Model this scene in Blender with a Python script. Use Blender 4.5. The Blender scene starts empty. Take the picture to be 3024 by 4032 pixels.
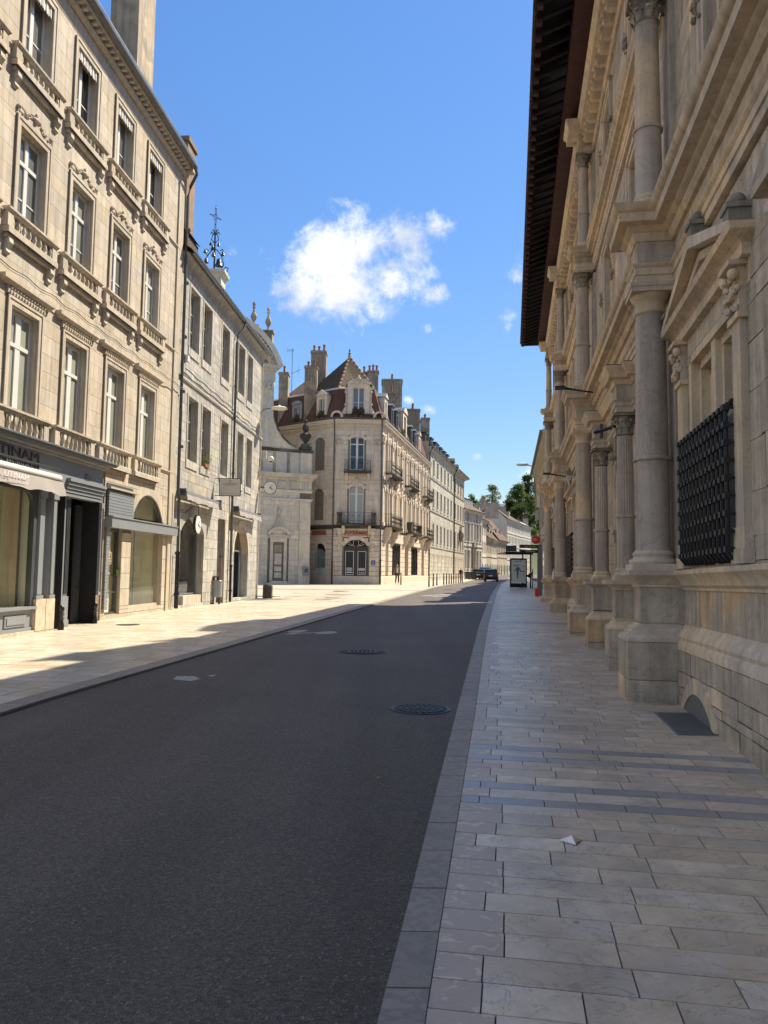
import bpy, bmesh, math, random
from mathutils import Vector, Matrix
R = math.radians
rng = random.Random(7)
sc = bpy.context.scene
COL = sc.collection

# ------------------------------------------------------------------ camera
cam_d = bpy.data.cameras.new('camera'); cam = bpy.data.objects.new('camera', cam_d); COL.objects.link(cam)
sc.camera = cam
cam_d.sensor_fit = 'VERTICAL'; cam_d.sensor_height = 36.0; cam_d.lens = 36.0*3030/4032
cam_d.clip_start = .05; cam_d.clip_end = 3000
PITCH = math.atan(234/3030); ROLL = 0.0137
cam.matrix_world = (Matrix.Translation((0, 0, 1.65)) @ Matrix.Rotation(math.pi/2 + PITCH, 4, 'X') @ Matrix.Rotation(ROLL, 4, 'Z'))

# ------------------------------------------------------------------ sky and sun
SUN = Vector((.63, .53, 1.0)).normalized()
SUN_EL = math.asin(SUN.z); SUN_AZ = math.atan2(SUN.x, SUN.y)
W = bpy.data.worlds.new('World'); sc.world = W; W.use_nodes = True
nt = W.node_tree; nt.nodes.clear()
N = nt.nodes.new; L = nt.links.new
out = N('ShaderNodeOutputWorld'); bg = N('ShaderNodeBackground'); bg.inputs['Strength'].default_value = .15
sky = N('ShaderNodeTexSky'); sky.sky_type = 'NISHITA'; sky.sun_disc = False
sky.sun_elevation = SUN_EL; sky.sun_rotation = SUN_AZ; sky.altitude = 300; sky.air_density = 1.0; sky.dust_density = .1; sky.ozone_density = 3.0
tc = N('ShaderNodeTexCoord')
def vmath(op, a=None, b=None, av=None, bv=None):
    n = N('ShaderNodeVectorMath'); n.operation = op
    if a is not None: L(a, n.inputs[0])
    if b is not None: L(b, n.inputs[1])
    if av is not None: n.inputs[0].default_value = av
    if bv is not None: n.inputs[1].default_value = bv
    return n
def fmath(op, a=None, b=None, bv=None, clamp=False, av=None):
    n = N('ShaderNodeMath'); n.operation = op; n.use_clamp = clamp
    if a is not None: L(a, n.inputs[0])
    if av is not None: n.inputs[0].default_value = av
    if b is not None: L(b, n.inputs[1])
    if bv is not None: n.inputs[1].default_value = bv
    return n.outputs[0]
def cloud_dir(px, py):
    v = Vector(((px-1512)/3030, 1, -(py-2016)/3030))
    v = Matrix.Rotation(PITCH, 3, 'X') @ (Matrix.Rotation(-ROLL, 3, 'Y') @ v)
    return v.normalized()
def noise(scale, detail, rough, vec, dist=0):
    n = N('ShaderNodeTexNoise'); n.inputs['Scale'].default_value = scale; n.inputs['Detail'].default_value = detail
    n.inputs['Roughness'].default_value = rough; n.inputs['Distortion'].default_value = dist; L(vec, n.inputs['Vector']); return n
gen = tc.outputs['Generated']
n1 = noise(15, 10, .66, gen, .3); n2 = noise(48, 7, .7, gen, .4)
# clouds sit in the sky at fixed compass directions; those out of view are added fill
blobs = [(1310, 1025, .062, 1.0), (1440, 960, .052, 1.0), (1190, 1150, .042, .95), (1350, 1160, .062, 1.0), (1530, 1080, .046, .9), (1120, 1060, .030, .55), (1570, 930, .036, .8), (1460, 1210, .032, .8), (1250, 1230, .026, .7), (1600, 1010, .03, .6),
         (1010, 985, .016, .5), (930, 985, .022, .42), (1030, 900, .014, .36), (1735, 890, .024, .5), (1700, 1085, .018, .45), (1725, 1160, .026, .55), (1990, 1255, .022, .45), (2045, 1090, .025, .6),
         (1690, 1300, .009, .4), (1885, 1793, .010, .45), (1690, 1615, .012, .6), (1612, 1575, .010, .6), (2085, 1880, .018, .7), (1080, 1150, .02, .45)]
mask = None
for px, py, rad, w in blobs:
    d = cloud_dir(px, py)
    s = vmath('SUBTRACT', gen, None, bv=d)
    m = vmath('MULTIPLY', s.outputs[0], None, bv=(1/rad/1.42, 1/rad/1.42, 1/rad*.88))
    ln = vmath('LENGTH', m.outputs[0])
    v = fmath('MULTIPLY_ADD', ln.outputs['Value'], bv=-w)
    v.node.inputs[2].default_value = w
    v = fmath('MAXIMUM', v, bv=-.6)
    mask = v if mask is None else fmath('MAXIMUM', mask, v)
den = fmath('MULTIPLY_ADD', n1.outputs['Fac'], bv=2.6); den.node.inputs[2].default_value = -1.42
dn2 = fmath('MULTIPLY_ADD', n2.outputs['Fac'], bv=1.0); dn2.node.inputs[2].default_value = -.5
den = fmath('ADD', den, dn2)
den = fmath('ADD', den, fmath('MULTIPLY', mask, bv=1.35))
# clouds added outside the view as fill for the shade, masked off within it
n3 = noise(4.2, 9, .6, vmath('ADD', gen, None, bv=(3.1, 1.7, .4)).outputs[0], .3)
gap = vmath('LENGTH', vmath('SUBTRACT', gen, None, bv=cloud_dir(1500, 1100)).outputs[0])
off_view = N('ShaderNodeMapRange'); off_view.interpolation_type = 'SMOOTHSTEP'; L(gap.outputs['Value'], off_view.inputs['Value']); off_view.inputs['From Min'].default_value = .5; off_view.inputs['From Max'].default_value = .85
fill_clouds = fmath('MULTIPLY_ADD', n3.outputs['Fac'], bv=6.5); fill_clouds.node.inputs[2].default_value = -2.85
fill_clouds = fmath('MULTIPLY', fmath('ADD', fill_clouds, dn2), off_view.outputs['Result'])
den = fmath('MAXIMUM', den, fill_clouds)
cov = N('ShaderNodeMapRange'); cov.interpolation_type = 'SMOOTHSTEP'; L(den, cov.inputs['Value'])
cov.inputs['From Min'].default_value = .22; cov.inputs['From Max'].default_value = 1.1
shade = noise(16, 8, .62, vmath('ADD', gen, None, bv=(.02, .0, .03)).outputs[0], .2)
sh = N('ShaderNodeMapRange'); L(shade.outputs['Fac'], sh.inputs['Value']); sh.inputs['From Min'].default_value = .40; sh.inputs['From Max'].default_value = .57
cc = N('ShaderNodeMixRGB'); cc.inputs['Color1'].default_value = (1.4, 1.65, 2.2, 1); cc.inputs['Color2'].default_value = (2.05, 2.3, 2.8, 1); L(sh.outputs['Result'], cc.inputs['Fac'])
hsv = N('ShaderNodeHueSaturation'); hsv.inputs['Hue'].default_value = .508; hsv.inputs['Saturation'].default_value = 1.25; hsv.inputs['Value'].default_value = .57; 
# soft shoulder: the haze near the horizon is held back a little, evenly all round
bw = N('ShaderNodeRGBToBW'); L(sky.outputs[0], bw.inputs[0])
den_s = fmath('MULTIPLY_ADD', bw.outputs[0], bv=.26); den_s.node.inputs[2].default_value = 1.0
gain = fmath('DIVIDE', den_s, av=None, bv=1.0); gain.node.inputs[0].default_value = 1.32
for l_ in list(gain.node.inputs[0].links): nt.links.remove(l_)
L(den_s, gain.node.inputs[1]); gain.node.inputs[0].default_value = 1.32
skc = N('ShaderNodeVectorMath'); skc.operation = 'SCALE'; L(sky.outputs[0], skc.inputs[0]); L(gain, skc.inputs['Scale'])
L(skc.outputs[0], hsv.inputs['Color'])
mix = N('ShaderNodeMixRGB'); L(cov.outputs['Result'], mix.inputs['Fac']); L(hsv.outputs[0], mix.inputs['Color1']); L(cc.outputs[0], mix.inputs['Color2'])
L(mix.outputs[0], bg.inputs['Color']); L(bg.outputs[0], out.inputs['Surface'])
sun_d = bpy.data.lights.new('sun', 'SUN'); sun_d.energy = 2.7; sun_d.angle = R(.53); sun_d.color = (1, .95, .87)
sun = bpy.data.objects.new('sun', sun_d); COL.objects.link(sun); sun.rotation_euler = SUN.to_track_quat('Z', 'Y').to_euler(); sun.location = (20, 20, 60)
sc.view_settings.view_transform = 'Standard'; sc.view_settings.look = 'None'; sc.view_settings.gamma = 1; sc.view_settings.exposure = 1.74
sc.view_settings.use_curve_mapping = False
sc.view_settings.use_white_balance = True; sc.view_settings.white_balance_temperature = 7800; sc.view_settings.white_balance_tint = 8
sc.cycles.max_bounces = 7; sc.cycles.diffuse_bounces = 5; sc.cycles.glossy_bounces = 3; sc.cycles.transparent_max_bounces = 12
sc.cycles.caustics_reflective = False; sc.cycles.caustics_refractive = False
sc.cycles.use_adaptive_sampling = True; sc.cycles.sample_clamp_indirect = 6
# ------------------------------------------------------------------ materials
MAT = {}
class NT:
    def __init__(s, name):
        m = bpy.data.materials.new(name); m.use_nodes = True; s.m = m; s.t = m.node_tree
        s.b = s.t.nodes['Principled BSDF']; MAT[name] = m
        s.geo = s.n('ShaderNodeNewGeometry'); s.pos = s.geo.outputs['Position']
    def n(s, k, **kw):
        x = s.t.nodes.new(k)
        for a, b in kw.items(): setattr(x, a, b)
        return x
    def l(s, a, b): s.t.links.new(a, b)
    def val(s, inp, v):
        if hasattr(v, 'links'): s.l(v, inp)
        elif isinstance(v, (tuple, list)) and len(v) == 3 and inp.type == 'RGBA': inp.default_value = (*v, 1)
        else: inp.default_value = v
    def noise(s, scale, detail=4, rough=.55, vec=None, stretch=None, dist=0):
        v = vec or s.pos
        if stretch:
            m = s.n('ShaderNodeVectorMath', operation='MULTIPLY'); s.l(v, m.inputs[0]); m.inputs[1].default_value = stretch; v = m.outputs[0]
        x = s.n('ShaderNodeTexNoise'); s.l(v, x.inputs['Vector']); x.inputs['Scale'].default_value = scale
        x.inputs['Detail'].default_value = detail; x.inputs['Roughness'].default_value = rough; x.inputs['Distortion'].default_value = dist
        return x.outputs['Fac']
    def ramp(s, v, a, b, lo=0., hi=1.):
        x = s.n('ShaderNodeMapRange'); s.l(v, x.inputs['Value']); x.inputs['From Min'].default_value = a; x.inputs['From Max'].default_value = b
        x.inputs['To Min'].default_value = lo; x.inputs['To Max'].default_value = hi; return x.outputs['Result']
    def math(s, op, a, b=0., c=None, clamp=False):
        x = s.n('ShaderNodeMath', operation=op, use_clamp=clamp); s.val(x.inputs[0], a); s.val(x.inputs[1], b)
        if c is not None: s.val(x.inputs[2], c)
        return x.outputs[0]
    def mix(s, f, a, b, mode='MIX'):
        x = s.n('ShaderNodeMixRGB', blend_type=mode); s.val(x.inputs[0], f); s.val(x.inputs[1], a); s.val(x.inputs[2], b); return x.outputs[0]
    def rnd(s):
        o = s.n('ShaderNodeObjectInfo').outputs['Random']; a = s.n('ShaderNodeAttribute', attribute_name='rnd').outputs['Fac']
        return s.math('FRACT', s.math('ADD', s.math('MULTIPLY', o, 7.31), a))
    def bump(s, h, strength=.3, dist=.01):
        x = s.n('ShaderNodeBump'); s.l(h, x.inputs['Height']); x.inputs['Strength'].default_value = strength; x.inputs['Distance'].default_value = dist
        s.l(x.outputs[0], s.b.inputs['Normal'])
    def fin(s, col, rough=.8, metal=0., spec=None):
        s.val(s.b.inputs['Base Color'], col); s.val(s.b.inputs['Roughness'], rough); s.b.inputs['Metallic'].default_value = metal
        if spec is not None: s.b.inputs['Specular IOR Level'].default_value = spec
        return s.m

def stone(name, A, B, C, gum=0., patch=.35, psc=.8, streak=.25, grime=.0, rough=.85, bstr=.35, var=.12, gsc=1.0, veins=0., gz0=.2):
    t = NT(name); r = t.rnd()
    r2 = t.math('FRACT', t.math('MULTIPLY', r, 13.7)); r3 = t.math('FRACT', t.math('MULTIPLY', r, 57.3))
    col = t.mix(t.ramp(r, .2, .8), A, B)
    # natural banks of grey in the stone, different from block to block
    off = t.n('ShaderNodeVectorMath', operation='ADD'); t.l(t.pos, off.inputs[0])
    cmb = t.n('ShaderNodeCombineXYZ'); t.l(t.math('MULTIPLY', r2, 9.), cmb.inputs[0]); t.l(t.math('MULTIPLY', r3, 9.), cmb.inputs[2]); t.l(cmb.outputs[0], off.inputs[1])
    pn = t.noise(psc, 3, .45, vec=off.outputs[0], dist=.6)
    e = t.ramp(pn, .62-patch*.3-.03, .62-patch*.3+.03)
    col = t.mix(t.math('MULTIPLY', e, .8), col, C)
    mot = t.ramp(t.noise(3.2*gsc, 8, .62, vec=off.outputs[0]), .3, .72, 1-var*1.8, 1+var*1.2)
    fine = t.ramp(t.noise(46*gsc, 4, .7), .25, .8, .90, 1.08)
    br = t.math('MULTIPLY', mot, fine)
    br = t.math('MULTIPLY', br, t.ramp(r3, 0, 1, 1-var, 1+var))
    if streak:
        st = t.noise(2.2, 5, .6, stretch=(3.2, 3.2, .22))
        br = t.math('MULTIPLY', br, t.ramp(st, .34, .62, 1-streak, 1.04))
    if veins:
        vn = t.noise(2.0*gsc, 6, .62, vec=off.outputs[0], stretch=(1, 1, 3.5) if veins < 0 else None, dist=1.3)
        vv = t.ramp(t.math('ABSOLUTE', t.math('SUBTRACT', vn, .5)), 0., .012, 1-abs(veins), 1.)
        br = t.math('MULTIPLY', br, vv)
    if gum:
        v = t.n('ShaderNodeTexVoronoi'); v.inputs['Scale'].default_value = 3.1; t.l(t.pos, v.inputs['Vector']); q = t.n('ShaderNodeSeparateXYZ'); t.l(v.outputs['Color'], q.inputs[0])
        rad = t.math('MULTIPLY', t.math('POWER', q.outputs[0], 3.), .075); br = t.math('MULTIPLY', br, t.math('SUBTRACT', 1., t.math('MULTIPLY', t.math('LESS_THAN', v.outputs['Distance'], rad), gum)))
        br = t.math('MULTIPLY', br, t.ramp(t.noise(.9, 5, .62), .36, .62, .84, 1.04))
    if grime:
        sep = t.n('ShaderNodeSeparateXYZ'); t.l(t.pos, sep.inputs[0])
        hz = t.math('ADD', sep.outputs[2], t.math('MULTIPLY', t.noise(1.7, 6, .65), .9))
        br = t.math('MULTIPLY', br, t.ramp(hz, gz0+.3, gz0+.95, 1-grime, 1.))
    mul = t.n('ShaderNodeVectorMath', operation='SCALE'); t.l(col, mul.inputs[0]); t.l(br, mul.inputs['Scale'])
    hb = t.math('ADD', t.math('MULTIPLY', t.noise(9*gsc, 7, .68, vec=off.outputs[0]), 1.), t.math('MULTIPLY', t.noise(70*gsc, 3, .6), .22))
    t.bump(hb, bstr, .02)
    return t.fin(mul.outputs[0], rough, spec=.3)

stone('stone_beige', (.56, .49, .40), (.51, .435, .335), (.50, .46, .40), patch=.35, streak=.20, var=.08)
stone('stone_grey', (.56, .52, .44), (.58, .50, .37), (.42, .42, .41), patch=.75, psc=.55, streak=.30, var=.12)
stone('stone_palace', (.84, .63, .42), (.76, .53, .31), (.50, .43, .355), patch=.85, psc=.42, streak=.28, grime=.38, var=.13, veins=.28, gz0=-.1)
stone('stone_palace_pale', (.80, .62, .42), (.76, .575, .385), (.62, .51, .41), patch=.5, psc=.4, streak=.2, grime=.25, var=.08, veins=.25, gz0=-.1)
stone('stone_column', (.73, .575, .425), (.78, .59, .39), (.50, .425, .365), patch=.8, psc=.34, streak=.25, var=.08, veins=.3)
stone('stone_rose', (.70, .60, .485), (.65, .55, .435), (.60, .53, .445), patch=.3, streak=.13, var=.07)
stone('stone_pale', (.60, .56, .46), (.55, .51, .42), (.46, .45, .41), patch=.5, streak=.18, var=.08)
stone('stone_church', (.70, .635, .51), (.64, .575, .455), (.55, .525, .465), patch=.5, streak=.14, var=.08)
stone('stone_dirty', (.44, .385, .295), (.48, .41, .31), (.30, .27, .22), patch=.6, streak=.4, var=.14)
stone('stone_black', (.13, .122, .108), (.18, .165, .14), (.07, .066, .06), patch=.6, streak=.4, var=.14)
stone('render_white', (.60, .575, .51), (.56, .53, .46), (.50, .48, .44), patch=.3, psc=.3, streak=.15, var=.04, bstr=.1)
stone('render_ochre', (.48, .42, .33), (.44, .37, .28), (.40, .36, .3), patch=.3, psc=.3, streak=.2, var=.05, bstr=.1)
stone('mortar', (.25, .22, .17), (.22, .19, .15), (.2, .19, .17), patch=.3, streak=.2)
stone('chimney_render', (.46, .375, .28), (.40, .33, .25), (.28, .24, .19), patch=.5, psc=.7, streak=.35, var=.1)
stone('chimney_pale', (.52, .42, .34), (.48, .39, .32), (.38, .32, .27), patch=.5, psc=.7, streak=.3, var=.1)
stone('chimney_ochre', (.30, .20, .13), (.28, .185, .12), (.22, .16, .12), patch=.3, streak=.2)
stone('paving', (.72, .575, .42), (.66, .535, .40), (.62, .52, .42), patch=.4, psc=1.6, streak=0, rough=.36, bstr=.18, var=.14, gsc=1.3, veins=.36, gum=.45)
stone('paving_tan', (.64, .50, .37), (.60, .47, .35), (.60, .51, .42), patch=.3, psc=2, streak=0, rough=.38, bstr=.16, var=.08, gsc=1.3, veins=.34, gum=.45)
stone('paving_blue', (.30, .295, .30), (.33, .32, .315), (.36, .345, .33), patch=.3, psc=2, streak=0, rough=.33, bstr=.12, var=.07, gsc=1.4, veins=.25)
stone('paving_speckled', (.66, .53, .40), (.62, .51, .40), (.45, .355, .29), patch=.75, psc=16, streak=0, rough=.42, bstr=.16, var=.05, gsc=1.5)
stone('kerb_stone', (.33, .285, .24), (.30, .26, .22), (.25, .22, .19), patch=.4, psc=20, streak=0, rough=.55, bstr=.25, var=.07, gsc=2)
stone('paving_left', (.62, .56, .465), (.56, .505, .425), (.58, .49, .38), patch=.35, psc=1.2, streak=0, rough=.38, bstr=.12, var=.08, gsc=1.2, veins=.2)
stone('joint', (.13, .115, .10), (.12, .105, .095), (.10, .09, .08), patch=.3, streak=0)

def simple(name, col, rough=.5, metal=0., nz=.1, nsc=8, bump=0., spec=None, rv=0.):
    t = NT(name); f = t.ramp(t.noise(nsc, 5, .6), .25, .75, 1-nz, 1+nz)
    if rv: f = t.math('MULTIPLY', f, t.ramp(t.rnd(), 0, 1, 1-rv, 1+rv))
    m = t.n('ShaderNodeVectorMath', operation='SCALE'); m.inputs[0].default_value = col; t.l(f, m.inputs['Scale'])
    if bump: t.bump(t.noise(nsc*5, 4, .6), bump, .005)
    return t.fin(m.outputs[0], t.ramp(t.noise(nsc*.7, 3), .3, .7, max(0, rough-.07), rough+.07), metal, spec)
simple('dark_iron', (.022, .023, .026), .5, .3, .25, 20, .2)
simple('black_paint', (.012, .012, .014), .3)
simple('zinc', (.22, .24, .26), .42, .55, .2, 2.5)
simple('zinc_dark', (.09, .095, .10), .5, .3, .2, 3)
simple('slate_paint', (.215, .24, .265), .45, 0, .06, 3)
simple('slate_paint_dark', (.06, .07, .08), .45, 0, .1, 3)
simple('grey_pipe', (.10, .10, .105), .45, .3, .2, 4)
simple('beige_pipe', (.46, .42, .33), .5, 0, .12, 3)
simple('white_frame', (.66, .66, .63), .35, 0, .04)
simple('cream_frame', (.58, .55, .47), .45, 0, .06)
simple('brown_door', (.045, .030, .022), .45, 0, .15, 12)
simple('awning_cloth', (.30, .275, .26), .85, 0, .06, 4)
simple('awning_dark', (.05, .05, .06), .7, 0, .1, 5)
simple('scallop_cloth', (.62, .60, .58), .85, 0, .08, 6)
simple('brass', (.5, .36, .12), .3, .9)
simple('bronze', (.05, .047, .04), .38, .8, .3, 5)
simple('terracotta', (.30, .10, .055), .8, 0, .3, 6, .2)
simple('wood_dark', (.013, .008, .0075), .75, 0, .35, 3, .2)
simple('wood_red', (.060, .019, .018), .7, 0, .35, 4, .2)
simple('sign_white', (.55, .53, .48), .5, 0, .03)
simple('white', (.75, .75, .74), .4, 0, .03)
simple('red', (.55, .03, .03), .4)
simple('blue_plate', (.02, .045, .20), .3)
simple('interior_beige', (.74, .72, .58), .8, 0, .08, 1.5)
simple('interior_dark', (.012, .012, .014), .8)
simple('letter_dark', (.05, .05, .055), .4)
simple('letter_red', (.11, .03, .022), .6); simple('sign_brick', (.58, .32, .22), .7)
simple('letter_gold', (.6, .5, .3), .4)
simple('mint', (.30, .42, .40), .5)
simple('asphalt_patch', (.03, .03, .032), .8, 0, .2, 20, .4)
simple('road_paint', (.36, .35, .33), .7, 0, .55, 22)
simple('car_black', (.010, .010, .010), .32)
simple('car_grey', (.035, .033, .035), .15, .3)
simple('car_blue', (.03, .12, .38), .15, .3)
simple('car_glass', (.012, .018, .02), .03, 0, .05, 4, spec=1.)
simple('tyre', (.012, .012, .012), .8)
simple('tail_red', (.35, .01, .01), .2)
simple('plate_white', (.7, .7, .66), .4)
simple('skin', (.45, .26, .19), .6)
simple('hair_white', (.5, .48, .45), .8)
simple('hair_dark', (.03, .02, .015), .8)
simple('cloth_brown', (.16, .13, .10), .85)
simple('cloth_white', (.62, .61, .58), .85)
simple('cloth_navy', (.03, .035, .05), .85)
simple('cloth_black', (.012, .012, .013), .85)
simple('trunk', (.09, .07, .05), .9, 0, .3, 4, .4)
simple('silver_foil', (.7, .7, .72), .18, .9)
simple('gunmetal_mesh', (.19, .19, .19), .5, .3, .1, 30)
simple('leaf_small', (.09, .14, .03), .7, 0, .3, 8)
simple('poster_white', (.62, .64, .62), .25, 0, .03)
simple('poster_green', (.10, .16, .12), .4)
simple('grey_post', (.16, .18, .20), .4, .2, .05)
simple('tile_brown', (.10, .052, .04), .8, 0, .3, 3, .3, rv=.35)
simple('leaf_yellow', (.35, .32, .06), .7)

def leaves(name, a, b):
    t = NT(name); r = t.rnd(); n = t.noise(.9, 5, .6)
    c = t.mix(t.ramp(n, .3, .7), a, b); f = t.ramp(r, 0, 1, .6, 1.35)
    m = t.n('ShaderNodeVectorMath', operation='SCALE'); t.l(c, m.inputs[0]); t.l(f, m.inputs['Scale'])
    t.b.inputs['Subsurface Weight'].default_value = 0
    t.fin(m.outputs[0], .6, spec=.25); tr = t.n('ShaderNodeBsdfTranslucent'); t.l(m.outputs[0], tr.inputs[0]); mx = t.n('ShaderNodeMixShader'); mx.inputs[0].default_value = .45
    o = [x for x in t.t.nodes if x.type == 'OUTPUT_MATERIAL'][0]; t.l(t.b.outputs[0], mx.inputs[1]); t.l(tr.outputs[0], mx.inputs[2]); t.l(mx.outputs[0], o.inputs[0]); return t.m
leaves('leaf_dark', (.04, .07, .02), (.065, .10, .028)); leaves('leaf_mid', (.075, .12, .032), (.12, .16, .045)); leaves('leaf_pale', (.22, .28, .16), (.18, .25, .12))

def glass(name, base, rough=.05):
    t = NT(name); f = t.ramp(t.noise(.35, 3, .5), .3, .7, .75, 1.25)
    m = t.n('ShaderNodeVectorMath', operation='SCALE'); m.inputs[0].default_value = base; t.l(f, m.inputs['Scale'])
    t.bump(t.noise(1.6, 2, .5), .04, .02)
    return t.fin(m.outputs[0], rough, spec=.8)
glass('pane_dark', (.018, .022, .022)); glass('pane_curtain', (.30, .32, .27), .12); glass('pane_grey', (.15, .16, .15), .08)
def shopglass():
    t = NT('shop_glass'); t.t.nodes.remove(t.b); o = [x for x in t.t.nodes if x.type == 'OUTPUT_MATERIAL'][0]
    tr = t.n('ShaderNodeBsdfTransparent'); tr.inputs[0].default_value = (.95, .96, .94, 1); gl = t.n('ShaderNodeBsdfGlossy'); gl.inputs['Roughness'].default_value = .02
    fr = t.n('ShaderNodeLayerWeight'); fr.inputs[0].default_value = .5; mx = t.n('ShaderNodeMixShader'); t.l(t.math('MULTIPLY_ADD', t.math('POWER', fr.outputs['Facing'], 5.), .85, .04), mx.inputs[0]); t.l(tr.outputs[0], mx.inputs[1]); t.l(gl.outputs[0], mx.inputs[2]); t.l(mx.outputs[0], o.inputs[0])
shopglass()
def roofmat(name, A, B, C, w=.17, h=.11, spots=0.):
    # small plain tiles: colour per tile from the brick cell, relief in the bump
    t = NT(name)
    tc = t.n('ShaderNodeTexCoord'); u = tc.outputs['UV']
    br = t.n('ShaderNodeTexBrick'); t.l(u, br.inputs['Vector']); br.inputs['Scale'].default_value = 1; br.inputs['Brick Width'].default_value = w; br.inputs['Row Height'].default_value = h
    br.inputs['Mortar Size'].default_value = .012; br.inputs['Color1'].default_value = (*A, 1); br.inputs['Color2'].default_value = (*B, 1); br.inputs['Mortar'].default_value = (A[0]*.25, A[1]*.25, A[2]*.25, 1); br.inputs['Bias'].default_value = 0
    f = t.ramp(t.noise(.7, 6, .65), .35, .65); c = t.mix(t.math('MULTIPLY', f, .6), br.outputs['Color'], C)
    if spots:
        s = t.ramp(t.noise(6, 2, .5, stretch=(1, 1, 2)), .68, .72, 0, .8); c = t.mix(s, c, (.42, .24, .17))
    inv = t.math('SUBTRACT', 1., br.outputs['Fac']); t.bump(inv, .6, .03)
    return t.fin(c, .85, spec=.2)
roofmat('roof_brown', (.14, .088, .065), (.115, .072, .055), (.15, .12, .095)); roofmat('roof_red', (.19, .085, .06), (.13, .06, .045), (.11, .065, .05), spots=1)
roofmat('roof_pale', (.20, .125, .095), (.16, .10, .08), (.15, .12, .10)); roofmat('roof_dark', (.12, .085, .065), (.09, .065, .05), (.08, .068, .055))
def patterned():
    t = NT('roof_patterned'); tc = t.n('ShaderNodeTexCoord'); sp = t.n('ShaderNodeSeparateXYZ'); t.l(tc.outputs['UV'], sp.inputs[0])
    row = t.math('FLOOR', t.math('MULTIPLY', sp.outputs[1], 6.)); k = t.math('MODULO', t.math('ADD', t.math('FLOOR', t.math('MULTIPLY', sp.outputs[0], 6.)), row), 3.)
    c = t.mix(t.math('LESS_THAN', k, .5), (.30, .20, .10), (.34, .13, .07)); c = t.mix(t.math('GREATER_THAN', k, 1.5), c, (.15, .22, .14))
    return t.fin(c, .7, spec=.3)
patterned()
def asphalt():
    t = NT('asphalt'); v = t.n('ShaderNodeTexVoronoi'); v.inputs['Scale'].default_value = 95; t.l(t.pos, v.inputs['Vector'])
    sp = t.n('ShaderNodeSeparateXYZ'); t.l(v.outputs['Color'], sp.inputs[0])
    agg = t.ramp(sp.outputs[0], .0, 1., .55, 1.5); lite = t.math('GREATER_THAN', sp.outputs[1], .965)
    big = t.ramp(t.noise(.45, 5, .6), .3, .7, .86, 1.14); wear = t.ramp(t.noise(.8, 3, .5, stretch=(1.2, .12, 1)), .35, .65, .9, 1.08)
    f = t.math('MULTIPLY', t.math('MULTIPLY', agg, big), wear)
    m = t.n('ShaderNodeVectorMath', operation='SCALE'); m.inputs[0].default_value = (.096, .079, .068); t.l(f, m.inputs['Scale'])
    c = t.mix(t.math('MULTIPLY', lite, .6), m.outputs[0], (.26, .24, .21))
    seam = t.ramp(t.noise(.5, 3, .5, stretch=(2.6, .1, 1)), .36, .64, .88, 1.08); st = t.ramp(t.noise(1.1, 4, .6, dist=.5), .66, .74, 1., .72)
    m2 = t.n('ShaderNodeVectorMath', operation='SCALE'); t.l(c, m2.inputs[0]); t.l(t.math('MULTIPLY', seam, st), m2.inputs['Scale']); c = m2.outputs[0]
    h = t.math('ADD', t.math('MULTIPLY', v.outputs['Distance'], 1.), t.math('MULTIPLY', t.noise(160, 3, .7), .7)); t.bump(h, .9, .008)
    return t.fin(c, .62, spec=.35)
asphalt()
def foliage_ground():
    t = NT('hill_green'); c = t.mix(t.ramp(t.noise(.05, 8, .6), .35, .65), (.03, .05, .018), (.06, .08, .03)); return t.fin(c, .9)
foliage_ground()

# ------------------------------------------------------------------ ground heights
def interp(x, P):
    if x <= P[0][0]: return P[0][1]
    for (a, u), (b, v) in zip(P, P[1:]):
        if x <= b: return u + (v-u)*(x-a)/(b-a)
    return P[-1][1]
def sm(x, a, b):
    t = max(0., min(1., (x-a)/(b-a))); return t*t*(3-2*t)
def gz(x, y):
    z = interp(y, [(0, 0), (60, .5), (70, .54), (98, .54), (113, .57), (125, .66), (145, .85), (200, 1.2), (400, 1.6)])
    z -= .2*sm(-x, 2, 6)*math.exp(-((y-41)/9.)**2)
    return z

# ------------------------------------------------------------------ geometry helpers
class Fr:
    """wall frame: s to the right seen from the street, n out of the wall, z up"""
    def __init__(s, x, y, dx, dy, tilt=0., dz=0.):
        l = math.hypot(dx, dy); s.o = (x, y); s.d = (dx/l, dy/l); s.tilt = tilt; s.dz = dz
    def w(s, a, n, z):
        dx, dy = s.d
        return (s.o[0] + a*dx + n*dy, s.o[1] + a*dy - n*dx, z + s.dz + s.tilt*a)
    def ang(s): return math.atan2(s.d[1], s.d[0])
IDF = Fr(0, 0, 1, 0)
def empty(name, loc, label=None, cat=None, group=None, rz=0, parent=None):
    o = bpy.data.objects.new(name, None); COL.objects.link(o); o.location = loc; o.rotation_euler = (0, 0, rz); o.empty_display_size = .3
    if parent: o.parent = parent
    return tag(o, label, cat, group)
def tag(o, label=None, cat=None, group=None, kind=None):
    if label: o['label'] = label
    if cat: o['category'] = cat
    if group: o['group'] = group
    if kind: o['kind'] = kind
    return o
def root_of(p):
    while p.parent: p = p.parent
    return p
def worldloc(p):
    m = Matrix.Identity(4)
    chain = []
    while p: chain.append(p); p = p.parent
    for q in reversed(chain): m = m @ Matrix.LocRotScale(q.location, q.rotation_euler, q.scale)
    return m
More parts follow.
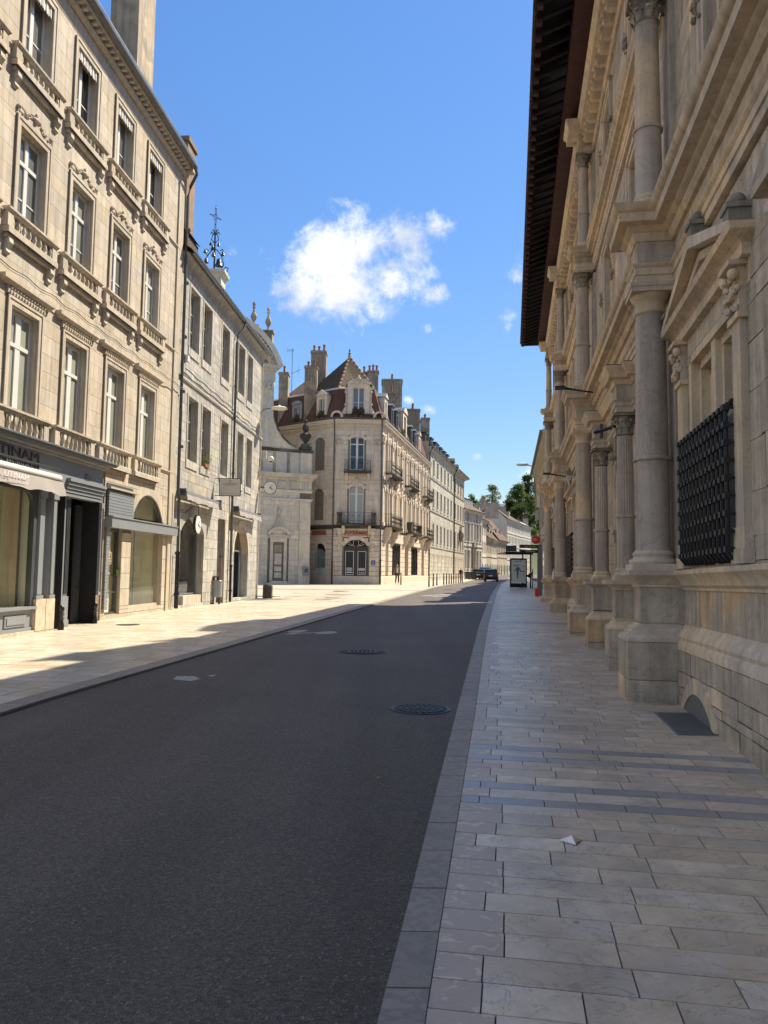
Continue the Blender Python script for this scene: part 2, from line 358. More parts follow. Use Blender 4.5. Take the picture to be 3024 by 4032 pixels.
class MB:
    def __init__(s, fr=IDF): s.fr = fr; s.v = []; s.f = []; s.r = []; s.uv = []
    def add(s, vs, fs, rnd=None, raw=False, uv=None):
        b = len(s.v); s.v += list(vs) if raw else [s.fr.w(*p) for p in vs]
        r = rng.random() if rnd is None else rnd
        for k, f in enumerate(fs): s.f.append([b+i for i in f]); s.r.append(r); s.uv.append(uv[k] if uv else None)
        return s
    def box(s, a0, a1, n0, n1, z0, z1, rnd=None):
        return s.add([(a0, n0, z0), (a1, n0, z0), (a1, n1, z0), (a0, n1, z0), (a0, n0, z1), (a1, n0, z1), (a1, n1, z1), (a0, n1, z1)],
              [(0, 1, 2, 3), (4, 5, 6, 7), (0, 1, 5, 4), (1, 2, 6, 5), (2, 3, 7, 6), (3, 0, 4, 7)], rnd)
    def ext(s, poly, n0, n1, rnd=None):                  # polygon in (s, z) pulled along n
        k = len(poly); vs = [(a, n0, z) for a, z in poly] + [(a, n1, z) for a, z in poly]
        return s.add(vs, [tuple(range(k)), tuple(range(k, 2*k))] + [(i, (i+1) % k, k+(i+1) % k, k+i) for i in range(k)], rnd)
    def plan(s, poly, z0, z1, rnd=None):                 # polygon in (s, n) pulled up
        k = len(poly); vs = [(a, n, z0) for a, n in poly] + [(a, n, z1) for a, n in poly]
        return s.add(vs, [tuple(range(k)), tuple(range(k, 2*k))] + [(i, (i+1) % k, k+(i+1) % k, k+i) for i in range(k)], rnd)
    def quad(s, a, b, c, d, rnd=None, uvs=None): return s.add([a, b, c, d], [(0, 1, 2, 3)], rnd, uv=[uvs] if uvs else None)
    def slope(s, a, b, c, d, rnd=None):                  # roof plane a-b eave, c-d ridge, uv in metres
        A, B, C, D = [Vector(s.fr.w(*p)) for p in (a, b, c, d)]
        ux = (B-A).normalized(); nn = ux.cross(D-A); vy = nn.cross(ux).normalized()
        f = lambda P: ((P-A).dot(ux), (P-A).dot(vy))
        return s.quad(a, b, c, d, rnd, [f(A), f(B), f(C), f(D)])
    def sweep(s, path, prof, rnd=None):                  # profile [(out, z)] along plan path [(s, n)], mitred
        P = [Vector(p) for p in path]; k = len(prof); rows = []
        for i, p in enumerate(P):
            ds = []
            if i > 0: ds.append((p-P[i-1]).normalized())
            if i < len(P)-1: ds.append((P[i+1]-p).normalized())
            ns = [Vector((-d.y, d.x)) for d in ds]
            m = ns[0] if len(ns) == 1 else (ns[0]+ns[1])/max(.25, (1+ns[0].dot(ns[1])))
            rows.append([(p.x+m.x*o, p.y+m.y*o, z) for o, z in prof])
        vs = [q for r_ in rows for q in r_]; fs = []
        for i in range(len(P)-1):
            for j in range(k-1): fs.append((i*k+j, i*k+j+1, (i+1)*k+j+1, (i+1)*k+j))
        # close the back and both ends
        fs.append(tuple(range(k))); fs.append(tuple((len(P)-1)*k+j for j in range(k)))
        for i in range(len(P)-1): fs.append((i*k, (i+1)*k, (i+1)*k+k-1, i*k+k-1))
        return s.add(vs, fs, rnd)
    def lathe(s, a, n, prof, seg=16, rnd=None, flute=0, sx=1., sn=1., a0=0, a1=2*math.pi):
        full = abs(a1-a0-2*math.pi) < 1e-4; m = seg if full else seg+1; vs = []; fs = []
        for r, z in prof:
            for i in range(m):
                t = a0+(a1-a0)*i/seg; rr = r*(1-(flute if i % 2 else 0)); vs.append((a+rr*math.cos(t)*sx, n+rr*math.sin(t)*sn, z))
        for j in range(len(prof)-1):
            for i in range(seg if full else seg): fs.append((j*m+i, j*m+(i+1) % m, (j+1)*m+(i+1) % m, (j+1)*m+i))
        fs.append(tuple(range(m))); fs.append(tuple((len(prof)-1)*m+i for i in range(m)))
        return s.add(vs, fs, rnd)
    def tube(s, pts, r, seg=6, rnd=None, world=False):
        P = [Vector(p if world else s.fr.w(*p)) for p in pts]; vs = []; fs = []
        rr = r if isinstance(r, (list, tuple)) else [r]*len(P); up = Vector((0, 0, 1))
        for i, p in enumerate(P):
            d = (P[min(i+1, len(P)-1)]-P[max(i-1, 0)]).normalized()
            u = d.cross(up if abs(d.z) < .95 else Vector((1, 0, 0))).normalized(); w = d.cross(u)
            vs += [tuple(p+(u*math.cos(2*math.pi*k/seg)+w*math.sin(2*math.pi*k/seg))*rr[i]) for k in range(seg)]
        for i in range(len(P)-1): fs += [(i*seg+k, i*seg+(k+1) % seg, (i+1)*seg+(k+1) % seg, (i+1)*seg+k) for k in range(seg)]
        fs.append(tuple(range(seg))); fs.append(tuple((len(P)-1)*seg+k for k in range(seg)))
        return s.add(vs, fs, rnd, raw=True)
    def sphere(s, a, n, z, r, seg=10, rings=6, sz=1., rnd=None):
        return s.lathe(a, n, [(max(1e-3, r*math.sin(math.pi*i/rings)), z-r*sz*math.cos(math.pi*i/rings)) for i in range(rings+1)], seg, rnd)
    def obj(s, name, mat, parent=None, kind=None, label=None, smooth=False, recalc=True, at=None):
        me = bpy.data.meshes.new(name)
        if parent is not None: inv = worldloc(parent).inverted()
        elif at is not None: inv = Matrix.Translation(Vector(at)).inverted()
        else: inv = Matrix.Identity(4)
        me.from_pydata([inv @ Vector(p) for p in s.v], [], s.f)
        if any(u for u in s.uv):
            ul = me.uv_layers.new(name='UVMap').data
            for poly, u in zip(me.polygons, s.uv):
                if u:
                    for li, c in zip(poly.loop_indices, u): ul[li].uv = c
        a = me.attributes.new('rnd', 'FLOAT', 'FACE'); a.data.foreach_set('value', s.r)
        if recalc:
            bm = bmesh.new(); bm.from_mesh(me); bmesh.ops.recalc_face_normals(bm, faces=bm.faces); bm.to_mesh(me); bm.free()
        if smooth:
            me.polygons.foreach_set('use_smooth', [True]*len(me.polygons))
            try: me.set_sharp_from_angle(angle=R(40))
            except Exception: pass
        me.materials.append(MAT[mat]); o = bpy.data.objects.new(name, me); COL.objects.link(o)
        if parent: o.parent = parent
        if at is not None and parent is None: o.location = at
        if kind: o['kind'] = kind
        if label: o['label'] = label
        return o
_unit = {}
def unit(mat):
    if mat not in _unit:
        me = bpy.data.meshes.new('block_'+mat)
        me.from_pydata([(x, y, z) for z in (-.5, .5) for y in (-.5, .5) for x in (-.5, .5)], [], [(0, 2, 3, 1), (4, 5, 7, 6), (0, 1, 5, 4), (2, 6, 7, 3), (0, 4, 6, 2), (1, 3, 7, 5)])
        me.materials.append(MAT[mat]); _unit[mat] = me
    return _unit[mat]
def piece(name, fr, a0, a1, n0, n1, z0, z1, mat, parent):
    """one box-shaped piece, sharing its mesh with all its likes"""
    o = bpy.data.objects.new(name, unit(mat)); COL.objects.link(o)
    c = Vector(fr.w((a0+a1)/2, (n0+n1)/2, (z0+z1)/2)); m = Matrix.LocRotScale(c, Matrix.Rotation(fr.ang(), 3, 'Z').to_quaternion(), Vector((abs(a1-a0), abs(n1-n0), abs(z1-z0))))
    o.parent = parent; m = worldloc(parent).inverted() @ m
    o.location, q, o.scale = m.decompose(); o.rotation_euler = q.to_euler()
    return o
def cells(a0, a1, z0, z1, ops):
    A = sorted({a0, a1, *[v for o in ops for v in (o[0], o[1]) if a0 < v < a1]}); Z = sorted({z0, z1, *[v for o in ops for v in (o[2], o[3]) if z0 < v < z1]})
    for i in range(len(A)-1):
        for j in range(len(Z)-1):
            ca, cz = (A[i]+A[i+1])/2, (Z[j]+Z[j+1])/2
            if not any(o[0] < ca < o[1] and o[2] < cz < o[3] for o in ops): yield A[i], A[i+1], Z[j], Z[j+1]
def backing(fr, parent, a0, a1, z0, z1, ops, n=-.03, depth=.32, mat='mortar', name='wall', revmat=None):
    b = MB(fr); seen = set()
    for c in cells(a0, a1, z0, z1, ops): b.quad((c[0], n, c[2]), (c[1], n, c[2]), (c[1], n, c[3]), (c[0], n, c[3]))
    o1 = b.obj(name, mat, parent, recalc=False)
    e = n+.024
    for o in ops:
        b = MB(fr); s0, s1, q0, q1 = o[:4]; nb = n-depth
        for q in (((s0, e, q0), (s0, nb, q0), (s0, nb, q1), (s0, e, q1)), ((s1, e, q0), (s1, nb, q0), (s1, nb, q1), (s1, e, q1)),
                  ((s0, e, q1), (s1, e, q1), (s1, nb, q1), (s0, nb, q1)), ((s0, e, q0), (s1, e, q0), (s1, nb, q0), (s0, nb, q0))): b.quad(*q)
        b.obj('reveal', revmat or 'stone_beige', parent, recalc=False)
    return o1
CAMP = Vector((0, 0, 1.65))
def ashlar(fr, parent, a0, a1, z0, z1, ops, hc=.36, wl=(.5, 1.0), n0=-.04, n1=0., gap=.01, mat='stone_beige', name='stone_block', limit=300, seed=1, pad=.0, jit=.0):
    g = random.Random(seed); out_ = []; z = z0; row = 0
    while z < z1-.05:
        zt = min(z1, z+hc*g.uniform(.88, 1.12)); zt = z1 if z1-zt < hc*.4 else zt
        cut = sorted({z, zt, *[v for o in ops for v in (o[2]-pad, o[3]+pad) if z+.04 < v < zt-.04]})
        for zb, zc in zip(cut, cut[1:]):
            zm = (zb+zc)/2; blk = sorted([(o[0]-pad, o[1]+pad) for o in ops if o[2]-pad < zm < o[3]+pad]); a = a0; free = []
            for p, q in blk:
                if p > a: free.append((a, p))
                a = max(a, q)
            if a < a1: free.append((a, a1))
            for p, q in free:
                x = p; first = True
                while x < q-.01:
                    w = g.uniform(*wl)*(.6 if first and row % 2 else 1); first = False
                    e = min(q, x+w); e = q if q-e < wl[0]*.45 else e
                    out_.append((x, e, zb, zc)); x = e
        z = zt; row += 1
    out_.sort(key=lambda c: (Vector(fr.w((c[0]+c[1])/2, n1, (c[2]+c[3])/2))-CAMP).length/math.sqrt((c[1]-c[0])*(c[3]-c[2])))
    for k, c in enumerate(out_[:limit]):
        j = g.uniform(-jit, jit); piece(name, fr, c[0]+gap/2, c[1]-gap/2, n0, n1+j, c[2]+gap/2, c[3]-gap/2, mat, parent)
    rest = out_[limit:]
    if rest:
        b = MB(fr)
        for c in rest: b.box(c[0]+gap/2, c[1]-gap/2, n0, n1+g.uniform(-jit, jit), c[2]+gap/2, c[3]-gap/2, g.random())
        b.obj(name+'s', mat, parent, kind='stuff')
def arch_pts(c, hw, z0, rise, k=10):                      # from left springing over to right
    if rise >= hw*.98: return [(c-hw*math.cos(math.pi*i/k), z0+rise*math.sin(math.pi*i/k)) for i in range(k+1)]
    rad = (hw*hw+rise*rise)/(2*rise); t = math.asin(hw/rad)
    return [(c+rad*math.sin(-t+2*t*i/k), z0+rise-rad+rad*math.cos(-t+2*t*i/k)) for i in range(k+1)]
def spandrel(b, c, hw, zs, rise, ztop, n0, n1, k=10):     # fills a rectangle head above an arch, two pieces
    P = arch_pts(c, hw, zs, rise, k); h = k//2
    for Q, a in ((P[:h+1], c-hw), (P[h:], c+hw)):
        for p, q in zip(Q, Q[1:]): b.ext([p, q, (q[0], ztop), (p[0], ztop)], n0, n1, .5)
def voussoirs(fr, parent, c, hw, zs, rise, th, n0, n1, mat, k=9, name='arch_stone'):
    A = arch_pts(c, hw, zs, rise, k*2); cz = zs if rise >= hw*.98 else zs+rise-(hw*hw+rise*rise)/(2*rise)
    for i in range(k):
        Pin = [A[2*i], A[2*i+1], A[2*i+2]]; Po = []
        for x, z in Pin:
            d = Vector((x-c, z-cz)).normalized(); Po.append((x+d.x*th, z+d.y*th))
        poly = Pin+Po[::-1]; m = Vector((sum(p[0] for p in poly)/6, sum(p[1] for p in poly)/6))
        b = MB(fr); b.ext([tuple(m+(Vector(p)-m)*.985) for p in poly], n0, n1); b.obj(name, mat, parent)
def window(fr, parent, a0, a1, z0, z1, n, frame='white_frame', pane='pane_grey', lights=2, rows=(.5,), bar=.035, st=.06, transom=None, arch=0., panes=True, mid=.05):
    """joinery with glazing bars; each pane is a sub-part"""
    b = MB(fr); f0, f1 = n-.04, n+.03
    b.box(a0, a0+st, f0, f1, z0, z1); b.box(a1-st, a1, f0, f1, z0, z1); b.box(a0+st, a1-st, f0, f1, z0, z0+st*1.3); b.box(a0+st, a1-st, f0, f1, z1-st, z1)
    zt = transom if transom else z1-st
    if transom: b.box(a0+st, a1-st, f0, f1+.015, transom-.045, transom+.045)
    w = (a1-a0-2*st)/lights; P = []
    for i in range(1, lights): b.box(a0+st+w*i-mid, a0+st+w*i+mid, f0, f1+.005, z0+st*1.3, z1-st)
    for i in range(lights):
        l, r = a0+st+w*i+(mid if i else 0), a0+st+w*(i+1)-(mid if i < lights-1 else 0); zb, zc = z0+st*1.3, zt-(.045 if transom else 0); q = [zb, *[zb+(zc-zb)*t for t in rows], zc]
        for t in q[1:-1]: b.box(l, r, f0+.01, f1-.01, t-bar/2, t+bar/2)
        P += [(l, r, u, v) for u, v in zip(q, q[1:])]
        if transom: P.append((l, r, zt+.045, z1-st))
    if arch: b2 = None; spandrel(b, (a0+a1)/2, (a1-a0)/2, z1-arch, arch, z1+.01, f0-.01, f1+.012, 8)
    o = b.obj('window', frame, parent)
    if panes:
        for l, r, u, v in P: piece('pane', fr, l, r, n-.01, n, u, v, pane, o)
    else:
        piece('pane', fr, a0+.01, a1-.01, n-.025, n-.02, z0, z1, pane, o)
    return o
BAL = [(.030, 0), (.030, .04), (.018, .06), (.036, .16), (.040, .22), (.026, .34), (.017, .42), (.028, .47), (.030, .5)]
_bal = {}
def baluster(fr, a, n, z, h, mat, parent, sc_=1.0):
    if mat not in _bal:
        b = MB(); b.lathe(0, 0, [(r, zz*2) for r, zz in BAL], 8); o = b.obj('baluster', mat, None, smooth=True); _bal[mat] = o.data; bpy.data.objects.remove(o)
    o = bpy.data.objects.new('baluster', _bal[mat]); COL.objects.link(o); o.parent = parent
    m = worldloc(parent).inverted() @ Matrix.Translation(fr.w(a, n, z)); o.location = m.to_translation(); o.scale = (sc_*1.35, sc_*1.35, h); return o
def text(body, fr, a, n, z, size, mat, parent, name='lettering', ext=.006, align='CENTER', sx=1., rz=0., shear=0., bold=0.):
    c = bpy.data.curves.new(name, 'FONT'); c.body = body; c.size = size; c.extrude = ext; c.align_x = align; c.align_y = 'CENTER'; c.resolution_u = 3; c.shear = shear; c.offset = bold
    o = bpy.data.objects.new(name, c); COL.objects.link(o); me = bpy.data.meshes.new_from_object(o); bpy.data.objects.remove(o); bpy.data.curves.remove(c)
    me.name = name; me.materials.clear(); me.materials.append(MAT[mat]); o = bpy.data.objects.new(name, me); COL.objects.link(o); o.parent = parent
    m = worldloc(parent).inverted() @ (Matrix.Translation(fr.w(a, n, z)) @ Matrix.Rotation(fr.ang(), 4, 'Z') @ Matrix.Rotation(math.pi/2, 4, 'X'))
    o.location, q, _ = m.decompose(); o.rotation_euler = q.to_euler(); o.scale = (sx, 1, 1); return o
def pots(fr, parent, lst, z, h=.55):
    for a, n in lst:
        b = MB(fr); hh = h*rng.uniform(.8, 1.2); b.lathe(a, n, [(.13, z-.03), (.11, z+hh*.15), (.095, z+hh*.75), (.13, z+hh*.8), (.12, z+hh), (.05, z+hh)], 8); b.obj('chimney_pot', 'terracotta', parent, smooth=True)
def chimney(fr, parent, a0, a1, n0, n1, z0, z1, mat='chimney_render', k=3, h=.6):
    b = MB(fr); b.box(a0, a1, n0, n1, z0, z1-.22); b.box(a0-.07, a1+.07, n0-.07, n1+.07, z1-.22, z1-.1); b.box(a0-.03, a1+.03, n0-.03, n1+.03, z1-.1, z1)
    o = b.obj('chimney', mat, parent); L_ = abs(a1-a0) > abs(n1-n0)
    pots(fr, o, [((a0+(a1-a0)*(i+.5)/k, (n0+n1)/2) if L_ else ((a0+a1)/2, n0+(n1-n0)*(i+.5)/k)) for i in range(k)], z1, h); return o
# ------------------------------------------------------------------ ground, road, pavements
KR = [(-1.05, -5), (0, 2.91), (.13, 3.79), (.50, 6.4), (.93, 9.4), (1.55, 13.68), (2.75, 22), (4.2, 31.5), (5.6, 40.5), (6.94, 49.1), (8.25, 57), (11.6, 77.5), (15.97, 102), (20, 124), (25.8, 157), (33.5, 195), (48, 260)]
PR = [(x+w, y) for (x, y), w in zip(KR, (.17, .17, .17, .19, .21, .21, .25, .28, .3, .3, .3, .3, .3, .3, .3, .3, .3))]
KL = [(-5.0, -5), (-4.55, 3), (-4.12, 8.47), (-3.91, 10), (-3.42, 13.06), (-2.44, 19.24), (-1, 28.52), (1.28, 42.3), (4.2, 60), (8.6, 84), (11.3, 100), (14.6, 120), (22, 157), (29.5, 195), (44, 260)]
PL = [(x-.3, y) for x, y in KL]
def px(P, y): return interp(y, [(b, a) for a, b in P])
def sheet(name, fa, fb, ys, nx, zo, mat, kind='structure', **kw):
    vs = []; fs = []
    for y in ys:
        a, b = fa(y), fb(y)
        for i in range(nx+1): x = a+(b-a)*i/nx; vs.append((x, y, gz(x, y)+zo))
    for j in range(len(ys)-1):
        for i in range(nx): q = j*(nx+1)+i; fs.append((q, q+1, q+nx+2, q+nx+1))
    me = bpy.data.meshes.new(name); me.from_pydata(vs, [], fs); me.materials.append(MAT[mat]); o = bpy.data.objects.new(name, me); COL.objects.link(o); o['kind'] = kind
    return o
ys = [-5+i*1.0 for i in range(66)]+[61+i*3 for i in range(1, 67)]
sheet('ground', lambda y: -900, lambda y: 900, [-200, -6]+[-5+i*5 for i in range(54)]+[280, 340, 500, 900, 1600], 24, -.16, 'joint')
road = sheet('road', lambda y: px(KL, y)-.02, lambda y: px(KR, y)+.02, ys, 10, -.032, 'asphalt')
right_pavement = sheet('right_pavement', lambda y: px(PR, y)-.01, lambda y: 4.4+.163*(y-9.33)+(.8 if y > 39 else 0), ys, 8, -.014, 'joint')
left_pavement = sheet('left_pavement', lambda y: -10 if y < 44 else -14, lambda y: px(PL, y)+.01, ys, 16, -.014, 'joint')

def slab(name, q, top, mat, parent, th=.035):
    """one paving stone: four plan corners"""
    vs = [(x, y, gz(x, y)+top-th) for x, y in q]+[(x, y, gz(x, y)+top) for x, y in q]
    c = Vector((sum(p[0] for p in q)/4, sum(p[1] for p in q)/4, 0))
    me = bpy.data.meshes.new(name); me.from_pydata([Vector(v)-c for v in vs], [], [(4, 5, 6, 7), (0, 1, 5, 4), (1, 2, 6, 5), (2, 3, 7, 6), (3, 0, 4, 7)]); me.materials.append(MAT[mat])
    o = bpy.data.objects.new(name, me); COL.objects.link(o); o.location = c; o.parent = parent; return o
def paving(parent, ux, uy, t0, t1, rows, lfun, rfun, lens, mats, seed, limit=300, gap=.007, first=None, hidden=None):
    """rows of slabs laid across the street; u is the direction of the street"""
    g = random.Random(seed); vx, vy = uy, -ux; t = t0; k = 0; S = []
    def ends(t):
        # where the row line meets the two edges
        res = []
        for fn in (lfun, rfun):
            y = t
            for _ in range(12): x = fn(y); y = (t-ux*x)/uy
            res.append(vx*x+vy*y)
        return res
    while t < t1:
        w, mt = rows(t, k, g); (a0, b0), (a1, b1) = ends(t), ends(t+w); x = 0.; nrow = 0
        cut = [0.]; L_ = min(b0-a0, b1-a1)
        while cut[-1] < L_-.12:
            l = (first(g) if nrow == 0 and first else g.uniform(*lens))
            if L_-(cut[-1]+l) < .18: l = L_-cut[-1]
            cut.append(cut[-1]+l); nrow += 1
        for i in range(len(cut)-1):
            last = i == len(cut)-2
            p0, p1 = a0+cut[i]+gap/2, (b0 if last else a0+cut[i+1]-gap/2); q0, q1 = (a1 if i == 0 else a0+cut[i])+gap/2, (b1 if last else a0+cut[i+1]-gap/2)
            ta, tb = t+gap/2, t+w-gap/2
            quad_ = [(ux*ta+vx*p0, uy*ta+vy*p0), (ux*ta+vx*p1, uy*ta+vy*p1), (ux*tb+vx*q1, uy*tb+vy*q1), (ux*tb+vx*q0, uy*tb+vy*q0)]
            S.append((t, quad_, g.uniform(-.0012, .0012), mt or mats(g, i)))
        t += w; k += 1
    if hidden: S = [s for s in S if not hidden(sum(p[0] for p in s[1])/4, sum(p[1] for p in s[1])/4)]
    for t, q, top, m in S[:limit]: slab('paving_stone', q, top, m, parent)
    by = {}
    for s in S[limit:]: by.setdefault(s[3], []).append(s)
    for m, L_ in by.items():
        b = MB()
        for t, q, top, _ in L_:
            vs = [(x, y, gz(x, y)+top-.03) for x, y in q]+[(x, y, gz(x, y)+top) for x, y in q]
            b.add(vs, [(4, 5, 6, 7), (0, 1, 5, 4), (1, 2, 6, 5), (2, 3, 7, 6), (3, 0, 4, 7)], g.random(), raw=True)
        b.obj('paving_stones', m, parent, kind='stuff', recalc=False)
BLUE = [(5.56, 5.72), (5.94, 6.10), (6.80, 6.96), (7.18, 7.34), (23.0, 23.8), (30.1, 30.5)]
def rrows(t, k, g):
    for a, b in BLUE:
        if a-.03 <= t < b-.05: return (.16, 'paving_blue')
        if a-.33 < t < a-.03: return ((a-t) if a-t < .26 else (a-t)/2, None)
    return (.215, None)
vent_box = lambda x, y: (7.85 < y < 8.96) and (2.98+.163*(y-7.79) < x)
paving(right_pavement, .163, .9866, 1.5, 46, rrows, lambda y: px(PR, y), lambda y: 4.2+.163*(y-9.33), (.26, .66),
       lambda g, i: 'paving_speckled' if i == 0 else g.choices(['paving', 'paving_tan'], [5, 1.2])[0], 3, first=lambda g: g.choice([.13, .2, .25, .29]))
paving(left_pavement, .078, .997, 5.5, 30, lambda t, k, g: (.30, None), lambda y: -8.6+.08*(y-16), lambda y: px(PL, y), (.45, .95), lambda g, i: g.choices(['paving_left', 'paving_tan', 'paving'], [6, .8, 2])[0], 5, gap=.014)
# further off the joints are too fine to tell apart: sheets with the same stone, and a darker band crossing the square
paving(left_pavement, .078, .997, 30, 64, lambda t, k, g: (.62, 'kerb_stone' if 50 < t < 51.4 else None), lambda y: -8.3+.07*(y-16) if y < 41 else -13, lambda y: px(PL, y), (1.2, 2.4), lambda g, i: 'paving_left', 6, limit=0, gap=.004)
paving(left_pavement, .15, .99, 64, 205, lambda t, k, g: (1.2, None), lambda y: -1.5+.205*(y-64), lambda y: px(PL, y), (1.6, 3.4), lambda g, i: 'paving_left', 8, limit=0, gap=.004)
paving(right_pavement, .163, .9866, 46, 200, lambda t, k, g: (.7, None), lambda y: px(PR, y), lambda y: 5.2+.163*(y-9.33), (1.0, 2.2), lambda g, i: 'paving', 9, limit=0, gap=.004)
# kerbs
def kerb(name, A, B, y0, y1, step, top):
    par = sheet(name, lambda y: px(A, y), lambda y: px(B, y), [y0+i*(y1-y0)/60 for i in range(61)], 1, -.02, 'joint'); y = y0; k = 0; b = MB()
    while y < y1:
        st = step*rng.uniform(.85, 1.15) if y < 45 else step*3; e = y+st; g = .006
        q = [(px(A, y+g), y+g), (px(B, y+g), y+g), (px(B, e-g), e-g), (px(A, e-g), e-g)]
        if k < 60: slab('kerb_stone', q, top+rng.uniform(-.001, .001), 'kerb_stone', par, .09)
        else:
            vs = [(x, v, gz(x, v)+top-.09) for x, v in q]+[(x, v, gz(x, v)+top) for x, v in q]; b.add(vs, [(4, 5, 6, 7), (0, 1, 5, 4), (1, 2, 6, 5), (2, 3, 7, 6), (3, 0, 4, 7)], None, raw=True)
        y = e; k += 1
    b.obj('kerb_stones', 'kerb_stone', par, kind='stuff', recalc=False)
kerb('right_kerb', KR, PR, 1.05, 150, .54, .004); kerb('left_kerb', PL, KL, 2.0, 150, .75, .004)

# ironwork and marks let into the ground
def disc(b, x, y, r, z0, z1, ry=None, k=28):
    ry = ry or r; P = [(x+r*math.cos(2*math.pi*i/k), y+ry*math.sin(2*math.pi*i/k)) for i in range(k)]
    vs = [(u, v, z0) for u, v in P]+[(u, v, z1) for u, v in P]; b.add(vs, [tuple(range(k)), tuple(range(k, 2*k))]+[(i, (i+1) % k, k+(i+1) % k, k+i) for i in range(k)], raw=True)
def manhole(x, y, r, label, mat='dark_iron', rings=True):
    z = gz(x, y)-.03; t = tag(empty('manhole_cover', (x, y, z)), label, 'manhole cover')
    b = MB(); disc(b, x, y, r+.05, z-.02, z+.004); b.obj('frame', mat, t)
    b = MB(); disc(b, x, y, r, z-.01, z+.009); b.obj('lid', mat, t)
    b = MB()
    for q in range(1, 5):
        n = q*6
        for i in range(n):
            a = 2*math.pi*i/n+q; rr = r*(q-.45)/4; disc(b, x+rr*math.cos(a), y+rr*math.sin(a), r*.085, z+.009, z+.015, k=6)
    b.obj('studs', mat, t, kind='stuff'); return t
manhole(.46, 9.2, .31, 'round iron manhole cover in the asphalt beside the right kerb')
x, y = -7.2+.55, 20.3
z = gz(x, y)+.003; b = MB(); disc(b, x, y, .3, z-.02, z+.003); disc(b, x, y, .24, z, z+.006); o = b.obj('manhole_cover', 'brown_door', at=(x, y, z)); tag(o, 'rusty brown round cover in the left pavement by the dark doorway', 'manhole cover')
b = MB(); x, y = -2.6, 48; z = gz(x, y)+.004; disc(b, x, y, .5, z-.02, z+.003); o = b.obj('manhole_cover', 'brown_door', at=(x, y, z)); tag(o, 'brown round cover in the sunlit square before the corner building', 'manhole cover')
# sunken road drain
x, y = -.38, 15.0; z = gz(x, y)-.03; t = tag(empty('road_drain', (x, y, z)), 'dark square drain grating sunk into the asphalt mid road', 'drain')
b = MB(); k = [(-.36, -.3), (.36, -.3), (.36, .3), (-.36, .3)]; disc(b, x, y, .46, z-.01, z+.002, .40, 20); b.obj('asphalt_ring', 'asphalt_patch', t)
b = MB(); b.box(x-.29, x+.29, -(y-.24), -(y-.21), z, z+.012); b.box(x-.29, x+.29, -(y+.24), -(y+.21), z, z+.012); b.box(x-.29, x-.26, -(y+.24), -(y-.24), z, z+.012); b.box(x+.26, x+.29, -(y+.24), -(y-.24), z, z+.012); b.obj('frame', 'dark_iron', t)
for i in range(7): b = MB(); b.box(x-.26+.08*i, x-.26+.08*i+.035, -(y+.21), -(y-.21), z, z+.012); b.obj('bar', 'dark_iron', t)
# painted cycle mark
def flat(b, P, zo): b.add([(x, y, gz(x, y)-.032+zo) for x, y in P], [tuple(range(len(P)))], raw=True)
b = MB(); f = lambda a, c: (-2.05+a*.93+c*.35, 19.25-a*.37+c*.93)
def ell(cx, cy, r1, r2, k=22): return [f(cx+r1*math.cos(2*math.pi*i/k), cy+r2*math.sin(2*math.pi*i/k)) for i in range(k)]
flat(b, ell(-.1, .1, .19, .42), .004); flat(b, ell(.68, .1, .24, .42), .004)
for q in ([(0, -.35), (.34, -.05), (.36, -.15), (.06, -.5)], [(.3, .1), (.62, .05), (.6, -.05), (.3, -.05)], [(.12, -.6), (.55, -.5), (.52, -.4), (.15, -.5)], [(.02, -.85), (.24, -.82), (.2, -.35), (-.02, -.4)], [(.22, -.15), (.5, .2), (.55, .1), (.3, -.3)]): flat(b, [f(*p) for p in q], .006)
o = b.obj('cycle_marking', 'road_paint', recalc=False, at=(-1.8, 19, gz(-1.8, 19))); tag(o, 'white painted bicycle sign on the asphalt near the left kerb', 'road marking')
b = MB(); flat(b, [(-3.0, 11.2), (-2.7, 11.05), (-2.62, 11.3), (-2.8, 11.55), (-3.02, 11.5)], .004); flat(b, [(-2.6, 11.6), (-2.5, 11.5), (-2.48, 11.75)], .004)
o = b.obj('paint_patch', 'road_paint', recalc=False, at=(-2.8, 11.2, gz(-2.8, 11.2))); tag(o, 'small worn fleck of white paint on the asphalt, nearest one', 'road marking')
b = MB(); flat(b, [(2.0, 42.9), (2.25, 42.7), (4.2, 46), (3.9, 46)], .004); flat(b, [(2.6, 42.0), (2.8, 41.9), (4.9, 45.1), (4.6, 45.2)], .004)
o = b.obj('edge_marking', 'road_paint', recalc=False, at=(3, 44, gz(3, 44))); tag(o, 'pale worn strips painted at the far left road edge', 'road marking')
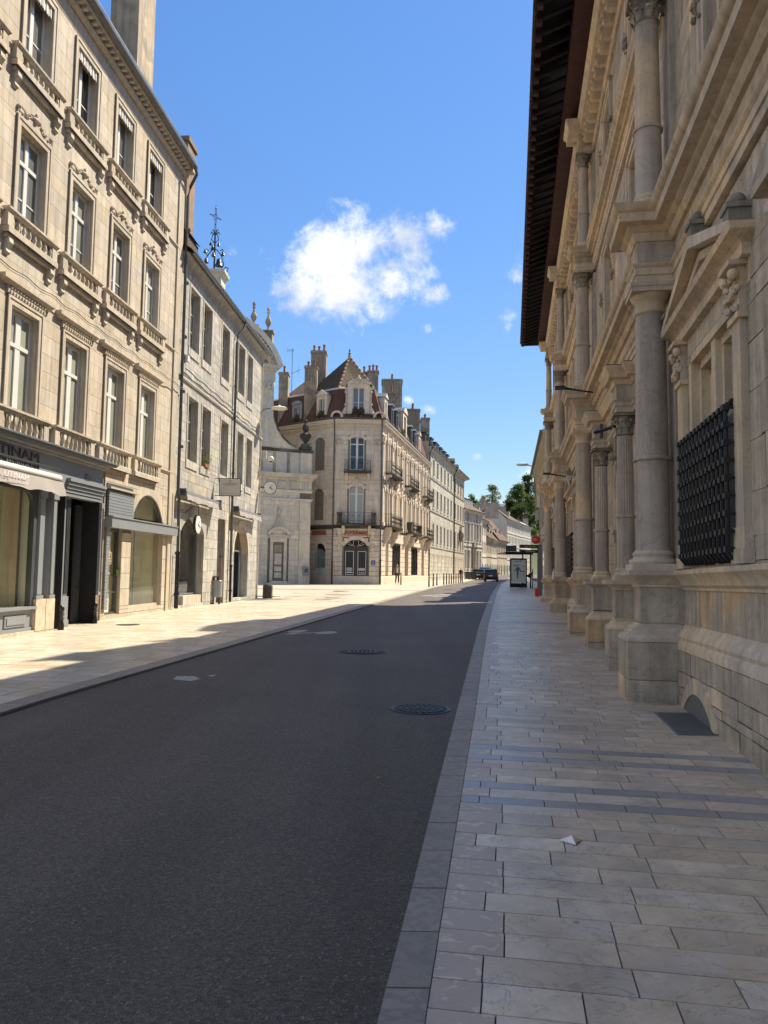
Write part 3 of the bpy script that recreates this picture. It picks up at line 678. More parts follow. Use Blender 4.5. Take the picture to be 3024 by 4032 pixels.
# litter
def crumpled(x, y, w, label, mat, h=.05, rz=0.):
    z = gz(x, y)+.003; b = MB(); c, s = math.cos(rz), math.sin(rz); P = [(-w, .02, 0), (w*.9, .25*w, .004), (.1*w, -w*.9, .002), (0, 0, h), (w*.4, -.4*w, h*.3)]
    b.add([(x+c*u-s*v, y+s*u+c*v, z+k) for u, v, k in P], [(0, 3, 1), (0, 2, 3), (3, 4, 1), (3, 2, 4)], raw=True); o = b.obj('litter', mat, at=(x, y, z)); return tag(o, label, 'litter')
crumpled(1.16, 4.78, .075, 'small folded silver wrapper lying on the near paving stones', 'silver_foil', .035)
crumpled(2.5, 12.7, .12, 'white scrap of paper on the pavement before the second pier', 'white', .04, .5)
crumpled(1.86, 5.0, .02, 'tiny pale crumb of litter right of the silver wrapper', 'white', .02, 1.5)
b = MB(); x, y = -.02, 6.15; b.add([(x, y, gz(x, y)-.02), (x+.035, y+.02, gz(x, y)), (x+.02, y+.06, gz(x, y)-.02), (x-.02, y+.03, gz(x, y)+.005)], [(0, 1, 2, 3)], raw=True); o = b.obj('fallen_leaf', 'leaf_yellow', at=(x, y, gz(x, y))); tag(o, 'yellow green leaf lying against the right kerb', 'leaf')
# ------------------------------------------------------------------ Renaissance palace on the right
F = Fr(3.06, 9.69, -.163, -.9866, tilt=.014)
palace = empty('stone_palace', (3.6, 9.7, 0), 'tall shaded Renaissance palace with three storeys of columns along the right pavement', 'palace')
NW = -.72
BAY = [9.35, 0, -9.62, -19.05, -28.33]
S0, S1 = -29.6, 13.5
PORT = [-3.0, -6.45]
WCEN = [1.30, 5.9, -17.75, -13.2, -27.0, -22.3]
OPS1 = [(c-1.0, c+1.0, 1.75, 4.32) for c in WCEN]+[(-5.95, -4.35, .1, 4.1)]
OPS2 = [(c-.75+d, c+.75+d, 6.95, 9.1) for c, d in zip(WCEN, (.9, .6, 0, 0, 0, 0))]+[(-7.9, -6.5, 6.95, 9.1), (-4.0, -2.6, 6.95, 9.1)]
OPS3 = [(c-.6+d, c+.6+d, 10.55, 12.3) for c, d in zip(WCEN, (.9, .6, 0, 0, 0, 0))]+[(-7.8, -6.6, 10.55, 12.3), (-3.9, -2.7, 10.55, 12.3)]
backing(F, palace, S0, S1, -.3, 13.9, OPS1+OPS2+OPS3, n=NW-.03, depth=.55, name='wall', revmat='stone_palace')
ashlar(F, palace, S0, S1, 1.04, 5.45, OPS1, .42, (.6, 1.35), NW-.05, NW, .008, 'stone_palace', limit=150, seed=2, jit=.003)
ashlar(F, palace, S0, S1, 6.5, 9.55, OPS2, .44, (.6, 1.4), NW-.05, NW, .009, 'stone_palace', limit=90, seed=4, jit=.003)
ashlar(F, palace, S0, S1, 10.2, 12.8, OPS3, .44, (.6, 1.4), NW-.05, NW, .009, 'stone_palace', limit=60, seed=5, jit=.003)
# battered plinth: rough rusticated courses
PO = [(-6.3, -4.0, -.3, 1.0)]
VENT = [(.30, 1.70, -.3, .62)]
ashlar(F, palace, S0, S1, -.30, .74, PO+[(.5, 1.5, -.3, .30)], .25, (.45, .95), NW-.02, -.60, .014, 'stone_palace', name='plinth_stone', limit=110, seed=9, jit=.008)
b = MB(F)
for q in ((S0, -6.3), (-4.0, S1)): b.sweep([(q[0], -.62), (q[1], -.62)], [(-.08, .72), (.02, .74), (.02, .82), (-.01, .86), (.0, .90), (-.03, .96), (-.06, .98), (-.10, 1.04), (-.12, 1.06)])
b.obj('plinth_moulding', 'stone_palace_pale', palace, smooth=True)
b = MB(F)
for q in ((S0, -6.6), (-3.7, S1)): b.sweep([(q[0], NW), (q[1], NW)], [(-.05, 1.46), (.02, 1.47), (.02, 1.50), (.06, 1.53), (.07, 1.58), (.13, 1.64), (.15, 1.66), (.15, 1.71), (-.05, 1.73)])
b.obj('sill_moulding', 'stone_palace_pale', palace, smooth=True)

def pier(c, w, front, proj, ztop, parent, big=True):
    """pedestal: stone blocks, sloping moulding, dado and cap; c = near corner"""
    a0, a1 = c-w, c; k = (.03 if big else 0); nb = NW+.02
    p = empty('pedestal', F.w((a0+a1)/2, -.35, 0), parent=parent)
    z1, z2, z3 = (.82, 1.04, 1.50) if big else (.80, .98, 1.44)
    piece('stone_block', F, a0, a1, nb, front, -.35, z1*.43, 'stone_palace', p); piece('stone_block', F, a0+.003, a1-.003, nb, front-.003, z1*.43+.008, z1, 'stone_palace', p)
    ins = .19 if big else .12; path = [(a0, nb), (a0, front), (a1, front), (a1, nb)]
    b = MB(F); b.plan([(a0+ins, nb), (a0+ins, front-ins), (a1-ins, front-ins), (a1-ins, nb)], z1-.02, z2+.02)
    b.sweep(path, [(-.30, z1), (0, z1), (-.005, z1+.03), (-.035, z1+.07), (-.07, z1+.085), (-.075, z1+.11), (-.11, z1+.13), (-.12, z1+.17), (-ins+.02, z2-.02), (-ins-.01, z2), (-.30, z2)])
    b.obj('base_moulding', 'stone_palace_pale', p, smooth=True)
    piece('dado', F, a0+ins, a1-ins, nb, front-ins, z2, z3, 'stone_palace', p)
    b = MB(F); q = [(a0+ins, nb), (a0+ins, front-ins), (a1-ins, front-ins), (a1-ins, nb)]; zt = ztop
    b.plan([(a0+ins-.01, nb), (a0+ins-.01, front-ins+.01), (a1-ins+.01, front-ins+.01), (a1-ins+.01, nb)], z3, zt)
    b.sweep(q, [(-.05, z3), (.02, z3), (.02, z3+.03), (.05, z3+.05), (.07, z3+.09), (.13, zt-.08), (.155, zt-.06), (.16, zt), (-.05, zt)])
    b.obj('cap', 'stone_palace_pale', p, smooth=True)
def column(a, n, r, z0, z1, parent, base=.26, cap=.36, ring=True, kind='doric', flute=False):
    o = MB(F); sg = 28; zr = z0+base+(z1-cap-z0-base)*.38
    prof = [(r*1.06, z0+base), (r, z0+base+.04)]
    if ring: o.lathe(a, n, prof+[(r*.995, zr-.03), (r*.99, zr-.02), (r*1.13, zr-.015), (r*1.15, zr+.01), (r*1.10, zr+.03), (r*.98, zr+.04)], sg)
    if flute: o.lathe(a, n, [(r*.95, zr+.03), (r*.95, zr+.08), (r*.88, z1-cap-.03)], 40, flute=.10)
    else: o.lathe(a, n, ([(r*.97, zr+.03)] if ring else prof)+[(r*.96, zr+.3), (r*.90, z1-cap-.3), (r*.86, z1-cap-.04), (r*.88, z1-cap)], sg)
    c = o.obj('column', 'stone_column', parent, smooth=not flute)
    b = MB(F); b.box(a-r*1.42, a+r*1.42, n-r*1.42, n+r*1.42, z0, z0+base*.34)
    b.lathe(a, n, [(r*1.38, z0+base*.34), (r*1.44, z0+base*.44), (r*1.40, z0+base*.54), (r*1.22, z0+base*.6), (r*1.16, z0+base*.7), (r*1.20, z0+base*.76), (r*1.24, z0+base*.84), (r*1.16, z0+base*.92), (r*1.08, z0+base)], sg); b.obj('base', 'stone_palace_pale', c, smooth=True)
    b = MB(F); zc = z1-cap
    if kind == 'doric':
        b.lathe(a, n, [(r*.9, zc-.02), (r*1.0, zc), (r*1.0, zc+.03), (r*.9, zc+.04), (r*.9, zc+cap*.4), (r*.98, zc+cap*.46), (r*1.16, zc+cap*.62), (r*1.18, zc+cap*.68)], sg)
        b.box(a-r*1.28, a+r*1.28, n-r*1.28, n+r*1.28, zc+cap*.68, z1-.03); b.box(a-r*1.34, a+r*1.34, n-r*1.34, n+r*1.34, z1-.05, z1)
    else:
        b.lathe(a, n, [(r*.9, zc-.02), (r*1.02, zc), (r*.9, zc+.03), (r*.92, zc+cap*.6), (r*1.15, zc+cap*.85)], 20); b.box(a-r*1.4, a+r*1.4, n-r*1.4, n+r*1.4, z1-cap*.13, z1)
        g = random.Random(int(a*10))
        for row, (hz, rr, kk) in enumerate(((.0, 1.0, 8), (.30, 1.12, 8), (.62, 1.35, 4))):
            for i in range(kk):
                t = 2*math.pi*(i+.5*(row % 2))/kk+(math.pi/4 if row == 2 else 0); cx, cy = math.cos(t), math.sin(t); R0, R1 = r*.92, r*rr*1.25; h0, h1 = zc+cap*hz, zc+cap*(hz+.36 if row < 2 else .9); w = r*(.3 if row < 2 else .16)
                vs = []
                for rad, zz, ww in ((R0, h0, w*.7), (R0*1.08, h0+(h1-h0)*.6, w), (R1, h1, w*.9), (R1*1.05, h1-cap*.09, w*.4)):
                    vs += [(a+rad*cx-ww*cy, n+rad*cy+ww*cx, zz), (a+rad*cx*1.06, n+rad*cy*1.06, zz+.01), (a+rad*cx+ww*cy, n+rad*cy-ww*cx, zz)]
                b.add(vs, [f for j in range(3) for f in ((3*j, 3*j+1, 3*j+4, 3*j+3), (3*j+1, 3*j+2, 3*j+5, 3*j+4))])
    b.obj('capital', 'stone_palace_pale' if kind == 'doric' else 'stone_dirty', c, smooth=kind == 'doric', recalc=kind == 'doric'); return c
AX = -.45; NA = -.40
for c in BAY:
    pier(c, .90, 0., .9, 1.71, palace)
    column(c+AX, NA, .215, 1.71, 5.48, palace, .26, .36)
    column(c+AX, NA, .175, 6.50, 9.62, palace, .24, .40, kind='ionic')
    column(c+AX, NA-.04, .140, 10.22, 12.82, palace, .2, .36, kind='corinth')
    for z0, z1, w in ((1.04, 5.45, .27), (6.5, 9.55, .23), (10.2, 12.8, .19)):   # flat respond behind each column
        b = MB(F); b.box(c+AX-w, c+AX+w, NW-.01, NW+.07, z0, z1); b.obj('pilaster', 'stone_palace', palace)
def run(z0, prof, out_, w, inner, mat='stone_palace_pale', name='entablature', lst=BAY, lo=S0, hi=S1, ax=AX):
    path = [(lo, inner)]
    for c in sorted(lst): path += [(c+ax-w, inner), (c+ax-w, out_), (c+ax+w, out_), (c+ax+w, inner)]
    path.append((hi, inner)); b = MB(F); b.sweep(path, [(o, z0+z) for o, z in prof]); return b.obj(name, mat, palace, smooth=True)
run(5.48, [(-.3, 0), (0, 0), (0, .10), (.02, .11), (.02, .20), (.05, .22), (.06, .25), (-.3, .26)], -.19, .24, -.66, name='architrave')
run(5.74, [(-.3, 0), (0, 0), (0, .30), (-.3, .31)], -.20, .23, -.68, 'stone_palace', 'frieze')
run(6.04, [(-.3, 0), (.01, 0), (.03, .03), (.05, .06), (.05, .10), (.09, .12), (.12, .17), (.24, .18), (.25, .29), (.27, .30), (.31, .36), (.32, .40), (-.3, .46)], -.19, .24, -.64, name='cornice')
run(9.62, [(-.3, 0), (0, 0), (0, .09), (.02, .10), (.02, .17), (.05, .2), (-.3, .21)], -.22, .20, -.66, name='architrave')
run(9.82, [(-.3, 0), (0, 0), (.02, .06), (.02, .12), (0, .18), (-.3, .19)], -.23, .19, -.68, 'stone_palace', 'frieze')
run(10.0, [(-.3, 0), (.02, 0), (.05, .04), (.14, .06), (.15, .14), (.19, .17), (.20, .21), (-.3, .24)], -.22, .20, -.64, name='cornice')
run(12.82, [(-.3, 0), (0, 0), (0, .12), (.03, .14), (-.3, .16)], -.28, .17, -.66, name='architrave')
run(13.32, [(-.3, 0), (.16, 0), (.17, .14), (.22, .2), (.24, .26), (-.3, .30)], -.2, .24, -.50, name='cornice')
run(12.97, [(-.3, 0), (-.02, 0), (-.01, .34), (-.3, .35)], -.28, .17, -.66, 'stone_palace', 'frieze')
s = S0+.2; k = 0
while s < 6:                                             # carved brackets of the top frieze
    b = MB(F); b.ext([(s-.07, 12.98), (s+.07, 12.98), (s+.075, 13.3), (s-.075, 13.3)], -.68, -.44); b.sphere(s, -.46, 13.05, .065, 6, 4); b.sphere(s, -.42, 13.2, .06, 6, 4)
    b.obj('bracket', 'stone_palace_pale', palace); s += .42
# ---- windows of the ground storey with pediment, pilasters, mullion and iron cage
def gwindow(c, cage=True, near=False):
    w0, w1, z0, z1 = c-1.0, c+1.0, 1.75, 4.32
    o = empty('window', F.w(c, NW, z0), parent=palace)
    b = MB(F)
    for i, (g, d) in enumerate(((0, -.05), (.10, -.14), (.18, -.24))):
        nn = NW+d+.05; b.box(w0+g, w0+g+.10, NW-.5, nn, z0, z1); b.box(w1-g-.10, w1-g, NW-.5, nn, z0, z1); b.box(w0+g, w1-g, NW-.5, nn, z1-g-.10, z1-g)
    b.box(c-.16, c+.16, NW-.5, NW-.10, z0, z1-.1); b.box(c-.08, c+.08, NW-.5, NW-.03, z0, z1-.1); b.obj('stone_frame', 'stone_palace_pale', o)
    for l, r in ((w0+.3, c-.16), (c+.16, w1-.3)):
        piece('pane', F, l, r, NW-.47, NW-.46, z0, z1-.3, 'pane_dark', o)
    for sd in (-1, 1):
        b = MB(F); a = c+sd*1.22
        b.box(a-.20, a+.20, NW, NW+.10, z0-.02, z0+.12); b.box(a-.17, a+.17, NW, NW+.08, z0+.12, z0+.32); b.box(a-.13, a+.13, NW, NW+.07, z0+.32, 4.0); b.box(a-.17, a+.17, NW, NW+.10, 4.0, 4.06)
        b.obj('pilaster', 'stone_palace_pale', o)
    g = random.Random(int(c*7))
    for sd in (-1, 1):
        b = MB(F); a = c+sd*1.22
        b.box(a-.12, a+.12, NW, NW+.07, 4.06, 4.5); b.sphere(a-.13, NW+.12, 4.42, .055, 8, 5); b.sphere(a+.13, NW+.12, 4.42, .055, 8, 5)
        for k in range(26): b.sphere(a+g.uniform(-.14, .14), NW+.07+g.uniform(0, .07), 4.09+g.random()*.33, g.uniform(.018, .042), 6, 4)
        b.box(a-.18, a+.18, NW, NW+.17, 4.50, 4.55)
        b.obj('carved_capital', 'stone_palace_pale', o, smooth=True)
    b = MB(F); lo, hi = c-1.5, c+1.5
    b.sweep([(lo, NW), (lo, NW+.08), (hi, NW+.08), (hi, NW)], [(-.08, 4.55), (0, 4.55), (0, 4.66), (.05, 4.70), (.13, 4.74), (.15, 4.80), (-.08, 4.82)]); b.obj('lintel_cornice', 'stone_palace_pale', o, smooth=True)
    b = MB(F); zt = 5.36
    for sd in (-1, 1):
        b.ext([(c+sd*1.62, 4.82), (c+sd*1.36, 4.82), (c, zt-.10), (c, zt+.04)], NW, NW+.22); b.ext([(c+sd*1.30, 4.84), (c+sd*1.1, 4.84), (c, zt-.24), (c, zt-.14)], NW, NW+.10)
    b.obj('pediment', 'stone_palace_pale', o)
    b = MB(F); b.ext([(c-1.25, 4.83), (c+1.25, 4.83), (c, zt-.1)], NW, NW+.03); b.obj('tympanum', 'stone_palace', o)
    for a in (c-1.45, c, c+1.45):
        zz = zt if a == c else 4.83; b = MB(F); b.box(a-.09, a+.09, NW, NW+.2, zz, zz+.14); b.box(a-.12, a+.12, NW, NW+.22, zz+.14, zz+.19); b.sphere(a, NW+.10, zz+.25, .085, 10, 6, .8); b.obj('finial', 'stone_dirty', o, smooth=True)
    for side in (w0+.30, c+.17):                         # sockets in the reveal
        for k in range(3): b = MB(F); b.sphere(side+.55, NW-.36, 3.42+k*.28, .045, 6, 4); b.obj('stud', 'dark_iron', o)
    if not cage: return o
    piece('inner_shutter', F, w0+.28, w1-.28, NW-.13, NW-.08, z0, 3.30, 'slate_paint_dark', o)
    cg = empty('iron_cage', F.w(c, NW+.1, z0), parent=o); s0_, s1_ = c-1.10+.18, c+1.10-.02; nf = NW+.14; m = 13; rows = 9; zb, zt2 = 1.80, 3.27
    for i in range(m):
        s = s0_+(s1_-s0_)*i/(m-1); b = MB(F); b.tube([(s, NW-.02, zb-.02), (s, nf-.04, zb-.02), (s, nf, zb+.03), (s, nf, zt2-.04), (s, nf-.05, zt2+.02), (s, NW-.02, zt2+.03)], .021, 6); b.obj('bar', 'dark_iron', o, smooth=True)
    for j in range(rows):
        z = zb+.07+(zt2-zb-.12)*j/(rows-1); b = MB(F); b.tube([(s0_-.01, NW-.02, z), (s0_-.01, nf, z), (s1_+.01, nf, z), (s1_+.01, NW-.02, z)], .019, 6)
        for i in range(m): s = s0_+(s1_-s0_)*i/(m-1); b.box(s-.04, s+.04, nf-.03, nf+.034, z-.028, z+.028)
        b.obj('crossbar', 'dark_iron', o)
    bpy.data.objects.remove(cg); return o
for c in WCEN: gwindow(c)
# ---- cross-windows of the upper storeys
def cross(c, w, z0, z1, orn=True):
    o = MB(F)
    for g, d in ((-.22, .07), (-.12, .04), (0, -.10), (.08, -.2)):
        nn = NW+d; o.box(c-w+g, c-w+g+.1, NW-.5, nn, z0, z1-g); o.box(c+w-g-.1, c+w-g, NW-.5, nn, z0, z1-g); o.box(c-w+g, c+w-g, NW-.5, nn, z1-g-.1, z1-g)
    zm = z0+(z1-z0)*.56; o.box(c-.07, c+.07, NW-.5, NW-.10, z0, z1); o.box(c-w, c+w, NW-.5, NW-.101, zm-.06, zm+.06)
    o = o.obj('window', 'stone_palace_pale', palace)
    for l, r in ((c-w+.1, c-.07), (c+.07, c+w-.1)):
        for u, v in ((z0+.02, zm-.06), (zm+.06, z1-.12)): piece('pane', F, l, r, NW-.47, NW-.46, u, v, 'pane_grey', o)
    if orn:
        for sd in (-1, 1):
            b = MB(F); a = c+sd*(w+.17)
            g = random.Random(int(a*31+zm)); [b.sphere(a+g.gauss(0, .045), NW+.06+g.uniform(0, .03), zm+g.gauss(0, .10), g.uniform(.02, .05), 6, 4) for _ in range(16)]; b.sphere(a, NW+.07, zm, .055, 8, 5); b.obj('carved_boss', 'stone_dirty', o, smooth=True)
for p in OPS2: cross((p[0]+p[1])/2, (p[1]-p[0])/2, p[2], p[3])
for p in OPS3: cross((p[0]+p[1])/2, (p[1]-p[0])/2, p[2], p[3], True)
for c in BAY[1:]:                                        # niches between the bays' windows
    for a in (c+3.85,):
        if a > 5: continue
        b = MB(F); b.box(a-.28, a+.28, NW, NW+.22, 4.68, 4.76); b.ext([(a-.3, 4.76), (a+.3, 4.76), (a+.3, 4.84), (a, 5.0), (a-.3, 4.84)], NW, NW+.2); b.box(a-.05, a+.2, NW, NW+.16, 4.40, 4.68); b.sphere(a+.07, NW+.15, 4.42, .09, 8, 5); b.obj('console', 'stone_palace', palace)
# ---- portal
pt = empty('portal', F.w(-5.1, -.6, 0), parent=palace)
b = MB(F); spandrel(b, -5.15, .80, 3.3, .80, 4.1, NW-.45, NW-.001); b.obj('arch_wall', 'stone_palace', pt)
for w, n0, n1 in ((.02, NW, NW+.05), (.13, NW, NW+.09), (.24, NW, NW+.04)):
    b = MB(F); P = arch_pts(-5.15, .80+w, 3.3, .80+w, 18); Q = arch_pts(-5.15, .80+w+.10, 3.3, .80+w+.10, 18)
    for i in range(18): b.ext([P[i], P[i+1], Q[i+1], Q[i]], n0, n1, .5)
    for sd in (-1, 1): a = -5.15+sd*(.85+w); b.box(a-.05, a+.05, n0, n1, .2, 3.3)
    b.obj('archivolt', 'stone_palace_pale', pt)
for sd in (-1, 1):
    b = MB(F); a = -5.15+sd*.93; b.box(a-.18, a+.18, NW-.4, NW+.14, 2.55, 2.62); b.box(a-.15, a+.15, NW-.4, NW+.11, 2.38, 2.55); b.box(a-.13, a+.13, NW-.35, NW+.07, .1, 2.38)
    b.obj('impost', 'stone_palace', pt)
b = MB(F); b.box(-5.95, -4.35, NW-.50, NW-.44, 0, 4.2); d = b.obj('door', 'brown_door', pt)
for z in (1.2, 2.45, 3.1): b = MB(F); b.box(-5.9, -4.4, NW-.45, NW-.40, z, z+.09); b.obj('rail', 'stone_palace', d)
b = MB(F); b.box(-5.2, -5.1, NW-.45, NW-.39, .1, 3.9); b.obj('mullion', 'brown_door', d)
b = MB(F); b.ext([(-5.30, 3.95), (-5.0, 3.95), (-4.97, 4.36), (-5.33, 4.36)], NW, NW+.20); b.sphere(-5.15, NW+.2, 4.0, .1, 8, 5); b.obj('keystone', 'stone_dirty', pt, smooth=True)
for c in PORT:
    pier(c, .62, -.14, .8, 1.60, pt, False)
    column(c-.31, -.46, .145, 1.60, 4.40, pt, .2, .34, kind='corinth', flute=True)
path = [(-8.2, NW+.02), (-7.2, NW+.02), (-7.2, -.56), (-7.02, -.56), (-7.02, -.30), (-6.50, -.30), (-6.50, -.56), (-3.58, -.56), (-3.58, -.30), (-3.06, -.30), (-3.06, -.56), (-2.86, -.56), (-2.86, NW+.02), (-.9, NW+.02)]
for nm, z0, prof, m in (('architrave', 4.40, [(-.15, 0), (0, 0), (0, .09), (.02, .10), (.02, .16), (.05, .19), (-.15, .2)], 'stone_palace_pale'), ('frieze', 4.60, [(-.15, 0), (0, 0), (0, .26), (-.15, .27)], 'stone_palace'),
                        ('cornice', 4.86, [(-.15, 0), (.02, 0), (.05, .04), (.05, .08), (.13, .10), (.14, .17), (.19, .23), (.2, .28), (-.15, .31)], 'stone_palace_pale')):
    b = MB(F); b.sweep(path, [(o, z0+z) for o, z in prof]); b.obj(nm, m, pt, smooth=True)
b = MB(F); b.sweep([(p, q) for p, q in path[1:-1]], [(-.1, 5.17), (.19, 5.145), (.19, 5.155), (-.1, 5.185)]); b.obj('lead_flashing', 'black_paint', pt)
text('MUSÉE DU TEMPS', F, -5.1, -.548, 4.73, .17, 'stone_palace_pale', pt, ext=.012)
b = MB(F); b.tube([(-3.7, -.35, 4.28), (-4.05, -.05, 4.25)], .035, 6); b.tube([(-3.95, -.15, 4.12), (-3.95, -.15, 4.38)], .03, 6); o = b.obj('spotlight', 'black_paint', at=F.w(-3.9, -.2, 4.2)); tag(o, 'small black twin spotlight fixed by the fluted portal column', 'spotlight')
for s, z, n, lb in ((-8.6, 6.15, -.2, 'thin black floodlight arm on the cornice above the portal'), (-17.9, 5.4, -.3, 'thin dark lamp arm on the far part of the palace cornice')):
    b = MB(F); b.tube([(s, n-.3, z-.05), (s, n, z), (s+.1, n+.45, z+.06)], [.02, .02, .035], 6); b.box(s+.03, s+.17, n+.35, n+.6, z+.02, z+.09); o = b.obj('spotlight', 'black_paint', at=F.w(s, n, z)); tag(o, lb, 'spotlight')
# ---- eaves: dark rafters under a tiled roof
nE, zE = .92, 14.12; sA, sB = -30.15, S1
b = MB(F); b.box(sA+.5, sB, NW-.2, .08, 13.80, 13.85); b.quad((sA+.5, .07, 13.82), (sB, .07, 13.82), (sB, .07, 14.5), (sA+.5, .07, 14.5)); b.obj('soffit_board', 'wood_red', palace)
s = sA+.15; 
while s < 7.5:
    b = MB(F); b.add([(s, NW, 14.62), (s+.11, NW, 14.62), (s+.11, NW, 14.52), (s, NW, 14.52), (s, nE-.05, 14.02), (s+.11, nE-.05, 14.02), (s+.11, nE-.05, 13.95), (s, nE-.05, 13.95)], [(0, 1, 2, 3), (4, 5, 6, 7), (0, 1, 5, 4), (1, 2, 6, 5), (2, 3, 7, 6), (3, 0, 4, 7)]); b.obj('rafter', 'wood_dark', palace); piece('rafter_end', F, s-.005, s+.115, nE-.16, nE-.04, 13.87, 13.97, 'wood_red', palace); s += .5
nR, zR = -5.5, 20.6
b = MB(F); b.slope((sB, nE, zE), (sA, nE, zE), (sA+3, nR, zR), (sB, nR, zR)); b.slope((sA, nE, zE), (sA, -12, zE), (sA+3, nR, zR), (sA+3, nR, zR)); b.obj('roof', 'roof_brown', palace, recalc=False)
b = MB(F); b.quad((sA, nE, zE-.03), (sB, nE, zE-.03), (sB, nR, zR-.03), (sA+3, nR, zR-.03)); b.quad((sA, nE, zE-.03), (sA+3, nR, zR-.03), (sA, -12, zE-.03), (sA, -12, zE-.03)); b.obj('roof_boards', 'wood_dark', palace, recalc=False)
b = MB(F); b.box(sA, sB, nE-.03, nE+.0, zE-.13, zE-.04); b.box(sA-.03, sA, -8, nE, zE-.16, zE-.0); b.obj('fascia', 'wood_dark', palace)
s = sB-5.5; k = 0
while s > sA and k < 300: piece('roof_tile', F, s-.15, s, nE-.08, nE+.05, zE-.04, zE+.0+.012*(k % 2), 'tile_brown', palace); s -= .17; k += 1
b = MB(F); b.quad((S0, NW, 0), (S0, -12, 0), (S0, -12, 14.2), (S0, NW, 14.2)); b.obj('end_wall', 'stone_palace', palace, recalc=False)
# vent grille and its half-moon mesh in the plinth
b = MB(F); P = [(.33+1.34*0.5-.67, -.05)]+[(1.0-.67*math.cos(math.pi*i/12), .05+.27*math.sin(math.pi*i/12)) for i in range(13)]+[(1.67, -.05)]
b.ext(P, -.66, -.585); vm = b.obj('vent_mesh', 'gunmetal_mesh', palace)
b = MB(F); A = arch_pts(1.0, .67, .05, .27, 14); B = arch_pts(1.0, .80, .05, .44, 14)
for i in range(0, 14, 2): b.ext([A[i], A[i+1], A[i+2], B[i+2], B[i+1], B[i]], -.64, -.575)
b.obj('vent_surround', 'stone_palace_pale', palace)
x, y = 3.22, 8.4; q = [(2.95, 7.80), (3.62, 7.80), (3.62, 8.98), (3.13, 8.98)]; b = MB()
b.add([(u, v, gz(u, v)-.03) for u, v in q]+[(u, v, gz(u, v)+.007) for u, v in q], [(0, 1, 2, 3), (4, 5, 6, 7), (0, 1, 5, 4), (1, 2, 6, 5), (2, 3, 7, 6), (3, 0, 4, 7)], raw=True)
o = b.obj('vent_plate', 'gunmetal_mesh', at=(x, y, gz(x, y))); tag(o, 'grey perforated metal plate let into the pavement beside the palace wall', 'grating')
g = MB()
for i in range(20):
    v = 7.83+i*.058; a = 2.97+.163*(v-7.8); g.box(a, 3.58, -v-.012, -v+.012, gz(3.3, v)+.006, gz(3.3, v)+.013)
g.obj('ribs', 'gunmetal_mesh', o)
# bottle someone left on a pedestal
p = F.w(-18.98, -.12, 1.71); b = MB(F); b.lathe(-18.98, -.12, [(.05, 1.71), (.055, 1.74), (.055, 1.95), (.02, 2.03), (.018, 2.1)], 10); o = b.obj('bottle', 'white', at=p, smooth=True); tag(o, 'pale bottle standing on the pedestal cap of the second farthest column', 'bottle')

# big stone dormers standing on the eaves (above the camera's sight line; they break the edge of the shadow on the ground)
for s0, s1, top in ((-9.4, -7.2, 16.4), (-15.0, -12.1, 16.9), (-22.2, -18.2, 17.6), (-4.6, -3.4, 15.6)):
    d = empty('dormer', F.w((s0+s1)/2, 0, 14.2), parent=palace); c = (s0+s1)/2
    b = MB(F); b.box(s0, s0+.4, -.6, -.1, 14.2, top-.7); b.box(s1-.4, s1, -.6, -.1, 14.2, top-.7); b.box(s0, s1, -.6, -.1, top-.7, top-.45); b.ext([(s0-.1, top-.45), (s1+.1, top-.45), (c, top+.35)], -.6, -.05); b.box(s0, s1, -3, -.6, 14.2, top-.45); b.obj('dormer_front', 'stone_palace', d)
    piece('pane', F, s0+.4, s1-.4, -.5, -.45, 14.2, top-.7, 'pane_dark', d)
for s0, w, n0, top in ((-24.2, .9, -3.6, 23.0), (-20.4, .7, -4.6, 23.6), (-16.6, 1.0, -3.4, 22.4), (-11.2, .8, -4.0, 22.9), (-6.5, .9, -3.4, 22.2)): chimney(F, palace, s0, s0+w, n0, n0+.8, 15, top, 'chimney_render', 2)
# ------------------------------------------------------------------ beige town house with the watchmaker's shop (left, nearest)
FA = Fr(-7.42, 27.5, .08, 1)
hA = empty('beige_town_house', (-7.6, 24, .2), 'sunlit beige four storey house with balustraded windows above the dark grey shopfront', 'house')
CW = [-3.12-2.42*k for k in range(6)]; HW = .575
A0, A1 = -18.5, -.45
OPA = []
for c in CW: OPA += [(c-HW, c+HW, 4.62, 7.42), (c-HW, c+HW, 8.95, 11.55), (c-HW, c+HW, 12.85, 15.15)]
GROUND_A = [(-5.62, -4.62, .3, 3.12), (-3.95, -1.30, .42, 3.2), (-3.90, -1.40, 3.2, 4.1)]
backing(FA, hA, A0, A1, -.2, 16.2, OPA+GROUND_A+[(-8.45, -6.85, -.2, 3.5), (-14, -10.2, .6, 3.5)], depth=.30, mat='mortar', revmat='stone_beige')
ashlar(FA, hA, A0, A1, 4.35, 15.45, OPA, .40, (.7, 1.25), gap=.007, mat='stone_beige', limit=300, seed=21, pad=.16, jit=.001)
b = MB(FA); b.box(A0, A1, -.03, .012, 15.45, 15.9); b.obj('frieze_band', 'stone_beige', hA)
b = MB(FA); b.box(-.95, A1, -.02, .05, .2, 15.5); b.obj('corner_strip', 'stone_beige', hA)
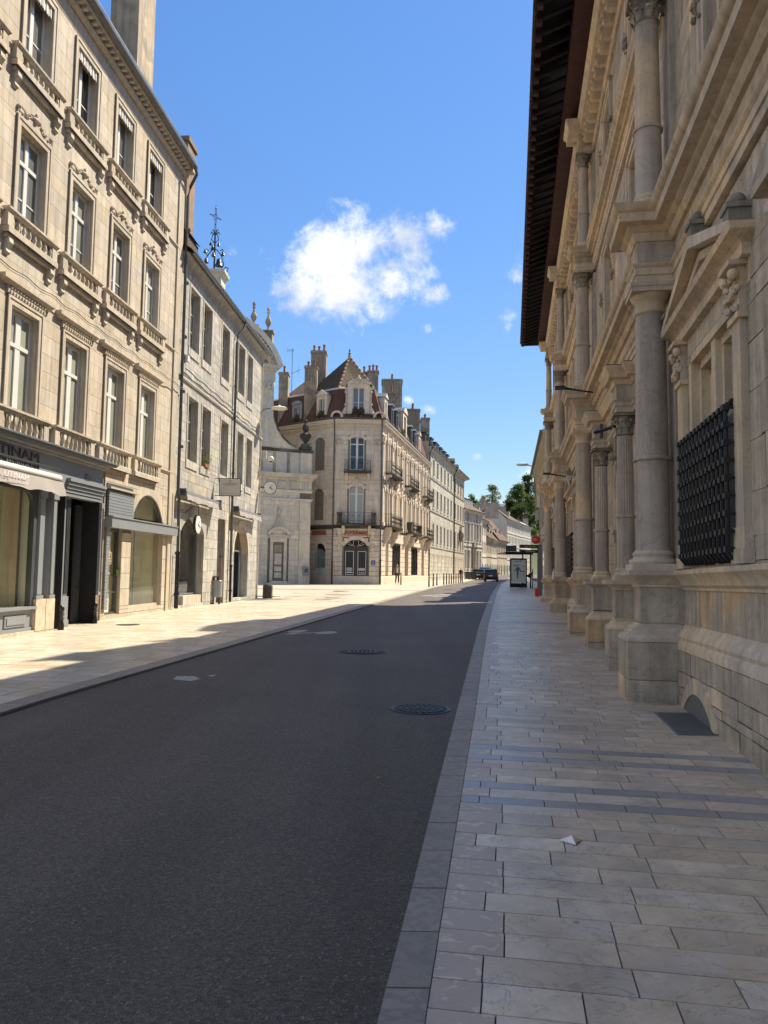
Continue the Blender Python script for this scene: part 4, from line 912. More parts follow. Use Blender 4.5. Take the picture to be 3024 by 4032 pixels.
def balustrade(fr, par, c, hw, zb, zt, n=.14, brackets=True, mat='stone_beige', k=8):
    o = MB(fr); o.sweep([(c-hw, 0), (c-hw, n), (c+hw, n), (c+hw, 0)], [(-.10, zt-.11), (.0, zt-.11), (.02, zt-.08), (.04, zt-.05), (.04, zt), (-.10, zt+.01)])
    o.box(c-hw, c+hw, -.02, n, zt-.109, zt-.001); o = o.obj('balustrade', mat, par)
    b = MB(fr); b.sweep([(c-hw, 0), (c-hw, n), (c+hw, n), (c+hw, 0)], [(-.1, zb), (.02, zb), (.02, zb+.13), (-.02, zb+.16), (-.1, zb+.16)]); b.box(c-hw+.01, c+hw-.01, -.02, n-.005, zb, zb+.155); b.obj('plinth', mat, o)
    for sd in (-1, 1): b = MB(fr); b.box(c+sd*hw-.11-.09*sd, c+sd*hw+.11-.09*sd, -.02, n-.01, zb+.15, zt-.1); b.obj('post', mat, o)
    w = hw-.24
    for i in range(k): baluster(fr, c-w+2*w*i/(k-1), n-.06, zb+.155, zt-.11-zb-.155, mat, o)
    if brackets:
        b = MB(fr); b.box(c-hw+.04, c+hw-.04, -.02, n-.04, zb-.10, zb); b.obj('slab', mat, o)
        for sd in (-1, 1):
            a = c+sd*(hw-.16); b = MB(fr); P = [(-.02, zb-.10), (n-.02, zb-.10), (n-.01, zb-.2), (n-.05, zb-.27), (n-.09, zb-.33), (n-.07, zb-.40), (n-.11, zb-.44), (-.02, zb-.45)]
            b.add([(a-.08, q, z) for q, z in P]+[(a+.08, q, z) for q, z in P], [tuple(range(8)), tuple(range(8, 16))]+[(i, (i+1) % 8, 8+(i+1) % 8, 8+i) for i in range(8)]); b.obj('bracket', mat, o)
    return o
def surround(fr, par, c, hw, z0, z1, w=.17, mat='stone_beige'):
    b = MB(fr)
    for g, d in ((0, .035), (.07, .055)):
        b.box(c-hw-w+g*0, c-hw-g, -.02, d-(.02 if g else 0), z0, z1+w) if not g else b.box(c-hw-w, c-hw-w+.06, -.02, d, z0, z1+w)
        b.box(c+hw+g, c+hw+w, -.02, d-(.02 if g else 0), z0, z1+w) if not g else b.box(c+hw+w-.06, c+hw+w, -.02, d, z0, z1+w)
    b.box(c-hw, c+hw, -.02, .034, z1, z1+w-.05); b.box(c-hw-w+.06, c+hw+w-.06, -.02, .054, z1+w-.05, z1+w+.01)
    return b.obj('window_surround', mat, par)
_crest = None
def crest(fr, par, c, z):
    global _crest
    b = MB(fr)
    b.ext([(c-.74, z), (c+.74, z), (c+.66, z+.05), (c+.3, z+.12), (c, z+.18), (c-.3, z+.12), (c-.66, z+.05)], -.01, .028)
    for sd in (-1, 1):
        for k, (x, h, r) in enumerate(((.70, .16, .06), (.55, .07, .04), (.42, .13, .055), (.28, .19, .05), (.16, .26, .055))): b.sphere(c+sd*x, .03, z+h, r, 7, 4)
        b.tube([(c+sd*.74, .04, z+.05), (c+sd*.68, .05, z+.2), (c+sd*.5, .05, z+.16), (c+sd*.34, .05, z+.10), (c+sd*.22, .05, z+.2), (c, .05, z+.3)], .016, 5)
    b.sphere(c, .04, z+.22, .085, 9, 5, .8); b.sphere(c, .04, z+.36, .045, 6, 4)
    return b.obj('carved_crest', 'stone_beige', par, smooth=True)
for k, c in enumerate(CW[:5]):
    # first floor: frieze panel and heavy lintel
    surround(FA, hA, c, HW, 4.62, 7.42); balustrade(FA, hA, c, 1.04, 4.47, 5.10, brackets=False)
    b = MB(FA); b.box(c-.78, c+.78, -.01, .055, 7.62, 7.80); b.obj('frieze_panel', 'stone_beige', hA)
    b = MB(FA)
    for i in range(13):
        for j in range(2): b.sphere(c-.7+1.4*i/12+.03*j, .055, 7.66+.09*j, .036, 6, 3)
    b.obj('carved_leaves', 'stone_beige', hA, kind='stuff', smooth=True)
    b = MB(FA); b.sweep([(c-1.02, -.01), (c-1.02, .10), (c+1.02, .10), (c+1.02, -.01)], [(-.09, 7.80), (-.03, 7.80), (0, 7.83), (.03, 7.86), (.05, 7.87), (.05, 7.96), (-.09, 7.99)]); b.obj('lintel', 'stone_beige', hA)
    window(FA, hA, c-HW, c+HW, 4.75, 7.40, -.17, pane='pane_curtain', rows=(), transom=6.62, mid=.10, st=.09)
    # second floor
    surround(FA, hA, c, HW, 8.95, 11.55); balustrade(FA, hA, c, 1.04, 8.87, 9.43); crest(FA, hA, c, 11.74)
    window(FA, hA, c-HW, c+HW, 9.05, 11.53, -.18, pane=('pane_grey' if k in (1, 3) else 'pane_curtain'), rows=(.52,), transom=10.85, mid=.07, st=.08)
    # third floor with scalloped valance
    surround(FA, hA, c, HW, 12.85, 15.15); balustrade(FA, hA, c, 1.04, 12.66, 13.18)
    w_ = window(FA, hA, c-HW, c+HW, 12.9, 15.13, -.22, pane=('pane_grey' if k % 2 else 'pane_dark'), rows=(.48,), mid=.07, st=.08)
    b = MB(FA); m = 26; P = [(c-HW-.02, 15.15)]
    for i in range(m+1): P.append((c-HW-.02+(2*HW+.04)*i/m, 14.86+(.055 if i % 2 else 0)+.012*math.sin(i*2.1)))
    P.append((c+HW+.02, 15.15))
    for i in range(m): b.ext([(P[i+1][0], 15.15), P[i+1], P[i+2], (P[i+2][0], 15.15)], -.03+.012*math.sin(i*1.7), -.015+.012*math.sin(i*1.7))
    b.obj('valance', 'scallop_cloth', hA)
for z in (4.98, 9.30, 13.05):                            # string courses, cut by the surrounds
    xs = sorted([v for c in CW[:5] for v in (c-1.06, c+1.06)]); xs = [A0]+xs+[A1]
    for i in range(0, len(xs), 2):
        if xs[i+1]-xs[i] < .05: continue
        b = MB(FA); b.sweep([(xs[i], -.01), (xs[i+1], -.01)], [(-.01, z-.07), (.03, z-.07), (.05, z-.02), (.07, z), (.07, z+.04), (-.01, z+.06)]); b.obj('string_course', 'stone_beige', hA)
b = MB(FA); b.sweep([(A0, 0), (A1+.02, 0), (A1+.02, -.6)], [(0, 15.88), (.10, 15.88), (.12, 15.94), (.13, 15.97), (.13, 16.02), (.02, 16.05)][:5]+[(.02, 16.03)]); b.obj('bed_moulding', 'stone_beige', hA)
s = A1-.03; k = 0
while s > A0+1:
    b = MB(FA); b.box(s-.12, s, 0, .27, 16.03, 16.14); b.obj('modillion', 'stone_beige', hA); s -= .27; k += 1
b = MB(FA); b.sweep([(A0, 0), (A1+.05, 0), (A1+.05, -.8)], [(-.02, 16.14), (.30, 16.14), (.31, 16.24), (.35, 16.30), (.36, 16.34), (-.02, 16.4)]); b.obj('corona', 'stone_beige', hA)
b = MB(FA); b.sweep([(A0, .36), (A1+.1, .36)], [(0, 16.22), (.06, 16.21), (.11, 16.25), (.13, 16.33), (.13, 16.36), (.0, 16.36)]); b.obj('gutter', 'zinc', hA)
b = MB(FA); b.slope((A0, .4, 16.36), (A1+.1, .4, 16.36), (A1+.1, -5.5, 19.6), (A0, -5.5, 19.6)); b.obj('roof', 'roof_dark', hA, recalc=False)
b = MB(FA); b.quad((A1, 0, 8), (A1, -9, 8), (A1, -9, 16.3), (A1, 0, 16.3)); b.add([(A1, .3, 16.3), (A1, -5.5, 19.6), (A1, -9, 16.3)], [(0, 1, 2)]); b.obj('gable_wall', 'stone_beige', hA, recalc=False)
chimney(FA, hA, -2.2, -1.2, -2.0, -1.0, 15.5, 23.5, 'chimney_render', 3)
b = MB(FA); b.box(-2.62, -2.2, -2.0, -1.0, 15.5, 23.3); b.obj('chimney_flank', 'chimney_render', hA)
pots(FA, hA, [(-1.25, -.5), (-.85, -.5)], 16.62, .4)
# cable strung along the front
b = MB(FA); P = []
for i in range(60): P.append((A0+4+(A1-A0-3.6)*i/59, .16+.01*math.sin(i), 8.13+.03*math.sin(i*1.3)-.02*i/59))
b.tube(P, .012, 5); b.tube([(p[0], p[1]-.015, p[2]-.05) for p in P], .008, 4); o = b.obj('facade_cable', 'grey_pipe', at=FA.w(-6, .1, 8.1)); tag(o, 'twin cable strung above the first floor lintels of the beige house', 'cable')
# ---------------- shopfront, grey joinery (stands 0.3 m proud of the house)
shop = empty('shopfront', FA.w(-9, .3, .2), 'slate grey wooden watchmaker shopfront with wide display window and gilt lettering', 'shopfront')
sN = .33
def prof_s(b, a0, a1, base, prof): b.sweep([(a0, base), (a1, base)], prof)
b = MB(FA); b.box(-15.5, -6.75, 0, sN, 3.82, 4.26); b.obj('fascia', 'slate_paint', shop)
b = MB(FA); b.sweep([(-15.5, 0), (-15.5, sN), (-6.75, sN), (-6.75, 0)], [(-.05, 4.26), (.02, 4.26), (.05, 4.30), (.10, 4.31), (.14, 4.36), (.26, 4.38), (.28, 4.43), (-.05, 4.44)]); b.obj('cornice', 'slate_paint_dark', shop)
s = -6.8
while s > -13: b = MB(FA); b.box(s-.06, s, sN+.02, sN+.075, 4.305, 4.345); b.obj('dentil', 'slate_paint_dark', shop); s -= .125
b = MB(FA); b.sweep([(-15.5, 0), (-15.5, sN+.28), (-6.48, sN+.28), (-6.48, 0)], [(-.3, 4.50), (-.02, 4.46), (.03, 4.43), (.03, 4.47), (-.02, 4.485), (-.3, 4.52)]); b.obj('zinc_flashing', 'zinc', shop)
b = MB(FA)
for i, (z, d) in enumerate(((3.40, -.02), (3.49, .0), (3.58, .03), (3.67, .07), (3.76, .11))): b.box(-8.75, -6.72, sN-.25, sN+d, z, z+.075)
b.obj('door_lintel', 'slate_paint', shop)
b = MB(FA); b.box(-14.0, -8.75, sN-.25, sN, 3.42, 3.82); b.obj('head_panel', 'slate_paint', shop)
for a, w in ((-9.84, .26), (-9.28, .20), (-6.80, .10), (-13.9, .3)):
    b = MB(FA); b.box(a-w/2, a+w/2, .0, sN, .92, 3.40); b.box(a-w/2+.03, a+w/2-.03, sN, sN+.035, 1.02, 3.22); b.obj('pilaster', 'slate_paint', shop)
    b = MB(FA); b.box(a-w/2-.02, a+w/2+.02, sN, sN+.06, 3.24, 3.38); b.box(a-w/2-.02, a+w/2+.02, sN, sN+.05, .92, 1.0); b.obj('pilaster_trim', 'slate_paint', shop)
for a0, a1 in ((-10.0, -9.58), (-9.55, -9.16)): piece('stone_block', FA, a0, a1, .0, sN+.06, .20, .91, 'paving', shop)
piece('stone_block', FA, -13.9, -9.16, -.02, sN+.05, .02, .22, 'stone_beige', shop)
b = MB(FA); b.box(-13.9, -10.02, sN-.2, sN, .22, .30); b.box(-13.9, -10.02, sN-.2, sN, .62, .72); b.box(-13.9, -10.02, sN-.12, sN-.03, .30, .62); b.box(-14, -9.98, sN-.2, sN+.07, .70, .76); b.obj('stall_riser', 'slate_paint', shop)
for a in (-12.9, -11.8, -10.7): b = MB(FA); b.box(a-.42, a+.42, sN-.03, sN+.0, .34, .58); b.box(a-.36, a+.36, sN, sN+.018, .39, .54); b.obj('riser_panel', 'slate_paint', shop)
b = MB(FA); b.box(-12.0, -11.4, sN+.05, sN+.06, .06, .17); b.obj('vent_grid', 'dark_iron', shop)
b = MB(FA); b.box(-14, -13.7, sN-.15, sN-.02, .76, 3.42); b.box(-10.12, -9.97, sN-.15, sN-.02, .76, 3.42); b.box(-13.7, -10.12, sN-.15, sN-.02, 3.34, 3.42); b.ext([(-10.12, 3.34), (-10.12, 3.02), (-10.16, 3.16), (-10.26, 3.28), (-10.42, 3.34)], sN-.14, sN-.03); b.obj('window_frame', 'slate_paint_dark', shop)
piece('display_glass', FA, -13.72, -10.1, sN-.10, sN-.09, .76, 3.36, 'shop_glass', shop)
b = MB(FA)                                                                # window bay behind the glass
b.quad((-14, sN-.11, .74), (-10, sN-.11, .74), (-10, -.5, .74), (-14, -.5, .74)); b.quad((-14, -.5, .74), (-10, -.5, .74), (-10, -.5, 3.5), (-14, -.5, 3.5)); b.quad((-10.05, sN-.11, .74), (-10.05, -.5, .74), (-10.05, -.5, 3.5), (-10.05, sN-.11, 3.5)); b.quad((-14, sN-.11, .74), (-14, -.5, .74), (-14, -.5, 3.5), (-14, sN-.11, 3.5)); b.quad((-14, sN-.11, 3.45), (-10, sN-.11, 3.45), (-10, -.5, 3.45), (-14, -.5, 3.45)); b.obj('display_bay', 'interior_beige', shop, recalc=False)
text('UTINAM', FA, -11.05, sN+.004, 4.10, .30, 'letter_dark', shop, ext=.02, sx=1.75)
text('HORLOGERIE CONTEMPORAINE', FA, -11.15, sN+.004, 3.905, .115, 'black_paint', shop, ext=.008, sx=1.32)
b = MB(FA); b.box(-13.5, -9.0, sN, sN+.006, 3.985, 3.998); b.obj('gilt_line', 'letter_gold', shop)
text('117', FA, -7.65, sN+.014, 3.98, .14, 'sign_white', shop, ext=.003); piece('number_plate', FA, -7.80, -7.50, sN, sN+.01, 3.90, 4.06, 'slate_paint_dark', shop)
# deep dark doorway with one painted leaf turned back
b = MB(FA); a0, a1 = -8.72, -6.86
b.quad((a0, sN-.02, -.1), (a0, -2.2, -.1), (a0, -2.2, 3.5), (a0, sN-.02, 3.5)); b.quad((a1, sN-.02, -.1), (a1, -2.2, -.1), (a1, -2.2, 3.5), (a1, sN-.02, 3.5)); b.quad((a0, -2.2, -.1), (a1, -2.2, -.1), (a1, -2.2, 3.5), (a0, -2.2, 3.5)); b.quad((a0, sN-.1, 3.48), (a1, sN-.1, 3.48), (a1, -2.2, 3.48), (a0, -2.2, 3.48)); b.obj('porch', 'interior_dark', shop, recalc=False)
d = MB(FA); d.box(a0, a0+.62, sN-.26, sN-.20, .2, 3.42); d = d.obj('door_leaf', 'slate_paint', shop)
b = MB(FA); b.box(a0+.04, a0+.62, sN-.20, sN-.15, .16, .92); b.box(a0+.02, a0+.64, sN-.2, sN-.13, .14, .34); b.ext([(a0+.12, .45), (a0+.18, .40), (a0+.48, .40), (a0+.54, .47), (a0+.54, .74), (a0+.48, .80), (a0+.18, .80), (a0+.12, .74)], sN-.15, sN-.125); b.obj('raised_panel', 'slate_paint', d)
for a in (.44, .50, .56): b = MB(FA); b.box(a0+a, a0+a+.025, sN-.20, sN-.17, .98, 3.35); b.obj('moulding', 'slate_paint_dark', d)
b = MB(FA); b.box(a1-.35, a1-.02, -.2, -.14, .2, 3.3); b.box(a1-.32, a1-.08, -.14, -.11, .4, 1.1); b.box(a1-.32, a1-.08, -.14, -.11, 1.3, 3.1); b.obj('inner_leaf', 'slate_paint_dark', shop)
for a, nn in ((-8.98, sN+.14), (-6.95, sN+.02)):         # cast iron wheel guards
    b = MB(FA); z = .14; b.lathe(a, nn, [(.07, z-.05), (.075, z+.12), (.055, z+.2), (.05, z+.34), (.075, z+.38), (.05, z+.43), (.07, z+.5), (.06, z+.56), (.02, z+.6)], 10); o = b.obj('wheel_guard', 'black_paint', at=FA.w(a, nn, z), smooth=True)
    tag(o, 'knobbed black iron wheel guard left of the dark doorway' if a < -8 else 'knobbed black iron wheel guard right of the dark doorway', 'bollard')
# awning rolled above the display window
aw = empty('awning', FA.w(-11.4, .5, 3.6), 'rolled taupe awning with white lettering over the display window of the grey shopfront', 'awning')
b = MB(FA); b.tube([(-14.4, sN+.16, 3.73), (-9.42, sN+.16, 3.73)], .085, 12); b.obj('roller_tube', 'white_frame', aw, smooth=True)
def cloth(fr, par, a0, a1, n, z0, z1, mat, dn=.10, k=40, ph=0.):
    b = MB(fr)
    for i in range(k):
        x0, x1 = a0+(a1-a0)*i/k, a0+(a1-a0)*(i+1)/k; f = lambda x: z0+.022*math.sin(x*4.1+ph)+.012*math.sin(x*9.3); h = lambda x: n+dn+.015*math.sin(x*6+ph)
        b.quad((x0, n, z1), (x1, n, z1), (x1, h(x1), f(x1)), (x0, h(x0), f(x0)))
    o = b.obj('valance', mat, par, recalc=False); m = o.modifiers.new('th', 'SOLIDIFY'); m.thickness = .006; return o
cloth(FA, aw, -14.4, -9.36, sN+.22, 3.33, 3.66, 'awning_cloth')
b = MB(FA); b.box(-14.4, -9.38, sN+.15, sN+.23, 3.60, 3.67); b.obj('front_bar', 'grey_pipe', aw)
t_ = text('UTINAM', FA, -11.5, sN+.335, 3.54, .17, 'white', aw, ext=.002, sx=1.5); t_ = text('BESANÇON', FA, -11.45, sN+.345, 3.425, .07, 'white', aw, ext=.002, sx=1.9)
# display case with watches behind the glass
dc = empty('display_case', FA.w(-11.6, -.3, .75), 'glass display case of watches on thin dark legs inside the shop window', 'display case')
b = MB(FA); 
for a in (-13.2, -12.1):
    for n in (-.42, -.04): b.box(a-.035, a+.035, n-.035, n+.035, .75, 2.35)
for z in (1.62, 2.33): b.box(-13.2, -12.1, -.44, -.0, z, z+.05)
b.box(-13.3, -11.9, -.45, .0, 1.55, 1.6); b.obj('frame', 'black_paint', dc)
for i in range(6): b = MB(FA); a = -13.05+i*.16; b.lathe(a, -.12, [(.06, 1.67), (.07, 1.78), (.06, 1.82), (.0, 1.84)], 12); b.obj('watch', 'white', dc, smooth=True)
b = MB(FA); b.box(-12.6, -12.25, -.1, -.06, 2.12, 2.25); b.obj('plaque', 'brass', dc)
# ---------------- next shop under the house: louvred panel, grey band, arched window
s2 = empty('gallery_shopfront', FA.w(-3.5, .1, .2), 'shopfront with grey horizontal band, arched fanlight and empty olive window right of the doorway', 'shopfront')
for i in range(8): piece('slat', FA, -5.78, -4.02, .02, .09+.004*(i % 2), 3.14+i*.088, 3.14+i*.088+.078, 'slate_paint', s2)
b = MB(FA); b.box(-5.80, -3.98, -.02, .03, 3.1, 4.06); b.obj('louvre_back', 'slate_paint_dark', s2)
b = MB(FA); b.box(-5.85, -3.75, -.01, .16, 3.90, 3.95); b.obj('louvre_hood', 'beige_pipe', s2)
b = MB(FA); b.box(-5.82, -.46, .0, .22, 2.79, 3.10); b.box(-5.82, -.46, .0, .25, 3.085, 3.12); b.obj('band', 'slate_paint', s2)
for i in range(24): piece('slat', FA, -5.80, -5.58, .02, .07, .46+i*.097, .46+i*.097+.085, 'slate_paint', s2)
b = MB(FA); spandrel(b, -2.65, 1.25, 3.2, .80, 4.1, -.03, .0, 16); b.obj('spandrel', 'stone_beige', hA)
voussoirs(FA, hA, -2.65, 1.25, 3.2, .80, .34, -.03, .012, 'stone_beige', 9)
b = MB(FA); P = arch_pts(-2.65, 1.25, 3.2, .80, 16); Q = arch_pts(-2.65, 1.19, 3.2, .74, 16)
for i in range(16): b.ext([P[i], P[i+1], Q[i+1], Q[i]], -.16, -.10)
b.obj('arch_frame', 'slate_paint', s2)
b = MB(FA); b.ext(arch_pts(-2.65, 1.22, 3.05, .90, 16), -.135, -.13); b.obj('fanlight', 'shop_glass', s2)
b = MB(FA); b.box(-3.95, -1.30, -.16, -.10, .42, .50); b.box(-3.95, -3.9, -.16, -.10, .5, 2.8); b.box(-1.35, -1.3, -.16, -.10, .5, 2.8); b.obj('window_frame', 'beige_pipe', s2)
piece('display_glass', FA, -3.9, -1.35, -.135, -.13, .5, 2.8, 'shop_glass', s2)
b = MB(FA); b.box(-5.58, -5.50, -.2, -.1, .3, 2.8); b.box(-4.70, -4.62, -.2, -.1, .3, 2.8); b.box(-5.5, -4.7, -.2, -.1, 2.70, 2.8); b.box(-5.5, -4.7, -.2, -.1, .3, .36); d = b.obj('door_frame', 'slate_paint_dark', s2)
piece('door_glass', FA, -5.5, -4.7, -.16, -.15, .36, 2.7, 'shop_glass', s2)
b = MB(FA); b.box(-5.5, -4.7, -.145, -.12, 1.42, 1.47); b.box(-5.5, -4.7, -.145, -.12, .92, .96); b.obj('door_bar', 'grey_pipe', s2)
b = MB(FA)
for q in ((-5.25, -5.22, 1.75, 2.1), (-4.98, -4.95, 1.75, 2.1), (-5.25, -4.95, 2.08, 2.1), (-5.25, -4.95, 1.75, 1.77), (-5.19, -5.01, 1.82, 1.86), (-5.19, -5.01, 1.9, 1.94), (-5.15, -5.05, 1.98, 2.02), (-5.16, -5.04, 2.16, 2.2)): b.box(q[0], q[1], -.148, -.145, q[2], q[3])
b.obj('door_notice', 'letter_gold', s2)
b = MB(FA); b.box(-4.92, -4.52, -.05, .0, 1.42, 1.60); b.obj('letter_box', 'leaf_dark', s2)
b = MB(FA)
b.quad((-5.6, -.2, .3), (-1.3, -.2, .3), (-1.3, -1.0, .3), (-5.6, -1.0, .3)); b.quad((-5.6, -1.0, .3), (-1.3, -1.0, .3), (-1.3, -1.0, 4.2), (-5.6, -1.0, 4.2)); b.quad((-1.25, -.2, .3), (-1.25, -1.0, .3), (-1.25, -1.0, 4.2), (-1.25, -.2, 4.2)); b.quad((-5.62, -.2, .3), (-5.62, -1.0, .3), (-5.62, -1.0, 4.2), (-5.62, -.2, 4.2)); b.quad((-5.6, -.2, 4.15), (-1.3, -.2, 4.15), (-1.3, -1.0, 4.15), (-5.6, -1.0, 4.15)); b.obj('interior', 'interior_beige', s2, recalc=False)
b = MB(FA)                                               # dark sculpture in the window
g = random.Random(4); P = [(-3.55+.08*math.sin(k*1.9), -.6+.05*math.cos(k*2.3), .5+k*.17) for k in range(11)]; b.tube(P, [.02, .02, .05, .1, .06, .12, .16, .1, .07, .05, .02], 8)
o = b.obj('sculpture', 'black_paint', at=FA.w(-3.5, -.6, .5), smooth=True); tag(o, 'slim dark sculpture standing inside the arched shop window', 'sculpture')
ashlar(FA, hA, -5.9, A1, .1, 4.35, GROUND_A+[(-5.82, -3.95, 2.7, 4.0), (-3.9, -1.4, 3.1, 4.05)], .45, (.4, .8), gap=.012, mat='stone_beige', name='stone_block', limit=60, seed=8, n1=.005)
# down pipes on the joint between the houses
def pipe(name, fr, pts, r, mat, label, collars=()):
    t = tag(empty(name, fr.w(*pts[-1])), label, 'drainpipe'); b = MB(fr); b.tube(pts, r, 10); b.obj('pipe', mat, t, smooth=True)
    for z in collars: a, n = pts[-1][0], pts[-1][1]; b = MB(fr); b.lathe(a, n, [(r*1.25, z-.05), (r*1.35, z), (r*1.25, z+.05)], 10); b.obj('collar', mat, t, smooth=True)
    return t
pipe('drainpipe', FA, [(-.55, .45, 16.2), (-.30, .42, 16.05), (-.30, .2, 15.6), (-.30, .12, 15.2), (-.30, .12, 4.4), (-.22, .14, 4.15), (-.22, .16, 2.2)], .055, 'grey_pipe', 'tall grey drainpipe on the joint between the beige and the grey stone house', (14, 12, 10, 8, 6))
pipe('cast_iron_pipe', FA, [(-.22, .16, 2.25), (-.22, .16, .25)], .075, 'black_paint', 'black cast iron foot of the drainpipe between the two left houses', (2.2, .75))
b = MB(FA); b.tube([(-.62, .05, 4.3), (-.62, .05, .3)], .03, 8); o = b.obj('service_pipe', 'beige_pipe', at=FA.w(-.62, .05, .3), smooth=True); tag(o, 'thin beige service pipe beside the cast iron drainpipe', 'pipe')

# ------------------------------------------------------------------ grey stone house
FB = Fr(-7.42, 27.5, .065, 1)
hB = empty('grey_stone_house', (-7.2, 34, .2), 'sunlit grey stone three storey house with plain tall windows and two awnings', 'house')
B0, B1 = -.44, 13.1
WB1 = [(.87, 2.0), (2.6, 3.7), (5.3, 6.42), (8.06, 9.14), (9.81, 10.9)]; WB2 = [(.72, 1.85), (2.42, 3.5), (5.12, 6.26), (7.9, 9.05), (9.65, 10.66)]
OPB = [(a, c, 5.72, 8.08) for a, c in WB1]+[(a, c, 9.93, 12.22) for a, c in WB2]
SH = [(.45, 3.35, .3, 3.7), (5.3, 6.4, .2, 3.82), (8.0, 10.75, .3, 3.72)]
backing(FB, hB, B0, B1, -.3, 13.0, OPB+SH, depth=.36, mat='mortar', revmat='stone_grey')
ashlar(FB, hB, B0, B1, 4.2, 12.9, OPB, .36, (.4, .95), gap=.012, mat='stone_grey', limit=230, seed=31, pad=.0, jit=.003)
ashlar(FB, hB, B0, B1, -.1, 4.2, SH, .42, (.4, .85), gap=.012, mat='stone_grey', name='ground_stone', limit=70, seed=33, jit=.004)
for a, c in WB1+WB2:
    up = (a, c) in WB2; z0, z1 = (9.93, 12.22) if up else (5.72, 8.08)
    window(FB, hB, a, c, z0+.03, z1-.02, -.24, 'cream_frame', 'pane_grey', rows=(.33, .66), transom=None)
    b = MB(FB); b.box(a-.12, c+.12, -.02, .035, z0-.32, z0-.02); b.obj('sill', 'stone_grey', hB)
    b = MB(FB); b.box(a-.13, a-.02, -.02, .022, z0, z1+.12); b.obj('jamb_band', 'stone_grey', hB); b = MB(FB); b.box(c+.02, c+.13, -.02, .022, z0, z1+.12); b.obj('jamb_band', 'stone_grey', hB)
    b = MB(FB); b.box(a-.02, c+.02, -.02, .022, z1+.02, z1+.12); b.obj('head_band', 'stone_grey', hB)
b = MB(FB); b.sweep([(B0, 0), (B1, 0)], [(-.01, 8.50), (.05, 8.52), (.07, 8.58), (.03, 8.66), (-.01, 8.68)]); b.obj('string_course', 'stone_grey', hB)
b = MB(FB); b.sweep([(B0+.1, -.02), (B1+.05, -.02), (B1+.05, -3)], [(0, 12.82), (.04, 12.82), (.05, 12.88), (.09, 12.94), (.17, 13.02), (.26, 13.06), (.28, 13.12), (0, 13.2)]); b.obj('cove_cornice', 'stone_grey', hB, smooth=True)
k = 34
for i in range(k):
    a = B0+.15+(B1-B0)*i/k; b = MB(FB); w = (B1-B0)/k
    vs = []
    for x in (a, a+w-.015): vs += [(x, .24+.13*(1-math.cos(t))*.9 if False else .25+.11-.11*math.cos(t), 13.20-.11*math.sin(t)) for t in [math.pi*j/6 for j in range(7)]]
    b.add(vs, [(j, j+1, j+8, j+7) for j in range(6)]); o = b.obj('gutter_length', 'zinc', hB, recalc=False)
b = MB(FB); b.slope((B0, .36, 13.22), (B1+.2, .36, 13.22), (B1-3, -5, 16.6), (B0, -5, 16.6)); b.obj('roof', 'roof_dark', hB, recalc=False)
b = MB(FB); b.quad((B1, 0, -.2), (B1, -8, -.2), (B1, -8, 13), (B1, 0, 13)); b.obj('end_wall', 'stone_grey', hB, recalc=False)
b = MB(FB); b.box(3.35, 4.4, -2.6, -1.2, 13.2, 19.5); b.box(3.28, 4.47, -2.67, -1.13, 19.5, 19.7); b.obj('chimney', 'chimney_ochre', hB)
b = MB(FB); b.slope((-.3, .2, 13.9), (1.1, .2, 13.9), (1.1, -1.2, 14.9), (-.3, -1.2, 14.9)); b.box(-.3, 1.05, -1.1, .12, 13.2, 13.88); b.obj('roof_abutment', 'roof_brown', hB)
pipe('drainpipe', FB, [(7.6, .38, 13.1), (7.45, .30, 12.75), (7.15, .12, 12.3), (7.15, .1, 12.0), (7.15, .1, 1.8)], .055, 'grey_pipe', 'dark drainpipe down the middle of the grey stone house', (10, 8.6, 6, 3.4))
pipe('cast_iron_pipe', FB, [(7.15, .11, 1.85), (7.15, .12, .2)], .06, 'black_paint', 'black iron foot of the middle drainpipe of the grey stone house', (1.8, .7))
b = MB(FB); b.tube([(12.7, .05, 12.6), (12.7, .05, .3)], .03, 6); o = b.obj('service_pipe', 'beige_pipe', at=FB.w(12.7, .05, .3)); tag(o, 'thin pipe near the far corner of the grey stone house', 'pipe')
b = MB(FB); P = [(B0+.6+12.0*i/30, .09, 8.95-.12*i/30+.03*math.sin(i*1.4)) for i in range(31)]; b.tube(P, .018, 5); b.tube([(p[0], .11, p[2]-.05+.02*math.sin(p[0]*7)) for p in P], .012, 4); o = b.obj('facade_cable', 'grey_pipe', at=FB.w(6, .1, 8.9)); tag(o, 'looped cable bundle strung across the grey stone house', 'cable')
fl = empty('floodlight', FB.w(.15, .15, 9.25), 'small square floodlight on the grey stone house beside the drainpipe', 'floodlight'); b = MB(FB); b.box(-.02, .16, .02, .08, 9.15, 9.45); b.tube([(.05, .05, 9.2), (.1, .22, 9.15)], .012, 5); b.obj('bracket', 'grey_pipe', fl); b = MB(FB); b.box(.02, .26, .10, .2, 9.2, 9.42); b.obj('lamp_head', 'white_frame', fl)
